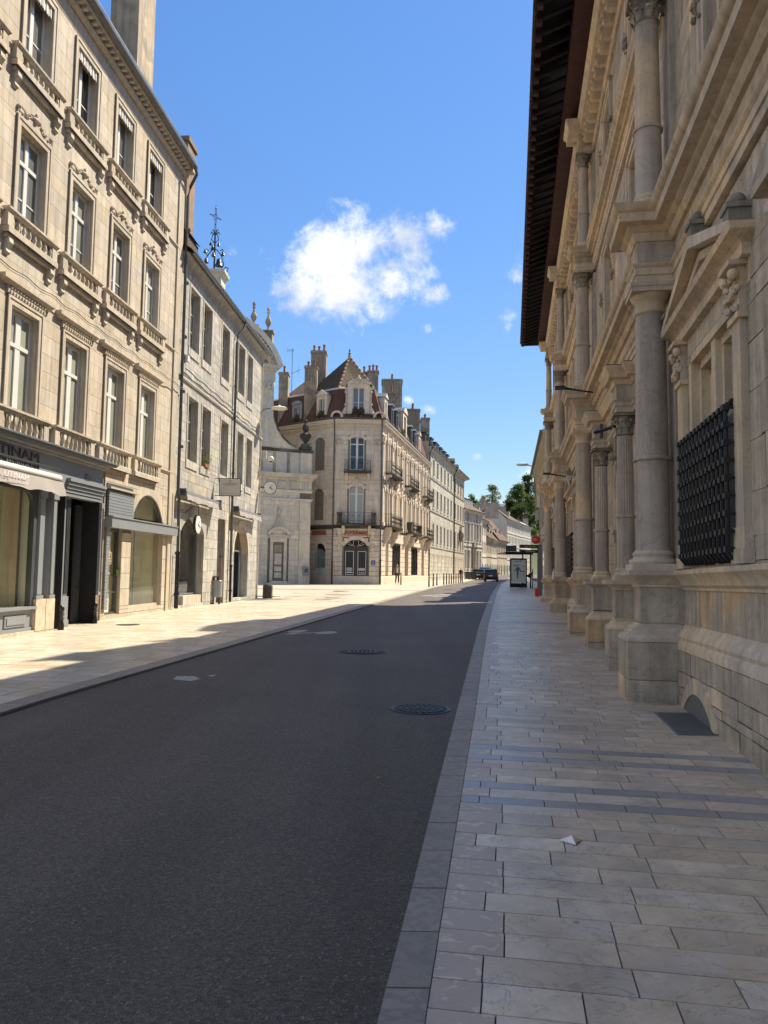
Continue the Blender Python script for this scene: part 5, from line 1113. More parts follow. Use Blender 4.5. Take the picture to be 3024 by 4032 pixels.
# shop 1: depressed arch, glass door, window over a low wall
sB1 = empty('jeweller_shopfront', FB.w(1.9, -.2, .3), 'arched glazed shopfront with clock above and low stone wall in the grey stone house', 'shopfront')
b = MB(FB); spandrel(b, 1.9, 1.45, 3.0, .62, 3.7, -.05, -.001, 12); b.obj('arch_head', 'stone_grey', hB)
voussoirs(FB, hB, 1.9, 1.45, 3.0, .62, .30, -.30, .012, 'stone_grey', 7)
b = MB(FB); b.box(.47, .52, -.35, -.28, .3, 3.4); b.box(.98, 1.05, -.35, -.28, .3, 3.5); b.box(3.25, 3.34, -.35, -.28, .6, 3.3); b.box(.52, .98, -.35, -.28, .3, .95); b.box(.52, .98, -.35, -.28, 2.55, 2.62); b.box(1.05, 3.25, -.35, -.28, .66, .72); b.obj('frame', 'grey_post', sB1)
piece('door_glass', FB, .52, .98, -.32, -.31, .95, 2.55, 'shop_glass', sB1); piece('transom_glass', FB, .52, .98, -.32, -.31, 2.62, 3.6, 'shop_glass', sB1); piece('display_glass', FB, 1.05, 3.25, -.32, -.31, .72, 3.65, 'shop_glass', sB1)
for i in range(4): piece('stone_block', FB, 1.06+i*.55, 1.06+(i+1)*.55-.012, -.36, -.02, -.05, .64, 'stone_beige', sB1)
b = MB(FB); b.quad((.4, -2.4, .2), (3.4, -2.4, .2), (3.4, -2.4, 3.8), (.4, -2.4, 3.8)); b.quad((.4, -.4, .25), (3.4, -.4, .25), (3.4, -2.4, .25), (.4, -2.4, .25)); b.quad((3.38, -.37, .2), (3.38, -2.4, .2), (3.38, -2.4, 3.8), (3.38, -.37, 3.8)); b.quad((.4, -.37, .2), (.4, -2.4, .2), (.4, -2.4, 3.8), (.4, -.37, 3.8)); b.quad((.4, -.37, 3.75), (3.4, -.37, 3.75), (3.4, -2.4, 3.75), (.4, -2.4, 3.75)); b.obj('interior', 'slate_paint_dark', sB1, recalc=False)
b = MB(FB)
for s0, z0_, w_, h_ in ((1.5, .8, .5, 1.1), (2.2, 1.0, .35, .6), (1.6, 2.1, 1.2, .06), (1.6, 2.5, 1.2, .06), (2.6, 1.4, .4, .5)): b.box(s0, s0+w_, -1.2, -.9, z0_, z0_+h_)
b.obj('shelf_goods', 'slate_paint_dark', sB1)
b = MB(FB); b.ext([(1.75, 1.1), (2.15, 1.1), (1.98, 2.0), (1.88, 2.0)], -.8, -.75); b.obj('pennant', 'scallop_cloth', sB1)
for (cx, cz, r) in ((1.25, 2.15, .17), (1.12, 1.75, .1)):
    b = MB(FB); b.tube([(cx+r*.6*math.cos(t), -.305, cz+r*math.sin(t)) for t in [2*math.pi*i/16 for i in range(17)]], .02, 5); b.obj('neon_ring', 'mint', sB1)
def clock(fr, a, n, z, r, label, facing=0, parent=None, hands=(40, 110)):
    t = tag(empty('clock', fr.w(a, n, z)), label, 'clock')
    fw = fr if facing == 0 else Fr(*fr.w(a, n, 0)[:2], 1, .05)
    aa, nn = (a, n) if facing == 0 else (0, 0)
    def dsk(rad, n0, n1, nm, mt):
        P = [(aa+rad*math.cos(2*math.pi*i/28), z+rad*math.sin(2*math.pi*i/28)) for i in range(28)]; b = MB(fw); b.ext(P, nn+n0, nn+n1); return b.obj(nm, mt, t)
    dsk(r, -.09, .0, 'case', 'black_paint'); dsk(r*.93, 0, .012, 'dial', 'white')
    for i in range(12):
        g = 2*math.pi*i/12; b = MB(fw); b.ext([(aa+r*.86*math.cos(g)+q[0]*.012, z+r*.86*math.sin(g)+q[1]*.012) for q in ((-1, -1), (1, -1), (1, 1), (-1, 1))], nn+.012, nn+.016); b.obj('hour_mark', 'letter_dark', t)
    for g, l, w in ((hands[0], .5, .02), (hands[1], .8, .014), (150, .55, .012)):
        d = Vector((math.sin(R(g)), math.cos(R(g)))); e = Vector((-d.y, d.x))*w; c0 = Vector((aa, z))-d*.12*r; c1 = Vector((aa, z))+d*l*r; b = MB(fw); b.ext([tuple(c0-e), tuple(c0+e), tuple(c1+e*.4), tuple(c1-e*.4)], nn+.016, nn+.022); b.obj('hand', 'letter_dark', t)
    return t
clock(FB, 1.45, .34, 3.31, .36, 'round wall clock hung above the jeweller door in the grey stone house')
b = MB(FB); b.tube([(.95, .02, 3.75), (1.05, .2, 3.95), (1.25, .34, 4.02), (1.45, .34, 4.0), (1.45, .34, 3.66)], .014, 6); b.tube([(1.45, .0, 4.1), (1.45, .34, 4.06)], .012, 5); o = b.obj('clock_bracket', 'dark_iron', at=FB.w(1.4, .3, 3.8)); tag(o, 'curved iron bracket holding the jeweller clock', 'bracket')
c2 = clock(FB, 12.75, .60, 5.95, .35, 'large round street clock facing the street on the far corner of the grey stone house', 1, hands=(40, 118))
b = MB(FB); b.tube([(12.78, .0, 6.0), (12.78, .35, 5.98)], .03, 6); b.box(12.70, 12.86, 0, .03, 5.85, 6.15); b.obj('arm', 'dark_iron', c2)
def awning_b(a0, a1, label, word, sub):
    t = tag(empty('awning', FB.w((a0+a1)/2, .3, 4.4)), label, 'awning')
    b = MB(FB); b.box(a0, a1, .0, .13, 4.36, 4.50); b.tube([(a0, .25, 4.40), (a1, .25, 4.40)], .055, 8); b.obj('case', 'awning_dark', t)
    for a in (a0, a1-.06): b = MB(FB); b.box(a, a+.06, .0, .34, 4.26, 4.52); b.obj('end_bracket', 'slate_paint_dark', t)
    b = MB(FB); b.box(a0+.06, a1-.06, .30, .36, 4.33, 4.42); b.obj('front_bar', 'slate_paint', t)
    cloth(FB, t, a0+.06, a1-.02, .345, 4.10, 4.34, 'awning_cloth' if word else 'awning_dark', .05, 30)
    if word: text(word, FB, (a0+a1)/2+.35, .415, 4.25, .12, 'white', t, ext=.002, sx=1.5); text(sub, FB, (a0+a1)/2+.35, .425, 4.165, .05, 'white', t, ext=.002, sx=1.6)
    return t
awning_b(-.1, 4.55, 'folded awning with white lettering over the jeweller shopfront', 'UTINAM', 'BIJOUX'); awning_b(7.4, 11.9, 'folded dark awning over the pointed shop arch at the far end of the grey house', 'UTINAM', 'ATELIER')
# hanging sign board
sg = tag(empty('hanging_sign', FB.w(4.65, .8, 5.1)), 'square cream hanging sign with round logo on the grey stone house', 'sign'); fs = Fr(*FB.w(4.65, 0, 0)[:2], 1, .02)
b = MB(fs); b.box(.18, 1.09, -.03, .03, 4.71, 5.47); b.obj('frame', 'black_paint', sg); b = MB(fs); b.box(.205, 1.065, .03, .036, 4.735, 5.445); b.obj('board', 'sign_white', sg)
b = MB(fs); b.tube([(.0, 0, 5.45), (.18, 0, 5.45)], .015, 5); b.tube([(.0, 0, 4.73), (.18, 0, 4.73)], .015, 5); b.obj('arm', 'black_paint', sg)
text('UTINAM', fs, .635, .038, 5.22, .09, 'letter_dark', sg, ext=.001, sx=1.75); text('BESANÇON', fs, .635, .038, 5.155, .035, 'letter_dark', sg, ext=.001, sx=2.1)
b = MB(fs); b.tube([(.635+.045*math.cos(t), .038, 5.33+.045*math.sin(t)) for t in [2*math.pi*i/18 for i in range(19)]], .006, 4); b.obj('logo', 'letter_dark', sg)
b = MB(fs); b.box(.29, .98, .036, .038, 4.815, 4.822); b.obj('small_print', 'grey_post', sg)
# doorway between, with shoulder-height niche
b = MB(FB); b.box(5.32, 6.38, -.40, -.36, .1, 3.8); b.obj('door', 'slate_paint_dark', hB)
b = MB(FB); b.box(6.30, 6.42, -.02, .05, .1, 3.8); b.obj('door_post', 'stone_beige', hB)
ds = tag(empty('hanging_cloth', FB.w(5.7, .1, 2.1)), 'patterned red and white cloth hanging on a hook in the narrow doorway', 'cloth'); b = MB(FB)
for i in range(8): b.box(5.62+.02*math.sin(i), 5.82+.03*math.cos(i*1.3), .06, .08, 1.25+i*.11, 1.25+i*.11+.11, rng.random())
b.obj('cloth', 'letter_red', ds); b = MB(FB); b.box(5.55, 6.0, .0, .12, 2.18, 2.22); b.obj('shelf', 'dark_iron', ds)
# shop 2: pointed arch door
sB2 = empty('studio_shopfront', FB.w(9.3, -.2, .3), 'tall pointed arch doorway with half open glass door under the dark awning', 'shopfront')
b = MB(FB); P = [(8.0, 2.4), (8.15, 2.95), (8.5, 3.4), (9.0, 3.66), (9.375, 3.72), (9.75, 3.66), (10.25, 3.4), (10.6, 2.95), (10.75, 2.4)]
for p, q in zip(P, P[1:]): b.ext([p, q, (q[0], 3.73), (p[0], 3.73)], -.05, -.001, .4)
b.obj('arch_head', 'stone_grey', hB)
for i in range(8):
    p, q = Vector(P[i]), Vector(P[i+1]); cc_ = Vector((9.375, 2.4)); b = MB(FB); b.ext([tuple(p), tuple(q), tuple(q+(q-cc_).normalized()*.28), tuple(p+(p-cc_).normalized()*.28)], -.36, .014); b.obj('arch_stone', 'stone_beige', hB)
b = MB(FB); b.box(8.0, 8.08, -.36, -.3, .3, 2.5); b.box(10.3, 10.4, -.36, -.3, .3, 2.6); b.box(8.0, 10.7, -.36, -.3, 2.5, 2.58); b.box(9.15, 9.25, -.36, -.3, .3, 2.5); b.obj('frame', 'grey_post', sB2)
piece('door_glass', FB, 8.08, 9.15, -.34, -.33, .3, 2.5, 'shop_glass', sB2); piece('fanlight', FB, 8.05, 10.7, -.34, -.33, 2.58, 3.7, 'shop_glass', sB2)
b = MB(FB); b.quad((7.9, -2.4, .2), (10.8, -2.4, .2), (10.8, -2.4, 3.8), (7.9, -2.4, 3.8)); b.quad((10.74, -.37, .2), (10.74, -2.4, .2), (10.74, -2.4, 3.8), (10.74, -.37, 3.8)); b.quad((7.9, -.37, .25), (10.8, -.37, .25), (10.8, -2.4, .25), (7.9, -2.4, .25)); b.quad((7.9, -.37, 3.75), (10.8, -.37, 3.75), (10.8, -2.4, 3.75), (7.9, -2.4, 3.75)); b.obj('interior', 'cloth_navy', sB2, recalc=False)
text('ATELIER', FB, 9.0, -.32, 2.95, .13, 'letter_gold', sB2, ext=.002, sx=1.3)
# flower pot on the sill
fp = tag(empty('window_plant', FB.w(3.3, .05, 5.75)), 'potted grassy plant spilling over a first floor sill of the grey house', 'plant'); b = MB(FB); b.box(3.0, 3.5, -.12, .08, 5.72, 5.86); b.obj('trough', 'terracotta', fp)
b = MB(FB); g = random.Random(3)
for i in range(260):
    a, n, z = g.gauss(3.28, .16), g.gauss(.03, .07), g.gauss(6.05, .12) if i % 4 else g.gauss(5.6, .15); d = .05; b.add([(a, n, z), (a+g.uniform(-d, d), n+g.uniform(-d, d), z+d), (a+g.uniform(-d, d), n+g.uniform(-d, d), z-d*.3)], [(0, 1, 2)])
b.obj('foliage', 'leaf_mid', fp, kind='stuff', recalc=False)
# wall lamp and camera at the far corner
lp = tag(empty('street_lamp', FB.w(12.9, .4, 10.2)), 'flat white street lamp on a short arm at the far corner of the grey house', 'lamp'); b = MB(FB); b.tube([(12.9, .0, 9.95), (12.9, .1, 10.15), (12.9, .5, 10.2)], .03, 6); b.obj('arm', 'grey_pipe', lp)
b = MB(FB); b.lathe(12.9, .95, [(.02, 10.16), (.42, 10.17), (.45, 10.2), (.35, 10.26), (.1, 10.31), (.04, 10.38)], 18); b.obj('lamp_head', 'sign_white', lp, smooth=True)
cm = tag(empty('security_camera', FB.w(13.05, .4, 7.6)), 'white dome security camera on the far corner of the grey house', 'camera'); b = MB(FB); b.box(13.0, 13.12, .08, .3, 7.55, 7.95); b.tube([(13.06, .25, 7.8), (13.06, .5, 7.8), (13.06, .52, 7.65)], .03, 6); b.obj('arm', 'sign_white', cm); b = MB(FB); b.sphere(13.06, .54, 7.52, .15, 10, 7); b.obj('housing', 'white', cm, smooth=True); b = MB(FB); b.sphere(13.06, .54, 7.42, .09, 10, 6); b.obj('dome', 'black_paint', cm, smooth=True)
# litter bin and stone guard post on the pavement
tb = tag(empty('litter_bin', (-6.98, 32.4, gz(-7, 32.4))), 'dark metal litter bin on two posts in front of the grey stone house', 'litter bin'); z = gz(-7, 32.4); fb = Fr(-6.98, 32.4, 1, 0)
for a in (-.17, .09): b = MB(fb); b.box(a, a+.08, -.04, .04, z-.02, z+.35); b.obj('post', 'black_paint', tb)
b = MB(fb); b.lathe(0, 0, [(.22, z+.3), (.24, z+.32), (.25, z+.98), (.23, z+1.0)], 14); b.obj('body', 'slate_paint', tb, smooth=True); b = MB(fb); b.lathe(0, 0, [(.26, z+1.12), (.27, z+1.15), (.2, z+1.18)], 14); b.obj('lid', 'black_paint', tb); b = MB(fb); b.box(-.05, .05, -.25, -.2, z+.95, z+1.13); b.obj('hinge', 'black_paint', tb)
z = gz(-6.2, 40.2); b = MB(); b.lathe(-6.05, -40.6, [(.26, z-.05), (.26, z+.65), (.22, z+.75), (.1, z+.8)], 10); o = b.obj('guard_stone', 'stone_black', at=(-6.05, 40.6, z)); tag(o, 'short weathered stone post at the foot of the far corner of the grey house', 'stone post')
# ------------------------------------------------------------------ church beyond the grey house
FC = Fr(-6.2, 64.6, .92, .39)                           # s = 0 at its right hand corner
ch = empty('church', (-9, 63, .5), 'pale stone baroque church front with volute, bell cage and small carved doorway', 'church')
backing(FC, ch, -14, 0, .2, 9.75, [], depth=.2, mat='mortar')
DC = [(-3.35, -2.05, .8, 4.0)]
ashlar(FC, ch, -8, -.95, .4, 8.1, DC, .42, (.5, 1.1), gap=.01, mat='stone_church', limit=110, seed=41, pad=.25)
piece('plinth_block', FC, -1.0, .0, -.1, .16, .3, 2.0, 'stone_church', ch); piece('plinth_block', FC, -7.5, -3.9, -.1, .12, .3, 1.75, 'stone_church', ch)
b = MB(FC); b.box(-.95, -.02, -.1, .10, 2.0, 7.4); b.obj('corner_pilaster', 'stone_church', ch)
b = MB(FC); b.box(-5.6, -4.6, -.1, .22, 2.0, 8.1); b.obj('pilaster', 'stone_church', ch); b = MB(FC); b.box(-5.7, -4.5, -.1, .30, .3, 2.0); b.sweep([(-5.7, -.1), (-5.7, .30), (-4.5, .30), (-4.5, -.1)], [(-.1, 1.85), (.02, 1.87), (.05, 1.95), (-.02, 2.1), (-.1, 2.12)]); b.obj('pilaster_base', 'stone_church', ch)
pth = [(-14, .22), (-4.5, .22), (-4.5, .05), (-1.0, .05), (-1.0, .14), (.04, .14), (.04, -1.5)]
for z0, prof, nm in ((7.4, [(-.3, 0), (.02, 0), (.02, .08), (.07, .12), (.07, .2), (-.3, .22)], 'necking'), (8.1, [(-.3, 0), (0, 0), (.02, .12), (.05, .16), (.05, .24), (-.3, .28)], 'architrave'), (8.38, [(-.3, 0), (-.01, 0), (-.01, .72), (-.3, .74)], 'frieze'), (9.1, [(-.3, 0), (.03, 0), (.05, .10), (.12, .14), (.15, .22), (.32, .26), (.34, .4), (.42, .5), (.44, .58), (-.3, .66)], 'cornice')):
    b = MB(FC); b.sweep(pth, [(o, z0+z) for o, z in prof]); b.obj(nm, 'stone_church' if nm != 'cornice' else 'stone_pale', ch)
for a in (-.5, -1.55, -2.6, -3.6): b = MB(FC); b.box(a-.28, a+.28, .03, .16, 8.46, 9.02); b.obj('metope', 'stone_pale', ch)
pth2 = [(-14, .2), (-5, .2), (-5, -.02), (-1.0, -.02), (-1.0, .12), (.02, .12), (.02, -1)]
b = MB(FC); b.sweep(pth2, [(-.3, 9.7), (0, 9.7), (0, 11.5), (-.3, 11.5)]); b.obj('attic', 'stone_church', ch)
for a in (-2.0, -3.2, -4.3): b = MB(FC); b.box(a-.12, a+.12, -.05, .03, 9.75, 11.45); b.obj('attic_strip', 'stone_dirty', ch)
b = MB(FC); b.sweep(pth2, [(-.3, 11.5), (.03, 11.5), (.10, 11.62), (.13, 11.75), (-.3, 11.82)]); b.obj('attic_coping', 'stone_black', ch)
P = [(-1.35, 11.8)]                                      # concave volute sweeping up to the tall middle part
V = [(-1.35, 11.9), (-1.9, 12.1), (-2.5, 12.6), (-3.0, 13.3), (-3.35, 14.2), (-3.55, 15.2), (-3.62, 16.0)]
b = MB(FC)
for p, q in zip(V, V[1:]): b.ext([p, (p[0], 11.75), (q[0], 11.75), q], -.5, .0, .5)
b.ext([(-3.62, 16), (-3.62, 11.75), (-5, 11.75), (-5, 16)], -.5, .0, .5); b.obj('volute', 'stone_church', ch)
b = MB(FC); 
for p, q in zip(V, V[1:]): b.ext([p, q, (q[0]+.02, q[1]+.16), (p[0]+.05, p[1]+.16)], -.55, .08, .5)
b.obj('volute_coping', 'stone_black', ch)
ashlar(FC, ch, -12, -3.6, 11.8, 17.3, [], .42, (.5, 1.1), n0=-.1, n1=.03, gap=.012, mat='stone_church', limit=60, seed=42)
b = MB(FC); b.box(-4.35, -3.45, -.1, .22, 11.8, 17.3); b.obj('upper_pilaster', 'stone_church', ch)
b = MB(FC); g = random.Random(2)
for k in range(22): b.sphere(-3.9+g.uniform(-.45, .45), .2+g.uniform(0, .12), 16.5+g.uniform(0, .7), g.uniform(.08, .15), 6, 4)
b.obj('carved_capital', 'stone_church', ch, smooth=True)
b = MB(FC); b.sweep([(-14, .05), (-4.4, .05), (-4.4, .22), (-3.4, .22), (-3.4, -2.5)], [(-.3, 17.3), (.04, 17.3), (.06, 17.7), (.03, 17.75), (.03, 18.1), (.14, 18.15), (.2, 18.3), (.36, 18.35), (.42, 18.6), (-.3, 18.7)]); b.obj('upper_entablature', 'stone_church', ch)
# segmental pediment seen from its right hand side
cx, cz, rad = -8.7, 16.7, 6.2; A = [(cx+rad*math.cos(t), cz+rad*math.sin(t)) for t in [R(18+4.5*i) for i in range(33)]]
b = MB(FC)
for p, q in zip(A, A[1:]):
    if q[0] < -14.5: break
    b.ext([p, q, (cx+(q[0]-cx)*.93, cz+(q[1]-cz)*.93), (cx+(p[0]-cx)*.93, cz+(p[1]-cz)*.93)], -.2, .62, .5); b.ext([(cx+(p[0]-cx)*.93, cz+(p[1]-cz)*.93), (cx+(q[0]-cx)*.93, cz+(q[1]-cz)*.93), (cx+(q[0]-cx)*.86, cz+(q[1]-cz)*.86), (cx+(p[0]-cx)*.86, cz+(p[1]-cz)*.86)], -.2, .2, .5)
b.obj('curved_pediment', 'stone_church', ch)
for i in range(3, 26):
    t = R(18+4.5*i*.75); b = MB(FC); x, z = cx+rad*.9*math.cos(t), cz+rad*.9*math.sin(t); b.box(x-.1, x+.1, .2, .52, z-.08, z+.12); b.obj('modillion', 'stone_church', ch)
b = MB(FC)
for p, q in zip(A, A[1:]): b.quad((p[0], .6, p[1]), (q[0], .6, q[1]), (q[0], -4, q[1]), (p[0], -4, p[1]))
b.obj('lead_roof', 'zinc', ch, recalc=False)
FIN = [(.10, 0), (.26, .1), (.22, .25), (.12, .35), (.1, .5), (.22, .75), (.36, 1.05), (.38, 1.25), (.30, 1.5), (.16, 1.75), (.11, 2.05), (.14, 2.3), (.22, 2.35), (.1, 2.45), (.18, 2.6), (.21, 2.75), (.17, 2.92), (.02, 3.02)]
for px_, zt, Y in ((991, 1165, 63.5), (1050, 1187, 64.5)):
    x = (px_-1512-14)/3030*Y; z = 1.65+(2243-zt)*Y/3030-2.15; f2 = Fr(x, Y, 1, 0); t = tag(empty('stone_finial', (x, Y, z)), 'carved stone vase finial on the church roof, ' + ('left of the pair' if px_ < 1000 else 'right of the pair'), 'finial')
    b = MB(f2); b.box(-.42, .42, -.42, .42, z-2.6, z-.15); b.box(-.52, .52, -.52, .52, z-.15, z); b.obj('pedestal', 'stone_dirty', t)
    b = MB(f2); b.lathe(0, 0, [(r*.72, z+h*.71) for r, h in FIN], 16, flute=.06); b.obj('vase', 'stone_dirty', t)
# urn on the right corner
t = tag(empty('stone_urn', FC.w(-.5, -.2, 11.8)), 'dark weathered stone urn on the right corner of the church', 'urn'); b = MB(FC); b.box(-.95, -.05, -.65, .25, 11.8, 12.05); b.box(-.82, -.18, -.52, .12, 12.05, 12.3); b.obj('foot', 'stone_black', t)
b = MB(FC); b.lathe(-.5, -.2, [(.18, 12.3), (.14, 12.45), (.3, 12.62), (.5, 12.95), (.52, 13.1), (.4, 13.2), (.2, 13.3), (.18, 13.4), (.3, 13.6), (.26, 13.9), (.14, 14.1), (.16, 14.3), (.05, 14.45)], 14, flute=.12); b.obj('urn', 'stone_black', t)
# bell cage
t = tag(empty('bell_cage', (-13, 59, 24)), 'black wrought iron carillon with bronze bells and a gilded cross above the church', 'bell cage'); fk = Fr(-13.65, 59, 1, 0, dz=1.1)
b = MB(fk); b.box(-.75, .75, -.75, .75, 20.5, 23.2); b.sweep([(-.75, -.75), (-.75, .75), (.75, .75), (.75, -.75)], [(-.2, 23.2), (.02, 23.2), (.12, 23.4), (.3, 23.55), (.32, 23.75), (-.2, 23.85)]); b.obj('pedestal', 'stone_church', t)
b = MB(fk); b.tube([(0, 0, 23.8), (0, 0, 27.1)], .07, 6); b.obj('mast', 'black_paint', t)
for sd in (-1, 1):
    for q in ([(.7, 23.85), (1.05, 23.95), (1.1, 24.2), (.9, 24.3), (.8, 24.15)], [(.9, 23.85), (.5, 24.0), (.75, 24.5), (.55, 25.2), (.25, 25.6), (.0, 25.8)], [(.55, 25.2), (.75, 25.5), (.62, 25.75), (.45, 25.6)], [(0, 26.2), (.28, 26.5), (.2, 26.9), (0, 27.0)], [(0, 26.9), (.3, 27.15), (.34, 26.95)], [(0, 26.9), (.14, 27.3), (.25, 27.3)]):
        b = MB(fk); b.tube([(sd*x, 0, z) for x, z in q], .045, 5); b.obj('scroll', 'black_paint', t)
for x, n, z, s_ in ((.42, .3, 24.55, .52), (-.6, .2, 24.75, .34), (.0, .4, 25.15, .28), (.68, .1, 25.35, .27), (-.72, .1, 25.55, .25), (-.1, .3, 25.75, .28), (-.32, .1, 26.15, .2), (.32, .1, 26.1, .23)):
    b = MB(fk); b.lathe(x, n, [(s_*.62, z-s_*.6), (s_*.56, z-s_*.5), (s_*.4, z-s_*.1), (s_*.34, z+s_*.3), (s_*.2, z+s_*.5), (s_*.05, z+s_*.6)], 12); b.sphere(x, n, z-s_*.62, s_*.13, 6, 4); b.obj('bell', 'bronze', t, smooth=True)
b = MB(fk)
for d in (-.045, .045): b.tube([(d, 0, 27.1), (d, 0, 29.1)], .022, 4); b.tube([(-.42, .1, 28.55+d), (-.1, 0, 28.45+d)], .022, 4); b.tube([(.42, -.1, 28.2+d), (.1, 0, 28.3+d)], .022, 4)
b.tube([(.17*math.cos(a_), 0, 28.38+.2*math.sin(a_)) for a_ in [2*math.pi*i/14 for i in range(15)]], .02, 4); b.tube([(0, 0, 29.1), (0, 0, 29.35)], .02, 4)
for e in ((0, 0, 29.1), (-.42, .1, 28.55), (.42, -.1, 28.2), (0, 0, 27.75)): b.sphere(e[0], e[1], e[2], .06, 6, 4)
b.obj('cross', 'dark_iron', t)
# carved side door
dr = empty('church_door', FC.w(-2.7, 0, .8), parent=ch)
b = MB(FC); b.box(-3.15, -2.25, -.12, -.05, .8, 3.85); b.obj('door_slab', 'stone_church', dr)
for q in ((-3.0, -2.4, 1.0, 1.45), (-3.0, -2.4, 1.55, 1.95), (-3.0, -2.4, 2.1, 3.0), (-3.0, -2.4, 3.1, 3.7)): b = MB(FC); b.box(q[0], q[1], -.06, -.02, q[2], q[3]); b.obj('carved_panel', 'stone_dirty' if q[2] > 3.05 else 'stone_church', dr)
b = MB(FC); b.tube([(-2.7+.2*math.sin(u)*1.1, .0, 2.55+.22*math.cos(u)+.08*abs(math.sin(u))) for u in [2*math.pi*i/14 for i in range(15)]], .03, 5); b.obj('carved_heart', 'stone_church', dr)
b = MB(FC)
for sd in (-1, 1): b.box(-2.7+sd*.58-.12, -2.7+sd*.58+.12, -.1, .10, .8, 3.95)
b.box(-3.4, -2.0, -.1, .10, 3.95, 4.25); b.box(-3.55, -1.85, -.1, .22, 4.45, 4.55); b.box(-3.45, -1.95, -.1, .12, 4.25, 4.45); b.obj('door_case', 'stone_church', dr)
b = MB(FC); Q1 = arch_pts(-2.7, .95, 4.6, .62, 12); Q2 = arch_pts(-2.7, .72, 4.6, .42, 12)
for i in range(12): b.ext([Q1[i], Q1[i+1], Q2[i+1], Q2[i]], -.1, .24)
b.obj('arched_hood', 'stone_church', dr)
b = MB(FC); b.ext([(-3.3, 5.1), (-3.15, 5.3), (-2.98, 5.6), (-2.85, 6.05), (-2.55, 6.05), (-2.42, 5.6), (-2.25, 5.3), (-2.1, 5.1)], -.1, .14); b.lathe(-2.7, .05, [(.14, 6.05), (.10, 6.2), (.2, 6.4), (.16, 6.65), (.04, 6.8)], 10); b.obj('crowning_scroll', 'stone_pale', dr)
for i in range(3): piece('step', FC, -4.0+.3*i, -1.4-.3*i, 0, 1.1-.33*i, .25+.17*i, .42+.17*i, 'stone_church', ch)
t = tag(empty('letter_box', FC.w(-.35, .3, 1.5)), 'grey metal box on the corner plinth of the church beside the gate', 'box'); b = MB(FC); b.box(-.62, -.1, .16, .34, 1.25, 1.98); b.obj('housing', 'slate_paint', t); b = MB(FC); b.box(-.5, -.22, .34, .36, 1.5, 1.8); b.obj('panel', 'slate_paint_dark', t)
b = MB(); b.box(-30, -11.5, -75, -61.5, .2, 17); o = b.obj('nave_wall', 'stone_church', ch)
b = MB(); b.quad((-30, -61, 0.2), (-9.5, -63.2, 0.2), (-9.5, -63.2, 0.3), (-30, -61, .3))
# lamp arm of the far corner shown dark against the church
# ------------------------------------------------------------------ corner building with the cut corner
cb = empty('corner_building', (-2.3, 67, .5), 'ornate pinkish stone corner building with mansard roof, carved dormers and iron balconies', 'building')
F1 = Fr(-4.4, 66.0, 1, .02)                             # cut corner, s 0..4.12
F2 = Fr(-4.4-.78*9, 66.0+.62*9, .78, -.62)              # left flank, s 0..9
F3 = Fr(-.28, 66.08, .204, .979)                        # street side, s 0..27.5
LC = 27.6
OP1 = [(1.37, 2.62, 10.35, 13.25), (1.37, 2.62, 5.75, 9.0), (1.0, 3.06, .55, 4.45)]
OP2 = []
backing(F1, cb, 0, 4.12, .2, 14.5, OP1, depth=.3, mat='mortar', revmat='stone_rose')
ashlar(F1, cb, 0, 4.12, 5.6, 14.1, OP1[:2], .42, (.45, 1.0), gap=.012, mat='stone_rose', limit=150, seed=51, pad=.16)
ashlar(F1, cb, 0, 4.12, .35, 5.3, OP1[2:], .44, (.9, 1.6), n1=.05, gap=.035, mat='stone_rose', name='banded_stone', limit=60, seed=52, pad=.12)
backing(F2, cb, 0, 8.97, .2, 14.5, [(7.0, 8.2, .2, 4.0)], depth=.5, mat='mortar', revmat='stone_rose')
ashlar(F2, cb, 6.4, 8.97, 5.6, 14.1, [(6.75, 7.85, 6.0, 8.8), (6.75, 7.85, 10.4, 13.3)], .42, (.5, 1.0), gap=.012, mat='stone_rose', limit=60, seed=53)
ashlar(F2, cb, 0, 6.4, 5.6, 14.1, [], .28, (.3, .6), gap=.012, mat='stone_rose', name='rubble_stone', limit=60, seed=54)
ashlar(F2, cb, 5.5, 8.97, .35, 5.2, [(7.0, 8.2, .2, 4.55)], .44, (.5, 1.2), n1=.05, gap=.035, mat='stone_rose', name='banded_stone', limit=30, seed=55)
for z0, z1 in ((6.0, 8.8), (10.4, 13.3)):                # blind windows
    b = MB(F2); b.box(6.75, 7.85, -.14, -.10, z0, z1); b.obj('blind_window', 'stone_rose', cb)
    b = MB(F2)
    for z in (z0+.6, z0+1.2, z0+1.8): b.box(6.8, 7.8, -.10, -.085, z, z+.04)
    b.box(7.28, 7.32, -.10, -.085, z0, z1); b.obj('blind_joints', 'stone_dirty', cb, kind='stuff')
    voussoirs(F2, cb, 7.3, .55, z1-.35, .38, .22, -.1, .06, 'stone_rose', 7)
# ---- cornices running round the three fronts
def around(z0, prof, nm, mat, ext=0.):
    pts = [F2.w(0, 0, 0), F2.w(9, 0, 0), F1.w(4.12, 0, 0), F3.w(LC, 0, 0)]; P = [(p[0], -p[1]) for p in pts]
    b = MB(); b.sweep(P, [(o, z0+z) for o, z in prof]); return b.obj(nm, mat, cb)
around(14.05, [(-.3, 0), (.04, 0), (.06, .08), (.14, .12), (.16, .28), (.34, .34), (.36, .48), (.44, .58), (.45, .66), (-.3, .72)], 'cornice', 'stone_rose')
around(14.71, [(-.3, 0), (.36, 0), (.42, .10), (.44, .16), (.38, .16), (-.3, .1)], 'gutter', 'zinc_dark')
around(5.28, [(-.2, 0), (.03, 0), (.05, .06), (.16, .12), (.18, .2), (-.2, .24)], 'band_cornice', 'stone_black')
around(9.30, [(-.2, 0), (.03, 0), (.05, .05), (.05, .14), (-.2, .16)], 'string_course', 'stone_rose')
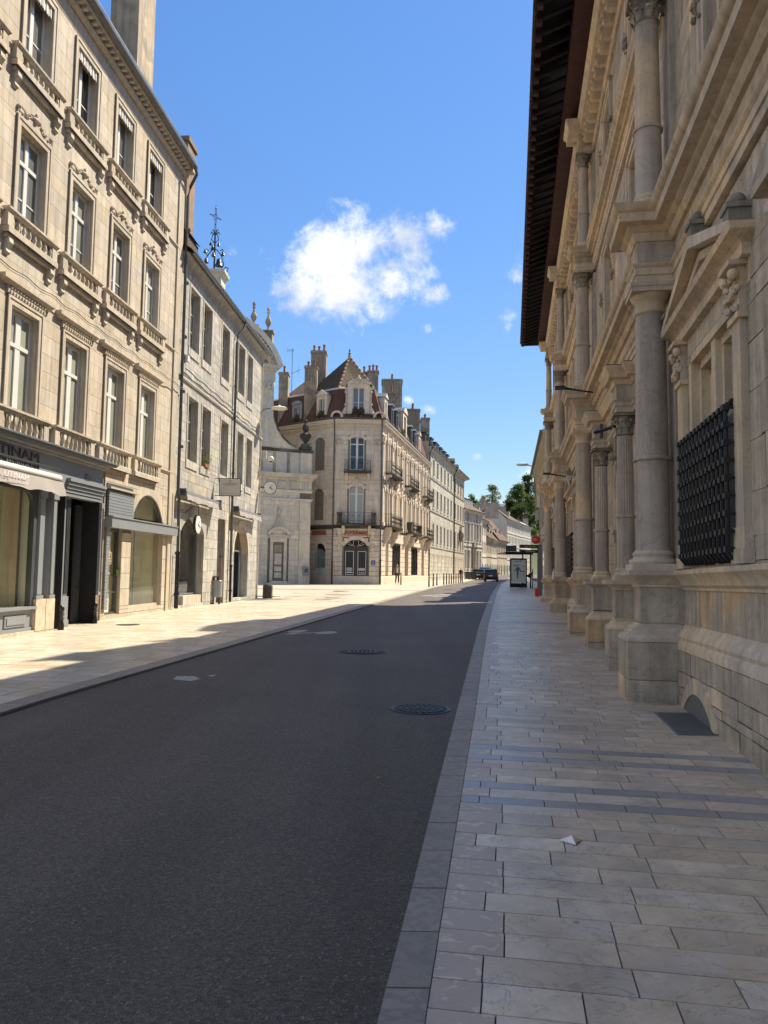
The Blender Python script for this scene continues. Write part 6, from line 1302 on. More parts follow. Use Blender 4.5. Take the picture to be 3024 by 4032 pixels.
around(.2, [(-.2, 0), (.10, 0), (.10, .95), (.06, 1.02), (-.2, 1.03)], 'plinth', 'stone_rose')
# ---- cut corner: pilasters, windows, balconies
def capital(fr, a, z, w=.26, n=.08):
    b = MB(fr); g = random.Random(int(a*9+z)); b.box(a-w, a+w, 0, n, z-.02, z+.04); b.box(a-w*1.1, a+w*1.1, 0, n+.04, z+.52, z+.58)
    for k in range(11): b.sphere(a+g.uniform(-w*.8, w*.8), n+.02, z+.1+.38*g.random(), g.uniform(.05, .09), 6, 4)
    b.obj('carved_capital', 'stone_rose', cb, smooth=True)
for a in (.38, 3.72):
    b = MB(F1); b.box(a-.26, a+.26, 0, .05, 5.6, 6.2); b.box(a-.22, a+.22, 0, .05, 6.3, 8.5); b.box(a-.16, a+.16, .05, .07, 6.4, 8.3); b.obj('lower_pilaster', 'stone_rose', cb)
    b = MB(F1); b.box(a-.22, a+.22, 0, .05, 9.6, 12.5)
    for k in range(5): b.box(a-.18+k*.08, a-.15+k*.08, .05, .065, 9.9, 12.4)
    b.obj('upper_pilaster', 'stone_rose', cb); capital(F1, a, 12.55)
for (a0, a1, z0, z1), curt in zip(OP1[:2], ('pane_dark', 'pane_curtain')):
    window(F1, cb, a0, a1, z0, z1, -.18, 'white_frame', curt, rows=(.5,) if curt == 'pane_dark' else (.1, .33), transom=z0+(z1-z0)*.78, mid=.09, st=.08, arch=.28)
    c = (a0+a1)/2; voussoirs(F1, cb, c, .64, z1-.32, .34, .28, -.02, .08, 'stone_rose', 7)
    b = MB(F1); b.ext([(c-.12, z1-.02), (c+.12, z1-.02), (c+.18, z1+.55), (c-.18, z1+.55)], 0, .16); b.obj('keystone', 'stone_rose', cb)
def balcony(fr, a0, a1, z, proj=.7, h=1.0, stone_ends=False, label=None, slab_mat='stone_black', curve=0., corbels=True):
    t = empty('balcony', fr.w((a0+a1)/2, proj, z), parent=cb)
    b = MB(fr); b.sweep([(a0, 0), (a0, proj), (a1, proj), (a1, 0)], [(-.1, z-.18), (.0, z-.18), (.06, z-.1), (.08, z-.02), (-.1, z)]); b.box(a0, a1, 0, proj, z-.17, z-.01); b.obj('slab', slab_mat, t)
    g = MB(fr)
    for zz in (z+.05, z+h): g.tube([(a0+.03, .02, zz), (a0+.03, proj-.03, zz), (a1-.03, proj-.03, zz), (a1-.03, .02, zz)], .018, 5)
    g.obj('rail', 'black_paint', t)
    def scroll(p, q, n):
        w = q-p; b = MB(fr); c = (p+q)/2; hz = h*.5
        for sd in (-1, 1):
            b.tube([(c+sd*w*.04, n, z+.08), (c+sd*w*.38, n, z+h*.22), (c+sd*w*.34, n, z+h*.45), (c+sd*w*.12, n, z+h*.42), (c+sd*w*.16, n, z+h*.28)], .010, 4); b.tube([(c+sd*w*.45, n, z+h*.95), (c+sd*w*.1, n, z+h*.88), (c+sd*w*.1, n, z+h*.64), (c+sd*w*.32, n, z+h*.62), (c+sd*w*.3, n, z+h*.78)], .010, 4)
        b.tube([(c, n, z+.06), (c, n, z+h)], .008, 4); b.obj('scrollwork', 'dark_iron', t)
    m = max(2, round((a1-a0)/.42)); w = (a1-a0-.1)/m
    for i in range(m): scroll(a0+.05+i*w, a0+.05+(i+1)*w, proj-.03)
    for a in (a0+.03, a1-.03):
        b = MB(fr); b.box(a-.025, a+.025, proj-.055, proj-.005, z, z+h+.02); b.obj('post', 'black_paint', t)
        b = MB(fr)
        for k in range(4): n = .1+k*(proj-.15)/4; b.tube([(a, n, z), (a, n, z+h)], .009, 4)
        b.obj('side_bars', 'dark_iron', t)
    if stone_ends:
        for a in (a0-.2, a1+.2): b = MB(fr); b.box(a-.18, a+.18, 0, proj-.05, z-.15, z+.12); b.box(a-.13, a+.13, 0, proj-.12, z+.12, z+.8); b.box(a-.19, a+.19, 0, proj-.03, z+.8, z+.98); b.obj('stone_end', 'stone_black', t)
    if corbels:
        for a in (a0+.18, a1-.18):
            b = MB(fr); P = [(0, z-.18), (proj-.05, z-.18), (proj-.08, z-.32), (proj*.55, z-.42), (proj*.4, z-.62), (.0, z-.9)]
            b.add([(a-.12, q, zz) for q, zz in P]+[(a+.12, q, zz) for q, zz in P], [tuple(range(6)), tuple(range(6, 12))]+[(i, (i+1) % 6, 6+(i+1) % 6, 6+i) for i in range(6)]); b.sphere(a, proj*.8, z-.3, .13, 8, 5); b.obj('corbel', 'stone_rose', t)
    return t
balcony(F1, .95, 3.2, 10.22, .55, .95); balcony(F1, .75, 3.35, 5.66, .8, .98, stone_ends=True)
text("INTERMED'", F1, 2.05, .08, 4.88, .33, 'letter_red', cb, ext=.02, sx=1.35, shear=.35, bold=.008)
b = MB(F1); b.box(1.05, 3.05, .05, .068, 4.68, 5.10); b.obj('sign_panel', 'brown_door', cb)
b = MB(F1); b.box(1.08, 3.02, .066, .072, 4.71, 5.07); b.obj('sign_ground', 'sign_brick', cb)
# door with fanlight
dd = empty('entrance_door', F1.w(2.03, 0, .55), parent=cb)
b = MB(F1); spandrel(b, 2.03, 1.03, 3.75, .6, 4.46, -.04, .049, 12); b.obj('door_arch', 'stone_rose', cb); voussoirs(F1, cb, 2.03, 1.03, 3.75, .6, .3, .0, .075, 'stone_rose', 9)
b = MB(F1); b.box(1.0, 3.06, -.26, -.2, .55, 3.72); b.obj('leaves', 'brown_door', dd)
b = MB(F1); b.ext(arch_pts(2.03, 1.02, 3.75, .6, 14), -.24, -.22); b.obj('fanlight', 'interior_dark', dd)
b = MB(F1); b.box(1.0, 3.06, -.22, -.12, 3.58, 3.76); b.box(2.0, 2.06, -.2, -.14, .55, 3.6); b.obj('transom', 'brown_door', dd)
for sd in (-1, 1):
    for q in ([(.08, 3.8), (.5, 3.85), (.75, 4.0), (.6, 4.15), (.45, 4.0)], [(.05, 4.3), (.25, 4.2), (.2, 3.95), (.4, 3.9)], [(.95, 3.82), (.85, 3.95), (.9, 4.05)]):
        b = MB(F1); b.tube([(2.03+sd*x, -.19, z) for x, z in q], .022, 5); b.obj('iron_scroll', 'white_frame', dd)
    c = 2.03+sd*.53; fr_ = MB(F1)
    for x0, x1, z0, z1 in ((c-.36, c-.32, 1.32, 3.36), (c+.32, c+.36, 1.32, 3.36), (c-.36, c+.36, 3.32, 3.36), (c-.36, c+.36, 1.32, 1.36)): fr_.box(x0, x1, -.2, -.17, z0, z1)
    fr_.obj('light_frame', 'white_frame', dd); piece('pane', F1, c-.33, c+.33, -.199, -.19, 1.34, 3.34, 'interior_dark', dd)
    for k in range(5): piece('bar', F1, c-.24+k*.12, c-.225+k*.12, -.186, -.17, 1.36, 3.32, 'grey_post', dd)
    piece('lower_panel', F1, c-.34, c+.34, -.2, -.17, .72, 1.16, 'brown_door', dd)
    for z, w, h in ((1.86, .26, .06), (1.74, .28, .05), (1.62, .22, .06), (1.48, .30, .07)) if sd < 0 else ((1.86, .28, .04), (1.77, .30, .05), (1.68, .28, .04)): piece('window_lettering', F1, c-w, c+w*.9, -.168, -.165, z, z+h, 'white', dd)
text('30 ANS', F1, 2.56, -.165, 1.50, .15, 'white', dd, ext=.002, bold=.004)
piece('letter_slot', F1, 1.42, 1.80, -.17, -.15, 1.14, 1.22, 'brass', dd)
for a in (.58, 3.45):                                    # carved consoles each side of the name
    b = MB(F1); b.box(a-.22, a+.22, 0, .5, 5.1, 5.28); b.sphere(a, .3, 4.95, .26, 10, 6); b.sphere(a, .18, 4.62, .18, 8, 5); b.obj('console', 'stone_rose', cb, smooth=True)
    b = MB(F1); b.sphere(a, .1, 3.6, .18, 8, 5); b.sphere(a, .1, 3.85, .14, 8, 5); b.ext([(a-.12, 3.5), (a+.12, 3.5), (a, 3.1)], .04, .14); b.obj('carved_mask', 'stone_rose', cb, smooth=True)
b = MB(F1); b.box(3.33, 3.72, .05, .07, 2.15, 2.75); o = b.obj('name_plate', 'sign_white', at=F1.w(3.5, .06, 2.4)); tag(o, 'blue and white plate on the wall right of the brown double door', 'plate')
b = MB(F1); b.box(3.34, 3.71, .07, .078, 2.16, 2.58); q = b.obj('blue_field', 'blue_plate', o)
for z, w in ((2.48, .1), (2.38, .14), (2.28, .1), (2.2, .13)): piece('line_of_print', F1, 3.525-w, 3.525+w, .078, .08, z, z+.025, 'sign_white', o)
pipe('drainpipe', F1, [(.0, .52, 14.7), (.02, .3, 14.3), (.02, .13, 13.9), (.02, .13, 2.4)], .06, 'grey_pipe', 'grey drainpipe on the left edge of the cut corner facade', (12, 10.5, 8, 6.5, 4))
pipe('cast_iron_pipe', F1, [(.02, .14, 2.45), (.02, .14, .5)], .075, 'letter_red', 'dark red foot of the drainpipe left of the brown double door', (2.4,))
pipe('drainpipe', F1, [(4.14, .52, 14.7), (4.14, .3, 14.3), (4.14, .15, 13.9), (4.14, .15, 2.6)], .065, 'grey_pipe', 'grey drainpipe on the right edge of the cut corner facade', (12, 10, 8, 6, 4))
pipe('cast_iron_pipe', F1, [(4.14, .16, 2.65), (4.14, .16, .5)], .08, 'black_paint', 'black foot of the drainpipe right of the brown double door', (2.6, 1.5))
# gateway in the flank
gt = tag(empty('iron_gate', F2.w(7.6, 0, .5)), 'pale blue iron gate with spiked bars between the church and the corner building', 'gate')
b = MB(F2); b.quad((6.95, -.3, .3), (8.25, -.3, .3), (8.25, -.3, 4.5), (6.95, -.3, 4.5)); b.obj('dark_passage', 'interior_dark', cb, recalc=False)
b = MB(F2); spandrel(b, 7.6, .6, 3.5, .55, 4.55, -.04, .049, 10); b.obj('gate_arch', 'stone_rose', cb); voussoirs(F2, cb, 7.6, .6, 3.5, .5, .25, 0, .07, 'stone_rose', 7)
for i in range(15): b = MB(F2); a = 6.98+i*.088; zt = 3.1+.35*math.sin(math.pi*i/14); b.tube([(a, .02, 1.9), (a, .02, zt), (a, .02, zt+.12)], [.014, .014, .003], 5); b.obj('bar', 'mint', gt)
b = MB(F2)
for z in (.75, 1.3, 1.9, 2.75): b.box(6.98, 8.22, .0, .035, z, z+.04)
b.box(7.58, 7.62, 0, .04, .6, 3.0); b.obj('rail', 'mint', gt)
for c in (7.28, 7.92):
    b = MB(F2); b.box(c-.28, c+.28, .005, .012, .65, 1.88); b.obj('sheet_panel', 'sign_white', gt); b = MB(F2); b.tube([(c-.28, .02, .7), (c+.28, .02, 1.85)], .012, 4); b.tube([(c+.28, .02, .7), (c-.28, .02, 1.85)], .012, 4); b.obj('brace', 'mint', gt)
piece('sign_panel', F2, 6.6, 8.3, .05, .075, 4.72, 5.12, 'terracotta', cb)
# ---- street side: shops, bays, balconies, tall arched windows
backing(F3, cb, 0, LC, .2, 14.5, [(2.0, 3.2, .5, 4.2), (5.0, 9.1, 1.3, 4.35), (11.6, 13.6, .5, 4.3), (15.4, 19.6, 1.3, 4.35), (22.4, 24.2, .5, 4.2)], depth=.5, mat='stone_rose', revmat='stone_rose')
bays = [1.3, 3.5, 5.6, 8.3, 10.7, 13.6, 16.1, 18.7, 21.3, 23.6, 25.8]
ops3 = [(a-.55, a+.55, 10.0, 13.3) for a in bays]+[(a-.55, a+.55, 5.75, 8.9) for a in bays]
ashlar(F3, cb, 0, LC, 5.5, 14.1, ops3, .45, (.5, 1.1), n0=-.02, n1=.03, gap=.014, mat='stone_rose', limit=60, seed=57)
ashlar(F3, cb, 0, LC, .35, 5.3, [(2.0, 3.2, .5, 4.2), (5.0, 9.1, 1.3, 4.35), (11.6, 13.6, .5, 4.3), (15.4, 19.6, 1.3, 4.35), (22.4, 24.2, .5, 4.2)], .44, (.6, 1.1), n1=.07, n0=-.02, gap=.04, mat='stone_rose', name='banded_stone', limit=60, seed=58)
for i, a in enumerate(bays):
    for z0, z1, cv in ((10.0, 13.3, 'pane_grey'), (5.75, 8.9, 'pane_curtain')):
        b = MB(F3); b.box(a-.55, a+.55, -.30, -.26, z0, z1-.3); b.ext(arch_pts(a, .55, z1-.35, .4, 8), -.30, -.26)
        o = window(F3, cb, a-.52, a+.52, z0, z1, -.08, 'white_frame', cv, rows=(.5,), transom=z0+(z1-z0)*.75, panes=False)
        b = MB(F3)
        for sd in (-1, 1): b.box(a+sd*.66-.11, a+sd*.66+.11, 0, .2, z0-.2, z1-.1)
        b.obj('window_jamb', 'stone_rose', cb)
        b = MB(F3); Q1 = arch_pts(a, .8, z1-.3, .75, 8); Q2 = arch_pts(a, .55, z1-.35, .42, 8)
        for k in range(8): b.ext([Q1[k], Q1[k+1], Q2[k+1], Q2[k]], 0, .24)
        b.box(a-.14, a+.14, 0, .34, z1+.1, z1+.55); b.obj('window_hood', 'stone_rose', cb)
for i, a in enumerate([.25, 4.5, 7.0, 9.5, 12.1, 14.8, 17.4, 20.0, 22.5, 24.7, 27.1]):
    for z0, z1 in ((9.6, 12.9), (5.6, 9.1)): b = MB(F3); b.box(a-.2, a+.2, 0, .17, z0, z1); b.box(a-.28, a+.28, 0, .28, z0, z0+.3); b.box(a-.27, a+.27, 0, .26, z1-.1, z1); b.obj('pilaster', 'stone_rose', cb)
    capital(F3, a, 12.9, .24, .17)
for a0, a1, z in ((1.0, 6.2, 10.3), (7.6, 9.0, 10.3), (11.2, 16.1, 10.3), (17.9, 19.3, 10.3), (22.0, 26.6, 10.3), (1.2, 6.4, 5.68), (7.6, 9.0, 5.68), (12.4, 18.2, 5.68), (22.4, 26.9, 5.68)):
    balcony(F3, a0, a1, z, .75 if a1-a0 > 2 else .2, 1.0, stone_ends=(a0 == 12.4), corbels=a1-a0 > 2)
for a, z in ((1.5, 3.9), (5.0, 3.9), (11.0, 4.0), (14.2, 4.0), (20.8, 3.9), (26.0, 3.9)):
    b = MB(F3); P = [(0, 5.25), (.72, 5.25), (.6, 4.95), (.35, 4.75), (.42, 4.5), (.2, 4.2), (0, 3.9)]
    b.add([(a-.2, q, zz) for q, zz in P]+[(a+.2, q, zz) for q, zz in P], [tuple(range(7)), tuple(range(7, 14))]+[(i, (i+1) % 7, 7+(i+1) % 7, 7+i) for i in range(7)]); b.sphere(a, .4, 4.8, .22, 8, 5); b.obj('corbel', 'stone_rose', cb)
for a0, a1 in ((5.0, 9.1), (15.4, 19.6)):
    sw = MB(F3)
    for k in range(5): x = a0+(a1-a0)*k/4; sw.box(x-.06, x+.06, -.2, .02, 1.3, 4.3)
    sw.box(a0, a1, -.2, 0, 1.25, 1.35); sw.box(a0, a1, -.2, .0, 4.1, 4.35); sw = sw.obj('shop_window', 'black_paint', cb)
    for k in range(4): x = a0+(a1-a0)*k/4; piece('pane', F3, x+.06, x+(a1-a0)/4-.06, -.12, -.1, 1.35, 4.1, 'pane_grey', sw)
    piece('blind_box', F3, a0-.1, a1+.1, .02, .35, 4.3, 4.75, 'stone_rose', cb)
for a0, a1 in ((2.0, 3.2), (22.4, 24.2), (11.6, 13.6)): b = MB(F3); b.box(a0, a1, -.32, -.26, .5, 3.6); b.box(a0, a1, -.34, -.28, 3.6, 4.2); b.obj('shop_door', 'brown_door' if a0 > 5 else 'mint', cb)
# ---- mansard roof
def wp(fr, a, n): p = fr.w(a, n, 0); return (p[0], -p[1])
E0 = [wp(F2, 0, .1), wp(F2, 9, .1), wp(F1, 4.12, .1), wp(F3, LC, .1)]; 
def inset(d):
    pts = [Vector(p) for p in E0]; out_ = []
    for i, p in enumerate(pts):
        ds = []
        if i > 0: ds.append((p-pts[i-1]).normalized())
        if i < 3: ds.append((pts[i+1]-p).normalized())
        ns = [Vector((-d_.y, d_.x)) for d_ in ds]; m = ns[0] if len(ns) == 1 else (ns[0]+ns[1])/(1+ns[0].dot(ns[1])); out_.append((p.x-m.x*d, p.y-m.y*d))
    return out_
E1 = inset(.95); zc0, zc1 = 14.85, 17.75
def roofq(P, Q, z0, z1, mat, nm):
    b = MB(); b.slope((P[0][0], P[0][1], z0), (P[1][0], P[1][1], z0), (Q[1][0], Q[1][1], z1), (Q[0][0], Q[0][1], z1)); return b.obj(nm, mat, cb, recalc=False)
for i in range(3): roofq((E0[i], E0[i+1]), (E1[i], E1[i+1]), zc0, zc1, 'roof_red', 'mansard_slope')
apex = (-3.35, -69.2)
for (i, m) in ((0, 'roof_dark'), (1, 'roof_patterned'), (2, 'roof_dark')):
    A_, B_ = E1[i], E1[i+1]
    if i == 0: A_ = (B_[0]+(A_[0]-B_[0])*.45, B_[1]+(A_[1]-B_[1])*.45)
    if i == 2: B_ = (A_[0]+(B_[0]-A_[0])*.12, A_[1]+(B_[1]-A_[1])*.12)
    b = MB(); A3, B3, C3 = Vector((A_[0], A_[1], zc1)), Vector((B_[0], B_[1], zc1)), Vector((*apex, 21.2)); ux = (B3-A3).normalized(); vy = (C3-A3)-ux*(C3-A3).dot(ux); vy.normalize(); f_ = lambda P: ((P-A3).dot(ux), (P-A3).dot(vy))
    b.add([tuple(A3), tuple(B3), tuple(C3)], [(0, 1, 2)], uv=[[f_(A3), f_(B3), f_(C3)]]); b.obj('pavilion_slope', m, cb, recalc=False)
for i, mt in ((1, 'terracotta'), (2, 'terracotta')):
    P0, P1 = Vector((*E1[i], zc1)), Vector((*apex, 21.2)); m = 17
    for k in range(m): b = MB(); p = P0.lerp(P1, (k+.5)/m); b.sphere(p.x, p.y, p.z+.03, .115, 6, 4); b.obj('ridge_tile', 'stone_rose' if k % 2 == 0 else mt, cb)
for i in (0, 1, 2): b = MB(); A_, B_ = E1[i], E1[i+1]; b.sweep([A_, B_], [(-.1, zc1-.12), (.05, zc1-.12), (.08, zc1), (0, zc1+.06), (-.1, zc1+.06)]); b.obj('curb_flashing', 'sign_white' if i < 2 else 'zinc', cb)
t = MB(); t.lathe(apex[0], apex[1], [(.12, 21.1), (.16, 21.3), (.08, 21.4), (.14, 21.55), (.05, 21.65), (.08, 21.8), (.01, 22.0)], 8); t.obj('roof_finial', 'zinc_dark', cb)
b = MB(F3); b.slope((3, -1.0, zc1), (LC, -1.0, zc1), (LC, -5.5, 20.2), (3, -5.5, 20.2)); b.obj('upper_roof', 'roof_brown', cb, recalc=False)
b = MB(F2); b.slope((0, -1.0, zc1-.6), (6.5, -1.0, zc1-.6), (6.5, -5.5, 20.6), (0, -5.5, 20.6)); b.obj('upper_roof', 'roof_brown', cb, recalc=False)
b = MB(F2); b.slope((-14, -2.0, 15), (0, -2.0, 15), (0, -6, 18.8), (-14, -6, 18.8)); b.obj('rear_roof', 'roof_brown', cb, recalc=False)
# ---- dormers
def dormer(fr, a, w, z0, z1, nf, mat, roof, kind='tri', depth=1.6, win='pane_grey', frame='cream_frame'):
    t = empty('dormer', fr.w(a, nf, z0), parent=cb)
    b = MB(fr)
    b.box(a-w, a-w*.52, nf-.25, nf, z0, z1); b.box(a+w*.52, a+w, nf-.25, nf, z0, z1); b.box(a-w*.52, a+w*.52, nf-.25, nf, z1-.35, z1); b.box(a-w, a+w, nf-.2, nf+.06, z0-.12, z0)
    b.box(a-w, a-w+.05, nf-depth, nf-.25, z0, z1); b.box(a+w-.05, a+w, nf-depth, nf-.25, z0, z1); b.obj('dormer_front', mat, t)
    window(fr, t, a-w*.52, a+w*.52, z0, z1-.35, nf-.18, frame, win, rows=(.5,), panes=False)
    b = MB(fr)
    if kind == 'tri': b.ext([(a-w-.12, z1), (a+w+.12, z1), (a, z1+w*.75)], nf-.3, nf+.10)
    elif kind == 'seg': b.ext([(a-w-.1, z1)]+arch_pts(a, w+.1, z1, w*.5, 8)[1:-1]+[(a+w+.1, z1)], nf-.3, nf+.10)
    else: b.box(a-w-.12, a+w+.12, nf-.1, nf+.15, z1, z1+.12)
    b.obj('dormer_pediment', mat if kind != 'flat' else roof, t)
    b = MB(fr)
    if kind == 'tri': b.quad((a-w-.14, nf+.12, z1+.02), (a, nf+.12, z1+w*.8), (a, nf-depth, z1+w*.8), (a-w-.14, nf-depth, z1+.02)); b.quad((a+w+.14, nf+.12, z1+.02), (a, nf+.12, z1+w*.8), (a, nf-depth, z1+w*.8), (a+w+.14, nf-depth, z1+.02))
    elif kind == 'seg':
        Q = arch_pts(a, w+.12, z1+.02, w*.52, 8)
        for p, q in zip(Q, Q[1:]): b.quad((p[0], nf+.12, p[1]), (q[0], nf+.12, q[1]), (q[0], nf-depth, q[1]), (p[0], nf-depth, p[1]))
    else: b.box(a-w-.14, a+w+.14, nf-depth, nf+.17, z1+.12, z1+.16)
    b.obj('dormer_roof', roof, t, recalc=False); return t
def flowers(fr, a, n, z, w, label):
    t = tag(empty('flower_pots', fr.w(a, n, z)), label, 'plant pots'); g = random.Random(int(a*50+z))
    for k in range(2): b = MB(fr); b.lathe(a-w/2+k*w, n, [(.10, z), (.14, z+.22)], 8); b.obj('pot', 'terracotta', t)
    b = MB(fr)
    for i in range(150): x, y, q = a+g.gauss(0, w*.6), n+g.gauss(0, .1), z+.3+abs(g.gauss(0, .18)); b.add([(x, y, q), (x+g.uniform(-.1, .1), y+.05, q+.1), (x+g.uniform(-.1, .1), y-.05, q+.02)], [(0, 1, 2)])
    b.obj('foliage', 'leaf_mid', t, kind='stuff', recalc=False)
# central carved dormer of the cut corner
t = dormer(F1, 2.05, .98, 15.0, 17.95, -.05, 'stone_rose', 'zinc', 'seg', 2.2, 'pane_grey', 'white_frame')
for sd in (-1, 1):
    b = MB(F1); a = 2.05+sd*1.02; b.ext([(a, 15.0), (a+sd*.42, 15.0), (a+sd*.38, 15.5), (a+sd*.14, 15.9), (a+sd*.10, 16.6), (a+sd*.14, 17.4), (a, 17.6)], -.3, -.05); b.sphere(a+sd*.24, -.05, 15.35, .17, 8, 5); b.sphere(a+sd*.1, -.04, 16.1, .11, 8, 5); b.sphere(a+sd*.1, -.04, 17.2, .11, 8, 5); b.obj('scroll_volute', 'stone_rose', t)
    b = MB(F1); c = 2.05+sd*1.85; Q = arch_pts(c, .55, 14.9, .6, 8); Q2 = arch_pts(c, .38, 14.9, .42, 8)
    for k in range(8): b.ext([Q[k], Q[k+1], Q2[k+1], Q2[k]], -.1, .28)
    b.sphere(c-sd*.4, .1, 15.1, .16, 8, 5); b.obj('broken_pediment', 'stone_rose', cb)
b = MB(F1); g = random.Random(5)
for k in range(16): b.sphere(2.05+g.uniform(-.55, .55), .06, 18.05+g.uniform(0, .28), .08, 6, 4)
b.sphere(2.05, .1, 18.35, .2, 8, 6); b.sphere(2.05, .08, 18.62, .1, 6, 4); b.obj('carved_tympanum', 'stone_rose', t, smooth=True)
bt = MB(F1)
for k in range(9): bt.tube([(1.53+k*.13, .14, 15.0), (1.53+k*.13, .14, 15.62)], .012, 4)
bt.tube([(1.5, .0, 15.63), (1.5, .15, 15.63), (2.6, .15, 15.63), (2.6, 0, 15.63)], .016, 4); bt.obj('window_rail', 'black_paint', t)
flowers(F1, 2.05, .02, 14.92, .5, 'pots of plants behind the rail of the central carved dormer')
dormer(F2, 7.35, .62, 15.0, 17.1, -.05, 'stone_rose', 'zinc', 'tri'); flowers(F2, 7.3, .12, 14.85, .5, 'potted plants on the ledge of the pedimented dormer left of the corner')
dormer(F2, 4.3, .62, 14.95, 16.7, -.05, 'slate_paint', 'zinc', 'seg'); flowers(F2, 4.3, .12, 14.75, .5, 'potted plants on the ledge of the round topped zinc dormer')
dormer(F3, 1.9, .62, 15.0, 17.1, -.05, 'stone_rose', 'zinc', 'tri')
for a in (5.0, 7.4): dormer(F3, a, .5, 15.0, 17.0, -.05, 'zinc_dark', 'zinc', 'seg', frame='mint')
dormer(F3, 11.5, 1.1, 15.0, 17.7, -.05, 'stone_rose', 'zinc', 'seg')
for a in (15.6, 18.0): dormer(F3, a, .5, 15.0, 17.0, -.05, 'zinc_dark', 'zinc', 'seg', frame='mint')
dormer(F3, 21.0, .62, 15.0, 17.1, -.05, 'stone_rose', 'zinc', 'tri'); flowers(F3, 9.2, .2, 14.95, .4, 'small yellow green plant on the street side gutter between the dormers')
# ---- chimneys
def ch_px(p0, p1, ytop, Y, zb, depth, k, mat='chimney_render'):
    x0, x1 = (p0-1522)/3030*Y, (p1-1522)/3030*Y; z = 1.65+(2249-ytop)*Y/3030; return chimney(Fr(0, Y, 1, 0), cb, x0, x1, -depth, 0, zb, z, mat, k)
ch_px(1094, 1131, 1458, 70.4, 14.5, 1.0, 1); ch_px(1197, 1246, 1430, 68.2, 14.8, 1.0, 2); ch_px(1221, 1281, 1368, 69.8, 16, 1.2, 3); ch_px(1449, 1492, 1446, 74, 17, .9, 3); ch_px(1422, 1446, 1452, 75, 17, 1.5, 1)
ch_px(1507, 1588, 1480, 81, 17, 2.2, 5); ch_px(1532, 1558, 1532, 76, 16, .9, 2); ch_px(1604, 1660, 1600, 88, 17, 2.4, 5); ch_px(1665, 1699, 1635, 95, 17, 2.6, 2)
t = tag(empty('tv_aerial', (-8.6, 70, 18)), 'thin television aerial on the roof left of the corner building', 'aerial'); fa = Fr(-8.75, 70.5, 1, 0); b = MB(fa); b.tube([(0, 0, 17), (0, 0, 22.2)], .025, 4); b.obj('mast', 'grey_pipe', t)
b = MB(fa); b.tube([(-.5, 0, 22.1), (.2, 0, 22.2)], .015, 4); b.tube([(-.1, 0, 19.9), (.8, 0, 20.3)], .02, 4)
for k in range(5): b.tube([(-.45+k*.13, 0, 22.3), (-.45+k*.13, 0, 21.95)], .01, 4)
b.tube([(.55, 0, 20.6), (.55, 0, 19.9)], .012, 4); b.obj('elements', 'grey_pipe', t)
piece('end_wall', F3, LC-.05, LC, -8, -.05, 5, 17.6, 'stone_rose', cb)
b = MB(F3); b.slope((LC, .1, zc0), (LC, -8, zc0), (LC, -5.5, 20.1), (LC, -1, 17.7)); b.obj('gable', 'stone_rose', cb, recalc=False)
# ------------------------------------------------------------------ plain four storey house and its neighbour further down
def row_house(name, fr, length, zb, zc, floors, cols, stonem, label, strings=(), roofz=3.2, roofm='roof_brown', cw=1.25, pane='pane_grey', depth=7, seed=1, blocks=0, shut=None, frame='white_frame', cat='house', eave=.45, gable=None, nstart=0., pitched=True):
    t = empty(name, fr.w(length/2, 0, zb), label, cat)
    ops = [(a-cw/2, a+cw/2, z0, z1) for a in cols for z0, z1 in floors]
    backing(fr, t, 0, length, zb-.6, zc, ops, n=-.02, depth=.3, mat=stonem, revmat=stonem)
    if blocks: ashlar(fr, t, 0, length, zb, zc-.2, ops, .5, (.6, 1.3), n0=-.04, n1=.012, gap=.014, mat=stonem, limit=blocks, seed=seed)
    for a in cols:
        for z0, z1 in floors:
            window(fr, t, a-cw/2, a+cw/2, z0, z1, -.22, frame, pane, rows=(.5,), panes=False, st=.09)
            b = MB(fr); b.box(a-cw/2-.16, a-cw/2, -.02, .035, z0-.1, z1+.16); b.box(a+cw/2, a+cw/2+.16, -.02, .035, z0-.1, z1+.16); b.box(a-cw/2, a+cw/2, -.02, .035, z1, z1+.16); b.box(a-cw/2-.16, a+cw/2+.16, -.02, .08, z0-.18, z0); b.obj('window_surround', stonem, t)
            if shut:
                for sd in (-1, 1): piece('shutter', fr, a+sd*cw*.77-cw*.24, a+sd*cw*.77+cw*.24, .03, .07, z0, z1, shut, t)
    for z in strings: b = MB(fr); b.sweep([(0, 0), (length, 0)], [(-.05, z-.12), (.05, z-.12), (.1, z-.02), (.12, z+.1), (-.05, z+.14)]); b.obj('string_course', stonem, t)
    b = MB(fr); b.sweep([(0, 0), (length, 0), (length, -depth*.4)], [(-.1, zc-.5), (.04, zc-.5), (.12, zc-.32), (eave*.8, zc-.12), (eave, zc), (-.1, zc+.05)]); b.obj('cornice', stonem, t)
    b = MB(fr); b.sweep([(0, eave), (length, eave)], [(-.02, zc-.06), (.1, zc-.04), (.12, zc+.08), (-.02, zc+.09)]); b.obj('gutter', 'zinc_dark', t)
    if pitched:
        b = MB(fr); b.slope((0, eave, zc), (length, eave, zc), (length, -depth/2, zc+roofz), (0, -depth/2, zc+roofz)); b.slope((length, -depth, zc), (0, -depth, zc), (0, -depth/2, zc+roofz), (length, -depth/2, zc+roofz)); b.obj('roof', roofm, t, recalc=False)
        b = MB(fr)
        for a in (0, length): b.add([(a, 0, zb), (a, -depth, zb), (a, -depth, zc), (a, -depth/2, zc+roofz-.05), (a, 0, zc)], [(0, 1, 2, 3, 4)])
        b.obj('gable_wall', stonem, t, recalc=False)
    return t
FD = Fr(5.38, 93.2, .233, 1); LD = 21.9
DCOL = [0.5+3.15*i for i in range(7)]
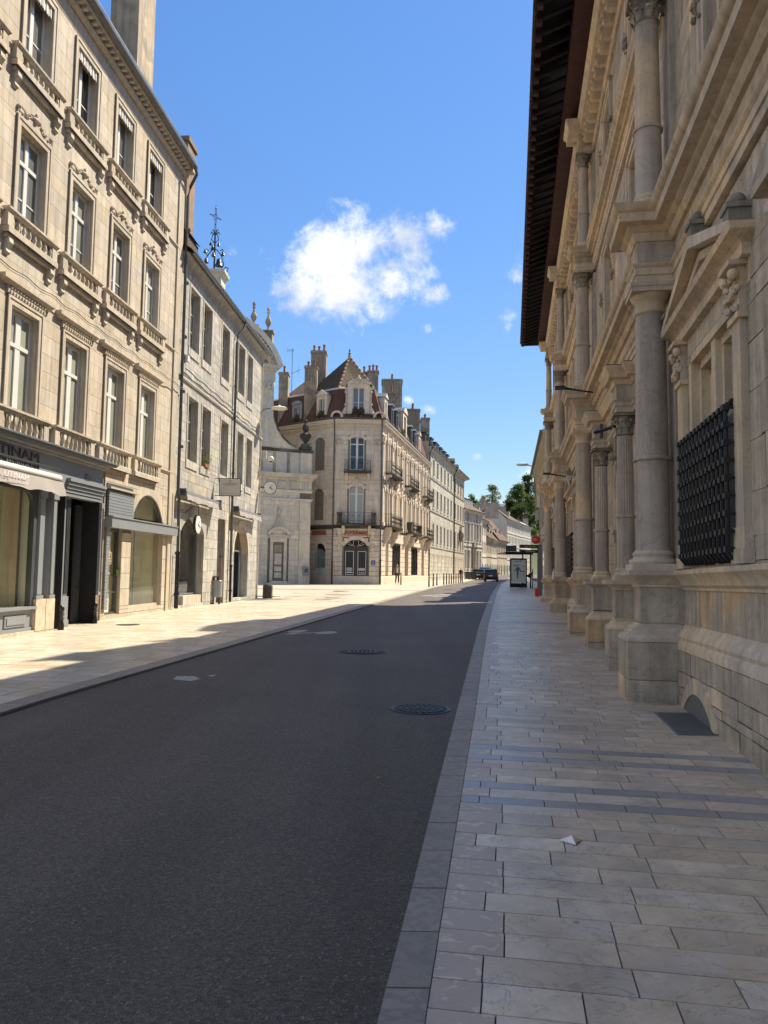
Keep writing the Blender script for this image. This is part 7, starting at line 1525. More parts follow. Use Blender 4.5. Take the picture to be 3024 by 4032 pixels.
hD = row_house('four_storey_house', FD, LD, .4, 17.0, ((9.75, 12.1), (5.25, 7.75), (13.7, 15.8)), DCOL, 'stone_pale', 'pale plain four storey house with zinc dormers behind the corner building', (13.25, 9.2, 4.75), 2.6, 'zinc_dark', blocks=160, seed=61, depth=9)
ashlar(FD, hD, 0, LD, .4, 4.5, [(a-.6, a+.6, 1.4, 3.7) for a in DCOL], .5, (.9, 1.6), n0=-.02, n1=.05, gap=.05, mat='stone_pale', name='banded_stone', limit=60, seed=62)
for i, a in enumerate(DCOL):
    b = MB(FD); b.box(a-.6, a+.6, -.02, -.015, 1.3 if i not in (2, 4) else .5, 3.7); b.obj('ground_window', 'pane_grey' if i not in (2, 4) else 'brown_door', hD)
    if i not in (2, 4): b = MB(FD); b.box(a-.6, a+.6, 0, .05, 1.4, 2.4); b.obj('window_screen', 'mint' if i % 2 else 'sign_white', hD)
_cb = cb; cb = hD
for a, w in ((1.3, .9), (5.0, .8), (9.2, 1.4), (13.0, .8), (16.2, .8), (19.3, .7)): dormer(FD, a, w, 17.1, 18.7, -.5, 'zinc_dark', 'zinc_dark', 'flat', 2.2, frame='sign_white')
cb = _cb
pipe('drainpipe', FD, [(.15, .5, 16.9), (.15, .12, 16.2), (.15, .12, .6)], .08, 'black_paint', 'black drainpipe between the corner building and the plain four storey house', (13.4, 9.3))
pipe('drainpipe', FD, [(LD, .5, 16.9), (LD, .14, 16.2), (LD, .14, .6)], .09, 'black_paint', 'black drainpipe at the far end of the plain four storey house')
FE = Fr(*FD.w(LD+.05, 0, 0)[:2], .245, 1); hE = row_house('end_house', FE, 11.6, .4, 17.0, ((9.75, 12.1), (5.25, 7.75), (13.7, 15.8)), [1.6, 4.7, 7.6, 10.3], 'stone_beige', 'warm stone four storey end house with a carved wall niche', (13.25, 9.2, 4.75), 2.2, 'roof_pale', blocks=60, seed=63, depth=9, eave=.8)
ashlar(FE, hE, 0, 11.6, .4, 4.5, [(a-.55, a+.55, 1.4, 3.7) for a in (1.6, 4.7, 7.6, 10.3)], .5, (.9, 1.6), n0=-.02, n1=.05, gap=.05, mat='stone_beige', name='banded_stone', limit=30, seed=64)
for a in (1.6, 4.7, 7.6, 10.3): b = MB(FE); b.box(a-.55, a+.55, -.02, -.015, .9, 3.7); b.obj('ground_window', 'brown_door', hE)
b = MB(FE); b.box(6.0, 7.0, 0, .4, 8.0, 8.2); b.sphere(6.5, .3, 7.5, .45, 8, 6, 1.4); b.ext([(5.9, 8.2), (7.1, 8.2), (6.5, 8.9)], 0, .4); b.lathe(6.5, .25, [(.1, 6.4), (.35, 6.8), (.3, 7.0)], 8); b.obj('carved_niche', 'stone_dirty', hE)
cb = hE; dormer(FE, 4.0, .8, 17.3, 18.7, -.6, 'roof_pale', 'roof_pale', 'tri', 2); dormer(FE, 8.2, .7, 17.3, 18.4, -.6, 'roof_pale', 'roof_pale', 'tri', 2); cb = _cb
# white mansion with arched windows
FF = Fr(13.9, 133.5, .40, .92)
hF = row_house('white_mansion', FF, 11.5, .8, 12.6, ((7.2, 10.4), (2.4, 5.6)), [1.1, 3.0, 4.8, 6.7, 8.5, 10.2], 'render_white', 'white mansion with tall arched windows and a row of small dormers', (6.3,), 3.4, 'roof_pale', cw=.95, depth=10, eave=.7)
for a in (1.1, 3.0, 4.8, 6.7, 8.5, 10.2): b = MB(FF); Q = arch_pts(a, .7, 10.4, .45, 8); Q2 = arch_pts(a, .5, 10.3, .3, 8); [b.ext([Q[k], Q[k+1], Q2[k+1], Q2[k]], 0, .1) for k in range(8)]; b.obj('arched_head', 'render_white', hF)
b = MB(FF); b.ext([(4.9, 6.2), (6.6, 6.2), (6.3, 7.0), (5.75, 7.4), (5.2, 7.0)], 0, .4); b.box(5.0, 5.3, 0, .3, .8, 6.2); b.box(6.2, 6.5, 0, .3, .8, 6.2); b.obj('carved_doorcase', 'stone_dirty', hF)
cb = hF
for i in range(5): dormer(FF, 1.5+i*2.1, .55, 13.5, 15.0, -1.6, 'white_frame', 'roof_pale', 'flat', 1.8, 'pane_dark')
cb = _cb
pipe('drainpipe', FF, [(2.2, .1, 12.2), (2.2, .1, 1)], .06, 'grey_pipe', 'thin drainpipe on the left part of the white mansion'); pipe('drainpipe', FF, [(7.6, .1, 12.2), (7.6, .1, 1)], .06, 'grey_pipe', 'thin drainpipe on the right part of the white mansion')
# the rest of the row, bending to the right; each from its near to its far pixel column
def hp(p, Y): return ((p-1512-14)/3030*Y, Y)
def zz_(y, Y): return 1.65+(2256-y)*Y/3030
ROW = [ # p0, Y0, p1, Y1, eave y, floors n, roof rise, wall, roof, label, extra
 (1884, 146, 1913, 156, 2066, 2, 3.0, 'render_ochre', 'roof_pale', 'narrow cream house with pointed ground arch beside the white mansion'),
 (1913, 156, 1931, 164, 2052, 3, 3.4, 'render_white', 'roof_brown', 'tall narrow house with a projecting gabled dormer behind the parked cars'),
 (1931, 164, 1951, 172, 2122, 2, 5.2, 'render_ochre', 'roof_brown', 'low old house with a steep half hipped brown roof, nearest of the low ones'),
 (1951, 172, 1973, 182, 2130, 2, 5.0, 'stone_pale', 'roof_brown', 'low old house with a row of mullioned windows and two roof dormers'),
 (1973, 182, 2012, 196, 2131, 2, 5.6, 'render_ochre', 'roof_pale', 'low old house with a broad brown roof left of the tall white one'),
 (2012, 200, 2042, 212, 2050, 4, 3.6, 'render_white', 'roof_pale', 'tall white house with tiled canopies between its storeys'),
 (2042, 212, 2076, 226, 2062, 4, 3.0, 'render_white', 'roof_brown', 'tall white house with grey timber bands closing the street view'),
 (2076, 226, 2106, 240, 2072, 4, 2.4, 'sign_white', 'zinc', 'pale bluish house with metal roof at the far end of the street')]
for i, (p0, Y0, p1, Y1, ye, nf, rise, wm, rm, lb) in enumerate(ROW):
    x0, y0 = hp(p0, Y0); x1, y1 = hp(p1, Y1); fr = Fr(x0, y0, x1-x0, y1-y0); ln = math.hypot(x1-x0, y1-y0); zb = gz(x0, y0)-.2; zc = zz_(ye, (Y0+Y1)/2)
    fh = (zc-zb-.6)/nf; floors = [(zb+.6+fh*k+fh*.28, zb+.6+fh*k+fh*.80) for k in range(1, nf)]; m = max(3, int(ln/2.3)); cols = [ln*(k+.5)/m for k in range(m)]
    h = row_house('old_house' if nf < 4 else 'tall_house', fr, ln, zb, zc, floors, cols, wm, lb, (zb+fh+.5,) if nf < 4 else tuple(zb+.6+fh*k for k in (1, 2, 3)), rise, rm, cw=.8, depth=8, eave=.6, pane='pane_dark')
    for k in range(0, m, 1):
        a = cols[k]
        if k % 2 == 0: b = MB(fr); b.ext([(a-.7, zb)]+arch_pts(a, .7, zb+2.0, .9, 8)+[(a+.7, zb)], -.015, .01); b.obj('arched_opening', 'pane_dark', h)
        else: b = MB(fr); b.box(a-.4, a+.4, -.015, .012, zb+1.2, zb+2.6); b.obj('ground_window', 'pane_dark', h)
    cb = h
    if i in (1, 2, 3, 4): dormer(fr, ln*.32, .9, zc+.7, zc+2.2, -.9, wm, rm, 'tri', 2.8, 'pane_dark'); 
    if i in (3, 4, 5): dormer(fr, ln*.72, .8, zc+.7, zc+2.1, -.9, wm, rm, 'tri', 2.8, 'pane_dark')
    if i in (2, 3, 4): b = MB(fr); b.slope((0, .9, zc-3.0), (ln, .9, zc-3.0), (ln, -.1, zc-2.3), (0, -.1, zc-2.3)) if False else b.box(0, .1, -8, .4, zc-.5, zc+.1); b.obj('party_wall', wm, h)
cb = _cb
def far_ch(p0, p1, yt, Y, k, yb=2035): x0, x1 = (p0-1526)/3030*Y, (p1-1526)/3030*Y; zb = zz_(yb, Y); t = empty('chimney_stack', (x0, Y, zb), CHL.pop(0), 'chimney'); chimney(Fr(0, Y, 1, 0), t, x0, x1, -1.3, 0, zb, zz_(yt, Y), 'chimney_pale', k, .8)
CHL = ['slender brown chimney left of the row beyond the white mansion', 'pale square chimney tallest of the far roofs', 'broad grey chimney slab in the middle of the far roofs', 'tapering grey chimney right of the broad slab', 'wide chimney with a crown of many pots below the dark trees', 'small twin potted chimney on the tall white far houses', 'low chimney stack right at the street end']
far_ch(1889, 1903, 1982, 166, 1, 2025); far_ch(1909, 1925, 1963, 176, 1, 2010); far_ch(1928, 1957, 1980, 184, 3, 2040); far_ch(1959, 1978, 1975, 188, 2, 2040); far_ch(1981, 2008, 1995, 208, 6, 2040); far_ch(2050, 2064, 2046, 232, 2, 2065); far_ch(2076, 2096, 2040, 246, 3, 2075)
# roofs and walls of houses behind the row, high on the slope
for p0, p1, y0_, y1_, Y, m, lb in ((1826, 1886, 1962, 1998, 165, 'roof_pale', 'broad pale tiled roof rising behind the white mansion'), (1872, 1960, 1985, 2045, 190, 'roof_brown', 'long brown roof sloping down behind the row of old houses'), (1975, 2020, 2010, 2050, 215, 'roof_pale', 'pinkish tiled roof behind the row, right of the broad chimney')):
    x0, x1 = (p0-1526)/3030*Y, (p1-1526)/3030*Y; za, zb2 = zz_(y1_, Y), zz_(y0_, Y); t = empty('background_roof', (x0, Y, 2), lb, 'house'); fr = Fr(x0, Y, x1-x0, 6)
    ln = math.hypot(x1-x0, 6); b = MB(fr); b.slope((0, 0, za), (ln, 0, za), (ln*.9, -6, zb2), (ln*.05, -6, zb2)); b.obj('roof', m, t, recalc=False); b = MB(fr); b.box(0, ln, -11, -.3, 1, za-.05); b.obj('wall', 'render_ochre', t)

# ------------------------------------------------------------------ right hand houses beyond the palace
def gx(Y): return 2.58+.162*Y if Y < 62 else 12.62+(Y-62)*.205
FG = Fr(gx(86), 86, -(gx(86)-gx(62)), -24)
hG = row_house('grey_house', FG, math.hypot(24, gx(86)-gx(62)), .3, 10.6, ((5.6, 8.2),), [2, 5, 8, 11, 14, 17, 20, 23], 'render_ochre', 'shaded ochre house beyond the bus shelter on the right', (4.6,), 2.4, 'roof_brown', blocks=0, eave=.5)
FG2 = Fr(gx(62), 62, -(gx(62)-gx(42.5)), -19.5)
hG2 = row_house('white_house', FG2, math.hypot(19.5, gx(62)-gx(42.5)), .3, 9.6, ((5.4, 8.0),), [2, 5, 8, 11, 14, 17], 'render_ochre', 'shaded house between the palace and the bus shelter with shop fronts', (4.2,), 2.4, 'roof_brown', eave=.7)
for a in (2.5, 6.5, 10.5, 14.5): b = MB(FG2); b.box(a-1.4, a+1.4, -.02, .03, .4, 3.3); b.obj('shop_window', 'pane_dark', hG2)
for a in (2.5, 7, 11.5, 16, 20): b = MB(FG); b.box(a-1.2, a+1.2, -.02, .03, .5, 3.4); b.obj('shop_window', 'pane_dark', hG)
FG3 = Fr(gx(86)+7.2, 122, -7.2, -36); row_house('far_right_house', FG3, 36.5, .3, 12.5, ((5.4, 8.0), (9, 11)), [3+4*k for k in range(8)], 'render_white', 'far shaded house on the right with a curved bay where the street bends', (4.5,), 2.4, 'roof_brown', eave=.5)
FG4 = Fr(FG3.o[0]+26, 190, -26, -68); row_house('far_right_block', FG4, 72.8, .6, 13.0, ((5.4, 8.0), (9, 11)), [3+5*k for k in range(14)], 'render_ochre', 'long shaded block at the far right where the street turns', (4.5,), 3, 'roof_brown', eave=.5)
for fr, hh, lst in ((FG2, hG2, (3.0, 7.5, 9.0, 14.0, 18.5)), (FG, hG, (1.5, 4.0, 9.5, 11, 15.5, 21))):
    for k, a in enumerate(lst): chimney(fr, hh, a, a+(.8, 1.5, .6)[k % 3], -1.2, -.5, 9.6, (12.4, 11.8, 13.1)[(k*2) % 3], 'chimney_render', 2)
t = tag(empty('round_bay', (gx(86)-.3, 88, 7)), 'rounded metal balcony hood on the right facade below the trees', 'balcony'); b = MB(); b.lathe(gx(88)-.1, -88, [(.2, 7.6), (.5, 7.8), (.5, 8.5), (.55, 8.6), (.4, 8.85), (.1, 9.0)], 14); b.obj('bay', 'zinc', t, smooth=True)
t = tag(empty('street_lamp', (gx(60)-.5, 60, 9.5)), 'flat street lamp on an arm above the right gutter line', 'lamp'); fl_ = Fr(gx(60)-.1, 60, -1, 0); b = MB(fl_); b.tube([(0, 0, 9.9), (1.0, 0, 10.15)], .04, 5); b.obj('arm', 'grey_pipe', t); b = MB(fl_); b.lathe(1.35, 0, [(.05, 10.1), (.5, 10.12), (.5, 10.2), (.1, 10.3)], 14); b.obj('lamp_head', 'sign_white', t, smooth=True)
# bus shelter with advertising panel
z = gz(10.8, 60); bs = tag(empty('bus_shelter', (11.2, 60, z)), 'dark framed glass bus shelter with a large advertising panel facing the camera', 'bus shelter'); fs2 = Fr(0, 59.9, 1, .02); xa, xb = (2023-1524)/3030*59.9, (2090-1524)/3030*59.9
b = MB(fs2); b.box(xa, xb, -.08, .08, z+.05, z+.38); b.box(xa, xa+.09, -.08, .08, z+.38, z+2.3); b.box(xb-.09, xb, -.08, .08, z+.38, z+2.3); b.box(xa+.09, xb-.09, -.08, .08, z+2.2, z+2.32); b.obj('panel_frame', 'black_paint', bs)
po = MB(fs2); po.box(xa+.09, xb-.09, .02, .04, z+.42, z+2.2); po = po.obj('poster', 'poster_white', bs)
cx_ = (xa+xb)/2
b = MB(fs2); b.ext([(cx_-.12, z+.75), (cx_-.02, z+.75), (cx_+.0, z+1.1), (cx_+.05, z+1.45), (cx_+.2, z+1.25), (cx_+.24, z+1.3), (cx_+.06, z+1.62), (cx_-.14, z+1.62), (cx_-.34, z+1.3), (cx_-.30, z+1.25), (cx_-.15, z+1.45)], .04, .044); b.obj('printed_figure', 'poster_green', po)
text('9', fs2, cx_+.38, .042, z+1.02, .26, 'red', po, ext=.002); piece('printed_band', fs2, cx_+.24, cx_+.5, .04, .044, z+1.25, z+1.34, 'red', po)
for q in ((-.3, .3, 2.05, 2.09, 'terracotta'), (-.38, .1, 1.80, 1.83, 'grey_post'), (-.38, .02, 1.74, 1.77, 'letter_red'), (-.38, .06, 1.68, 1.71, 'grey_post'), (.28, .48, 1.68, 1.72, 'black_paint'), (.12, .16, .9, 1.0, 'grey_post'), (.12, .17, 1.06, 1.16, 'grey_post'), (.12, .16, 1.2, 1.3, 'grey_post')): piece('printed_line', fs2, cx_+q[0], cx_+q[1], .04, .044, z+q[2], z+q[3], q[4], po)
def post(a, n, h, r, mat, par, nm='post'): b = MB(fs2); b.box(a-r, a+r, n-r, n+r, z, z+h); return b.obj(nm, mat, par)
for a, n in ((xb+.32, -.1), (xb+.32, -3.2)): post(a, n, 2.7, .05, 'black_paint', bs)
b = MB(fs2); b.box(xa-.4, xb+.42, -3.6, .35, z+2.68, z+2.78); b.box(xa-.4, xb+.42, .25, .35, z+2.6, z+2.82); b.obj('roof', 'black_paint', bs)
b = MB(fs2); b.box(xa-.35, xa+.5, .1, .14, z+2.84, z+3.3); b.obj('stop_sign', 'awning_dark', bs)
piece('back_glass', fs2, xb+.30, xb+.31, -3.2, -.15, z+.4, z+2.4, 'shop_glass', bs)
piece('bench', fs2, xb-.2, xb+.25, -2.8, -1.0, z+.42, z+.48, 'grey_post', bs)
t = tag(empty('slim_pole', (xb+.12, 58.6, z)), 'slim grey pole with a slanted box in front of the bus shelter', 'pole'); f5 = Fr(xb+.12, 58.4, 1, 0); b = MB(f5); b.box(-.035, .035, -.035, .035, z, z+1.5); b.obj('pole', 'grey_post', t); b = MB(f5); b.ext([(-.1, z+.75), (-.55, z+.95), (-.05, z+1.25)], -.1, .1); b.obj('slanted_box', 'black_paint', t)
# direction signs on a broad grey post, round red sign, red box
z = gz(9.6, 45); t = tag(empty('direction_sign', (9.2, 45, z)), 'two dark direction boards pointing left on a wide grey post', 'signpost'); f6 = Fr(0, 45, 1, 0); xs, xe = (2058-1524)/3030*45, (2131-1524)/3030*45
b = MB(f6); b.box(xe-.02, xe+.26, -.1, .02, z, 3.34); b.obj('post', 'grey_post', t)
for z0, z1, w1, w2 in ((3.08, 3.26, 'Bibliothèque', ''), (3.36, 3.56, 'Place Granvelle', '')): b = MB(f6); b.box(xs, xe, .02, .06, z0-.24, z1-.24); q = b.obj('direction_board', 'black_paint', t); text(w1, f6, (xs+xe)/2+.1, .062, (z0+z1)/2-.24, .11, 'sign_white', t, ext=.001); text('<', f6, xs+.08, .062, (z0+z1)/2-.24, .12, 'sign_white', t, ext=.001)
t = tag(empty('round_shop_sign', (10.2, 50, 3.8)), 'round red projecting shop sign with white symbol beyond the last column', 'sign'); f7 = Fr((2124-1524)/3030*50, 50, 1, 0); b = MB(f7); b.ext([(.29*math.cos(a_), 3.83+.27*math.sin(a_)) for a_ in [2*math.pi*i/24 for i in range(24)]], -.05, .05); b.obj('disc', 'red', t); b = MB(f7); b.box(-.2, .75, -.02, .02, 4.12, 4.16); b.obj('arm', 'red', t)
for q in ((-.16, .0, 3.9, 3.93), (-.16, .08, 3.83, 3.86), (-.16, .02, 3.76, 3.79), (-.19, -.16, 3.76, 3.93)): piece('symbol_bar', f7, q[0], q[1], .05, .056, q[2], q[3], 'sign_white', t)
z = gz(8.6, 43.5); b = MB(); b.box(8.55, 8.75, -43.6, -43.4, z, z+.42); b.box(8.53, 8.77, -43.62, -43.38, z+.42, z+.46); o = b.obj('red_box', 'red', at=(8.6, 43.5, z)); tag(o, 'red cabinet standing behind the farthest pier of the palace', 'box')
# bollards
bl = None; BP = [(1702, 60.3), (1719, 63), (1733, 66), (1760, 69), (1771, 71.2), (1781, 73.4), (1790, 75.6), (1799, 77.6), (1808, 79.5), (1817, 81.2), (1825, 82.8), (1833, 84.3)]
LB = ['nearest dark bollard of the row at the left road edge', 'second nearest dark bollard of the row at the left road edge', 'third dark bollard from the camera, before the gap in the row', 'first dark bollard past the gap in the row', 'second dark bollard past the gap in the row', 'third dark bollard past the gap in the row', 'fourth dark bollard past the gap in the row', 'fifth dark bollard past the gap in the row', 'sixth dark bollard past the gap in the row', 'third from last dark bollard of the row', 'last but one dark bollard of the row', 'last dark bollard of the row beside the waiting woman']
for i, (p, Y) in enumerate(BP+[(1592, 67.0)]):
    x = (p-1522)/3030*Y; z = gz(x, Y)
    if bl is None:
        bl = empty('bollard', (x, Y, z)); fb_ = Fr(x, Y, 1, 0); b = MB(fb_); b.lathe(0, 0, [(.075, z), (.06, z+.05), (.05, z+.9), (.055, z+.92), (.055, z+.98), (.03, z+1.02)], 10); b.obj('shaft', 'black_paint', bl, smooth=True); b = MB(fb_); b.lathe(0, 0, [(.057, z+.78), (.057, z+.84)], 10); b.obj('band', 'sign_white', bl); o = bl
    else:
        o = bl.copy(); COL.objects.link(o); o.location = (x, Y, z)
        for c in bl.children: d = c.copy(); COL.objects.link(d); d.parent = o
    tag(o, LB[i] if i < 12 else 'lone dark bollard beside the walking man', 'bollard', 'bollards along the left road edge' if i < 12 else None)
if 'group' in o and i == 12: del o['group']
# wheelie bins
for k, (x, Y, lb) in enumerate(((12.2, 112, 'grey wheelie bin with green lid, left of the pair'), (13.0, 112.3, 'grey wheelie bin with green lid, right of the pair'))):
    z = gz(x, Y)+.1; f8 = Fr(x, Y, 1, .2); t = tag(empty('wheelie_bin', (x, Y, z)), lb, 'wheelie bin', 'wheelie bins by the white mansion')
    b = MB(f8); b.add([(-.3, -.25, z+.05), (.3, -.25, z+.05), (.3, .25, z+.05), (-.3, .25, z+.05), (-.38, -.34, z+1.0), (.38, -.34, z+1.0), (.38, .34, z+1.0), (-.38, .34, z+1.0)], [(0, 1, 2, 3), (4, 5, 6, 7), (0, 1, 5, 4), (1, 2, 6, 5), (2, 3, 7, 6), (3, 0, 4, 7)]); b.obj('body', 'slate_paint_dark', t)
    b = MB(f8); b.ext([(-.4, z+1.0), (.4, z+1.0), (.36, z+1.1), (-.36, z+1.1)], -.36, .36); b.obj('lid', 'leaf_dark', t)
    for sd in (-1, 1): b = MB(f8); b.ext([(sd*.3+.07*math.cos(a_), z+.08+.08*math.sin(a_)) for a_ in [2*math.pi*i/10 for i in range(10)]], -.3, -.22); b.obj('wheel', 'tyre', t)
# ------------------------------------------------------------------ cars
def car(x, Y, rz, body, label, roofbox=False, h=1.66, L_=4.5, wd=1.84):
    z = gz(x, Y)-.03; t = tag(empty('car', (x, Y, z)), label, 'car'); d = (math.cos(rz), math.sin(rz)); f = Fr(x, Y, *d)   # s across, n towards the rear
    hw = wd/2; R_ = L_/2
    # body: lofted sections from rear (n=+R) to front
    secs = [(R_, .42, .90, .86), (R_-.06, .30, .98, .93), (R_-.4, .24, 1.02, 1.0), (0, .22, 1.0, 1.0), (-R_+1.0, .24, .98, .98), (-R_+.3, .26, .85, .93), (-R_, .35, .65, .80)]
    b = MB(f); vs = []; fs = []
    for n, z0, z1, w in secs:
        ww = hw*w; vs += [(-ww*.96, n, z+z0), (ww*.96, n, z+z0), (ww, n, z+(z0+z1)*.5), (ww*.95, n, z+z1), (-ww*.95, n, z+z1), (-ww, n, z+(z0+z1)*.5)]
    for j in range(len(secs)-1): fs += [(6*j+i, 6*j+(i+1) % 6, 6*(j+1)+(i+1) % 6, 6*(j+1)+i) for i in range(6)]
    fs += [tuple(range(6)), tuple(6*(len(secs)-1)+i for i in range(6))]; b.add(vs, fs); o = b.obj('body', body, t, smooth=True)
    cab = [(R_-.12, .96, .97, .90), (R_-.42, .96, h-.12, .86), (R_-.8, .98, h, .80), (.2, .98, h+.0, .80), (-.55, .98, h-.06, .80), (-1.25, .98, 1.0, .88)]
    b = MB(f); vs = []; fs = []
    for n, z0, z1, w in cab: vs += [(-hw*.93, n, z+z0), (hw*.93, n, z+z0), (hw*w, n, z+z1), (-hw*w, n, z+z1)]
    for j in range(len(cab)-1): fs += [(4*j+i, 4*j+(i+1) % 4, 4*(j+1)+(i+1) % 4, 4*(j+1)+i) for i in range(4)]
    fs += [(0, 1, 2, 3), tuple(4*(len(cab)-1)+i for i in range(4))]; b.add(vs, fs); b.obj('cabin', body, t, smooth=True)
    b = MB(f); b.quad((-hw*.74, R_-.14, z+1.04), (hw*.74, R_-.14, z+1.04), (hw*.68, R_-.40, z+h-.20), (-hw*.68, R_-.40, z+h-.20)); b.obj('rear_window', 'car_glass', t)
    for sd in (-1, 1):
        b = MB(f); b.quad((sd*hw*.935, R_-.6, z+1.03), (sd*hw*.935, -1.0, z+1.03), (sd*hw*.825, -.5, z+h-.15), (sd*hw*.85, R_-.7, z+h-.2)); b.obj('side_window', 'car_glass', t)
        b = MB(f); b.box(sd*hw*.90-.09, sd*hw*.90+.09, R_-.14, R_+.015, z+.82, z+1.12); b.obj('tail_light', 'tail_red', t)
        b = MB(f); b.box(sd*(hw+.10)-.09, sd*(hw+.10)+.09, -.75, -.6, z+.98, z+1.14); b.obj('wing_mirror', body, t)
        for n in (R_-.85, -R_+.85):
            def ring(r0, n0, r1, n1):
                b = MB(f); k = 18; vs = [(sd*hw*.97-sd*.0+sd*q, n+r*math.cos(2*math.pi*i/k), z+.34+r*math.sin(2*math.pi*i/k)) for r, q in ((r0, n0), (r1, n1)) for i in range(k)]
                b.add(vs, [tuple(range(k)), tuple(range(k, 2*k))]+[(i, (i+1) % k, k+(i+1) % k, k+i) for i in range(k)]); return b
            w = ring(.34, -.2, .33, .02).obj('wheel', 'tyre', t); ring(.2, .0, .19, .03).obj('rim', 'gunmetal_mesh', w)
    b = MB(f); b.box(-.26, .26, R_-.0, R_+.02, z+.70, z+.81); b.obj('number_plate', 'plate_white', t)
    b = MB(f); b.box(-hw*.85, hw*.85, R_-.08, R_+.04, z+.30, z+.46); b.obj('bumper', 'tyre', t)
    for sd in (-1, 1): b = MB(f); b.tube([(sd*.62, R_-.8, z+h+.01), (sd*.62, R_-.9, z+h+.06), (sd*.62, -.3, z+h+.06), (sd*.62, -.4, z+h+.01)], .018, 4); b.obj('roof_rail', 'black_paint', t)
    if roofbox: b = MB(f); b.lathe(0, 0, [(.1, z+h+.08), (.75, z+h+.15), (.8, z+h+.25), (.5, z+h+.42), (.1, z+h+.46)], 14, sn=1.3); b.obj('roof_box', 'car_blue', t, smooth=True)
    return t
car(14.35, 102.5, -.17, 'car_black', 'black estate car driving away in the right lane seen from behind')
car(14.9, 119, -.24, 'car_grey', 'dark hatchback parked on the left beyond the black estate')
car(16.6, 125, -.26, 'car_blue', 'bright blue car beyond the dark parked hatchback', h=1.95)

# ------------------------------------------------------------------ people
def person(x, Y, rz, H, label, top='cloth_brown', legs='cloth_navy', hair='hair_white', stride=.22, arm=(.2, -.15), bag=None, shirt=None, longhair=False, lean=0.):
    z = gz(x, Y)+.004; t = empty('person', (x, Y, z), label, 'person', rz=rz); k = H/1.75
    def skin(nm, V, E, Rr, mat, lv=2):
        me = bpy.data.meshes.new(nm); me.from_pydata([Vector(v)*k for v in V], E, []); o = bpy.data.objects.new(nm, me); COL.objects.link(o); o.parent = t; m = o.modifiers.new('skin', 'SKIN')
        for i, r in enumerate(Rr):
            rr = r if isinstance(r, tuple) else (r, r); me.skin_vertices[0].data[i].radius = (rr[0]*k, rr[1]*k)
        me.skin_vertices[0].data[0].use_root = True; m.use_smooth_shade = True; s_ = o.modifiers.new('sub', 'SUBSURF'); s_.levels = lv; s_.render_levels = lv; me.materials.append(MAT[mat]); return o
    st = stride
    # body faces +Y local when rz = 0 rotates; front is -Y
    V = [(0, 0, .95), (0, -lean*.2, 1.12), (0, -lean*.5, 1.32), (0, -lean*.8, 1.46), (0, -lean, 1.54), (0, -lean-.02, 1.62), (0, -lean-.03, 1.70),
         (.09, 0, .90), (.11, -st*.6, .50), (.11, -st*.9+.06, .10), (.11, -st*.9-.10, .04), (-.09, 0, .90), (-.10, st*.25, .50), (-.10, st+.10, .13), (-.10, st-.02, .04),
         (.18, -lean*.7, 1.42), (.23, arm[0]*.3+.03, 1.16), (.22, -arm[0], .93), (.21, -arm[0]-.04, .84), (-.18, -lean*.7, 1.42), (-.23, -arm[1]*.3+.03, 1.16), (-.22, -arm[1]-.0, .93), (-.21, -arm[1]-.04, .84)]
    E = [(0, 1), (1, 2), (2, 3), (3, 4), (4, 5), (5, 6), (0, 7), (7, 8), (8, 9), (9, 10), (0, 11), (11, 12), (12, 13), (13, 14), (3, 15), (15, 16), (16, 17), (17, 18), (3, 19), (19, 20), (20, 21), (21, 22)]
    Rr = [(.14, .10), (.13, .09), (.15, .10), (.12, .08), .05, (.075, .09), (.07, .085), .085, .058, .042, (.04, .035), .085, .058, .042, (.04, .035), .06, .045, .034, .035, .06, .045, .034, .035]
    skin('body', V, E, Rr, 'skin')
    skin('trousers', [V[0], V[7], V[8], (V[9][0], V[9][1], V[9][2]+.02), V[11], V[12], (V[13][0], V[13][1], V[13][2]+.02)], [(0, 1), (1, 2), (2, 3), (0, 4), (4, 5), (5, 6)], [(.155, .12), .10, .075, .065, .10, .075, .065], legs)
    skin('jacket', [(0, 0, .92), V[1], V[2], V[3], V[15], V[16], (V[17][0], V[17][1], V[17][2]+.03), V[19], V[20], (V[21][0], V[21][1], V[21][2]+.03)], [(0, 1), (1, 2), (2, 3), (3, 4), (4, 5), (5, 6), (3, 7), (7, 8), (8, 9)], [(.17, .125), (.16, .115), (.175, .12), (.12, .085), .075, .062, .05, .075, .062, .05], top)
    for j, (fx, fy, fz) in enumerate(((V[10]), (V[14]))): skin('shoe', [(fx, fy+.10, .045), (fx, fy-.06, .04)], [(0, 1)], [(.045, .04), (.045, .032)], 'cloth_black', 1)
    hv = [(0, -lean+.02, 1.74), (0, -lean+.045, 1.66)]+([(0, -lean+.07, 1.52)] if longhair else [(0, -lean+.05, 1.62)])
    skin('hair', hv, [(0, 1), (1, 2)], [(.065, .07), (.075, .065), (.07, .04) if longhair else (.04, .03)], hair, 1)
    for j, (a, zz) in enumerate(((.032, 1.665), (-.032, 1.665))): b = MB(); b.sphere(a*k, (lean+.115)*k, zz*k, .009, 6, 4); o = b.obj('eye', 'hair_dark'); o.parent = t
    b = MB(); b.ext([(-.012*k, 1.625*k), (.012*k, 1.625*k), (0, 1.66*k)], (lean+.105)*k, (lean+.135)*k); o = b.obj('nose', 'skin'); o.parent = t
    if shirt: b = MB(); b.ext([(-.06*k, 1.0*k), (.06*k, 1.0*k), (.08*k, 1.42*k), (-.08*k, 1.42*k)], (.10+lean*.6)*k, (.135+lean*.6)*k); o = b.obj('shirt_front', shirt); o.parent = t
    if bag: b = MB(); b.box(.24*k, .40*k, -.1*k, .12*k, .72*k, 1.02*k); o = b.obj('bag', bag); o.parent = t
    return t
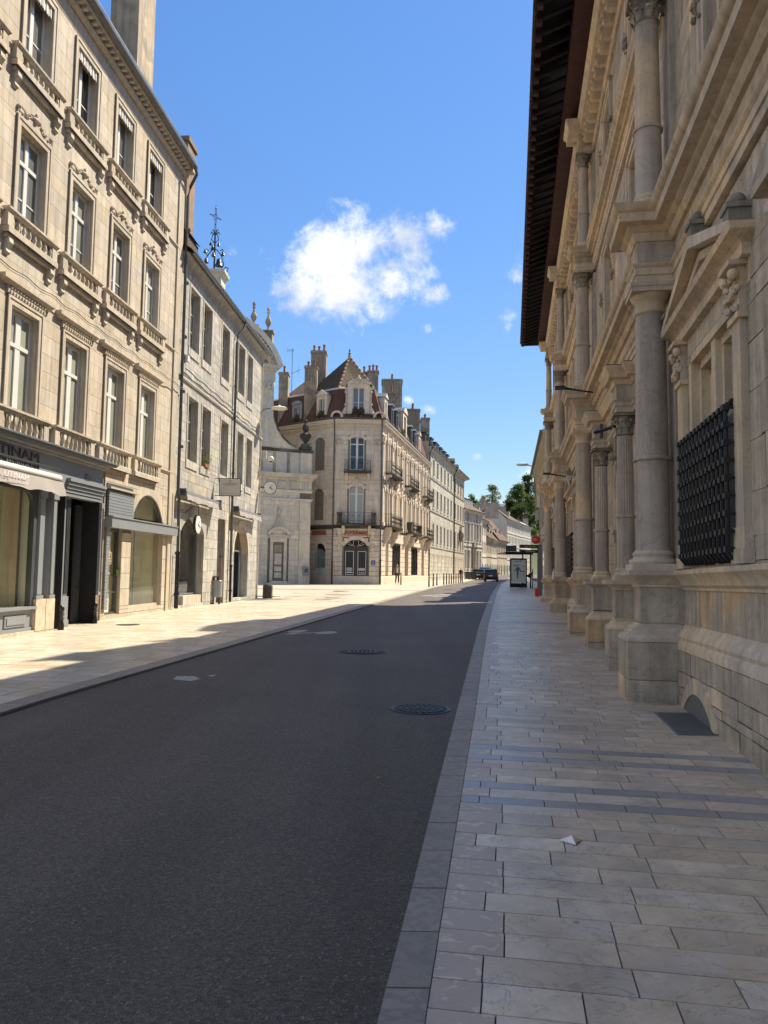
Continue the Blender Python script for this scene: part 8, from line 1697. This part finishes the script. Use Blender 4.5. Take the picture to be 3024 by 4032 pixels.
person(1.25, 68.6, .12, 1.74, 'white haired man in brown jacket walking towards the camera by the shop windows', stride=.2, shirt='cloth_white', lean=.06)
person(9.75, 97, -.4, 1.66, 'woman in black top with tied hair standing at the end of the bollards', 'cloth_black', 'skin', 'hair_dark', stride=.05, arm=(.25, -.2), longhair=True)
person(23.6, 168, .3, 1.72, 'distant walker in white shirt left of the bus shelter', 'cloth_white', 'cloth_navy', 'hair_dark', stride=.15)
person(24.4, 168.8, -.2, 1.68, 'distant walker in pale top, right of the pair by the bus shelter', 'cloth_white', 'cloth_black', 'hair_dark', stride=.15)

# ------------------------------------------------------------------ wooded hill and trees beyond the roofs
vs = []; fs = []; nx, ny = 40, 24
for j in range(ny+1):
    for i in range(nx+1):
        x = -350+900*i/nx; y = 280+700*j/ny; u = (x-60)/170.; h = 42*math.exp(-((x-150)/120.)**2)*sm(y, 290, 520)+16*sm(y, 300, 600)
        vs.append((x, y, .3+h+1.5*math.sin(x*.05)*math.cos(y*.04)))
for j in range(ny):
    for i in range(nx): q = j*(nx+1)+i; fs.append((q, q+1, q+nx+2, q+nx+1))
me = bpy.data.meshes.new('hill'); me.from_pydata(vs, [], fs); me.materials.append(MAT['hill_green']); o = bpy.data.objects.new('hill', me); COL.objects.link(o); o['kind'] = 'structure'
def tree(x, y, zb, h, w, label, leaf, n=2600, sparse=0., seed=1, lf=.55, cone=0.):
    t = empty('tree', (x, y, zb), label, 'tree'); g = random.Random(seed); f = Fr(x, y, 1, 0)
    b = MB(f); b.tube([(0, 0, zb-1), (.1*w*.1, 0, zb+h*.35), (0, .2, zb+h*.7), (.1, 0, zb+h*.93)], [w*.035, w*.028, w*.015, .04], 7); tk = b.obj('trunk', 'trunk', t)
    cl = []
    for k in range(40):
        a = g.uniform(0, 2*math.pi); q = g.uniform(.12, .97); rr = w*.46*g.uniform(.15, 1)*math.sin(math.pi*min(.97, q*.85+.12))**.7*(1-cone*q); cl.append((rr*math.cos(a), rr*math.sin(a), zb+h*q, w*g.uniform(.14, .26)*(1-sparse*.45)))
    for c in cl[:12]: b = MB(f); s_ = zb+(c[2]-zb)*.55; b.tube([(0, 0, s_), (c[0]*.5, c[1]*.5, (s_+c[2])/2), (c[0], c[1], c[2])], [w*.018, w*.012, .04], 4); b.obj('limb', 'trunk', t)
    b = MB(f)
    for i in range(n):
        c = g.choice(cl); u = Vector((g.gauss(0, 1), g.gauss(0, 1), g.gauss(0, 1))).normalized()*c[3]*(g.random()**.4); p = Vector((c[0], c[1], c[2]))+Vector((u.x*1.15, u.y*1.15, u.z*.85)); s_ = lf*g.uniform(.5, 1.2)
        e1 = Vector((g.gauss(0, 1), g.gauss(0, 1), g.gauss(0, .6))).normalized()*s_; e2 = Vector((g.gauss(0, 1), g.gauss(0, 1), g.gauss(0, 1))).normalized()*s_*.7
        b.add([tuple(p), tuple(p+e1), tuple(p+e1*.5+e2)], [(0, 1, 2)], g.random())
    b.obj('crown', leaf, t, kind='stuff', recalc=False); return t
def tp(p, ytop, ybot, Y, wpx): x = (p-1526)/3030*Y; z1, z0 = zz_(ytop, Y), zz_(ybot, Y); return x, Y, z0, z1-z0, wpx/3030*Y
for i, (p, yt, yb, Y, w, lf, n, sp, lb) in enumerate([
    (1952, 1908, 2020, 300, 66, 'leaf_pale', 2300, .5, 'pale wispy poplar like tree rising above the far roofs'),
    (1918, 1955, 2030, 320, 50, 'leaf_pale', 1000, .4, 'small pale tree left of the wispy one'),
    (1872, 1950, 2030, 330, 44, 'leaf_mid', 900, .2, 'low green tree top behind the white mansion roof'),
    (2020, 1962, 2130, 300, 72, 'leaf_dark', 3600, 0, 'dark dense conifer left in the group above the houses'),
    (2062, 1985, 2150, 290, 90, 'leaf_dark', 4000, 0, 'broad dark tree in the middle of the hillside group'),
    (2058, 1908, 2080, 330, 84, 'leaf_mid', 3600, .1, 'sunlit mid green tree rising behind the dark conifers'),
    (2098, 1868, 2020, 340, 74, 'leaf_dark', 3200, .1, 'tallest dark tree at the right edge of the hillside'),
    (2100, 1950, 2130, 300, 70, 'leaf_mid', 3000, 0, 'green tree just left of the right gutter line'),
    (2030, 1935, 2060, 345, 60, 'leaf_mid', 2200, .1, 'feathery light green crown left of the tallest tree'),
    (2140, 1900, 2130, 310, 90, 'leaf_dark', 2000, 0, 'dark tree mostly hidden behind the right facades')]):
    tree(*tp(p, yt, yb, Y, w), lb, lf, int(n*1.5), sp, 70+i, lf=.85 if lf != 'leaf_pale' else .6)
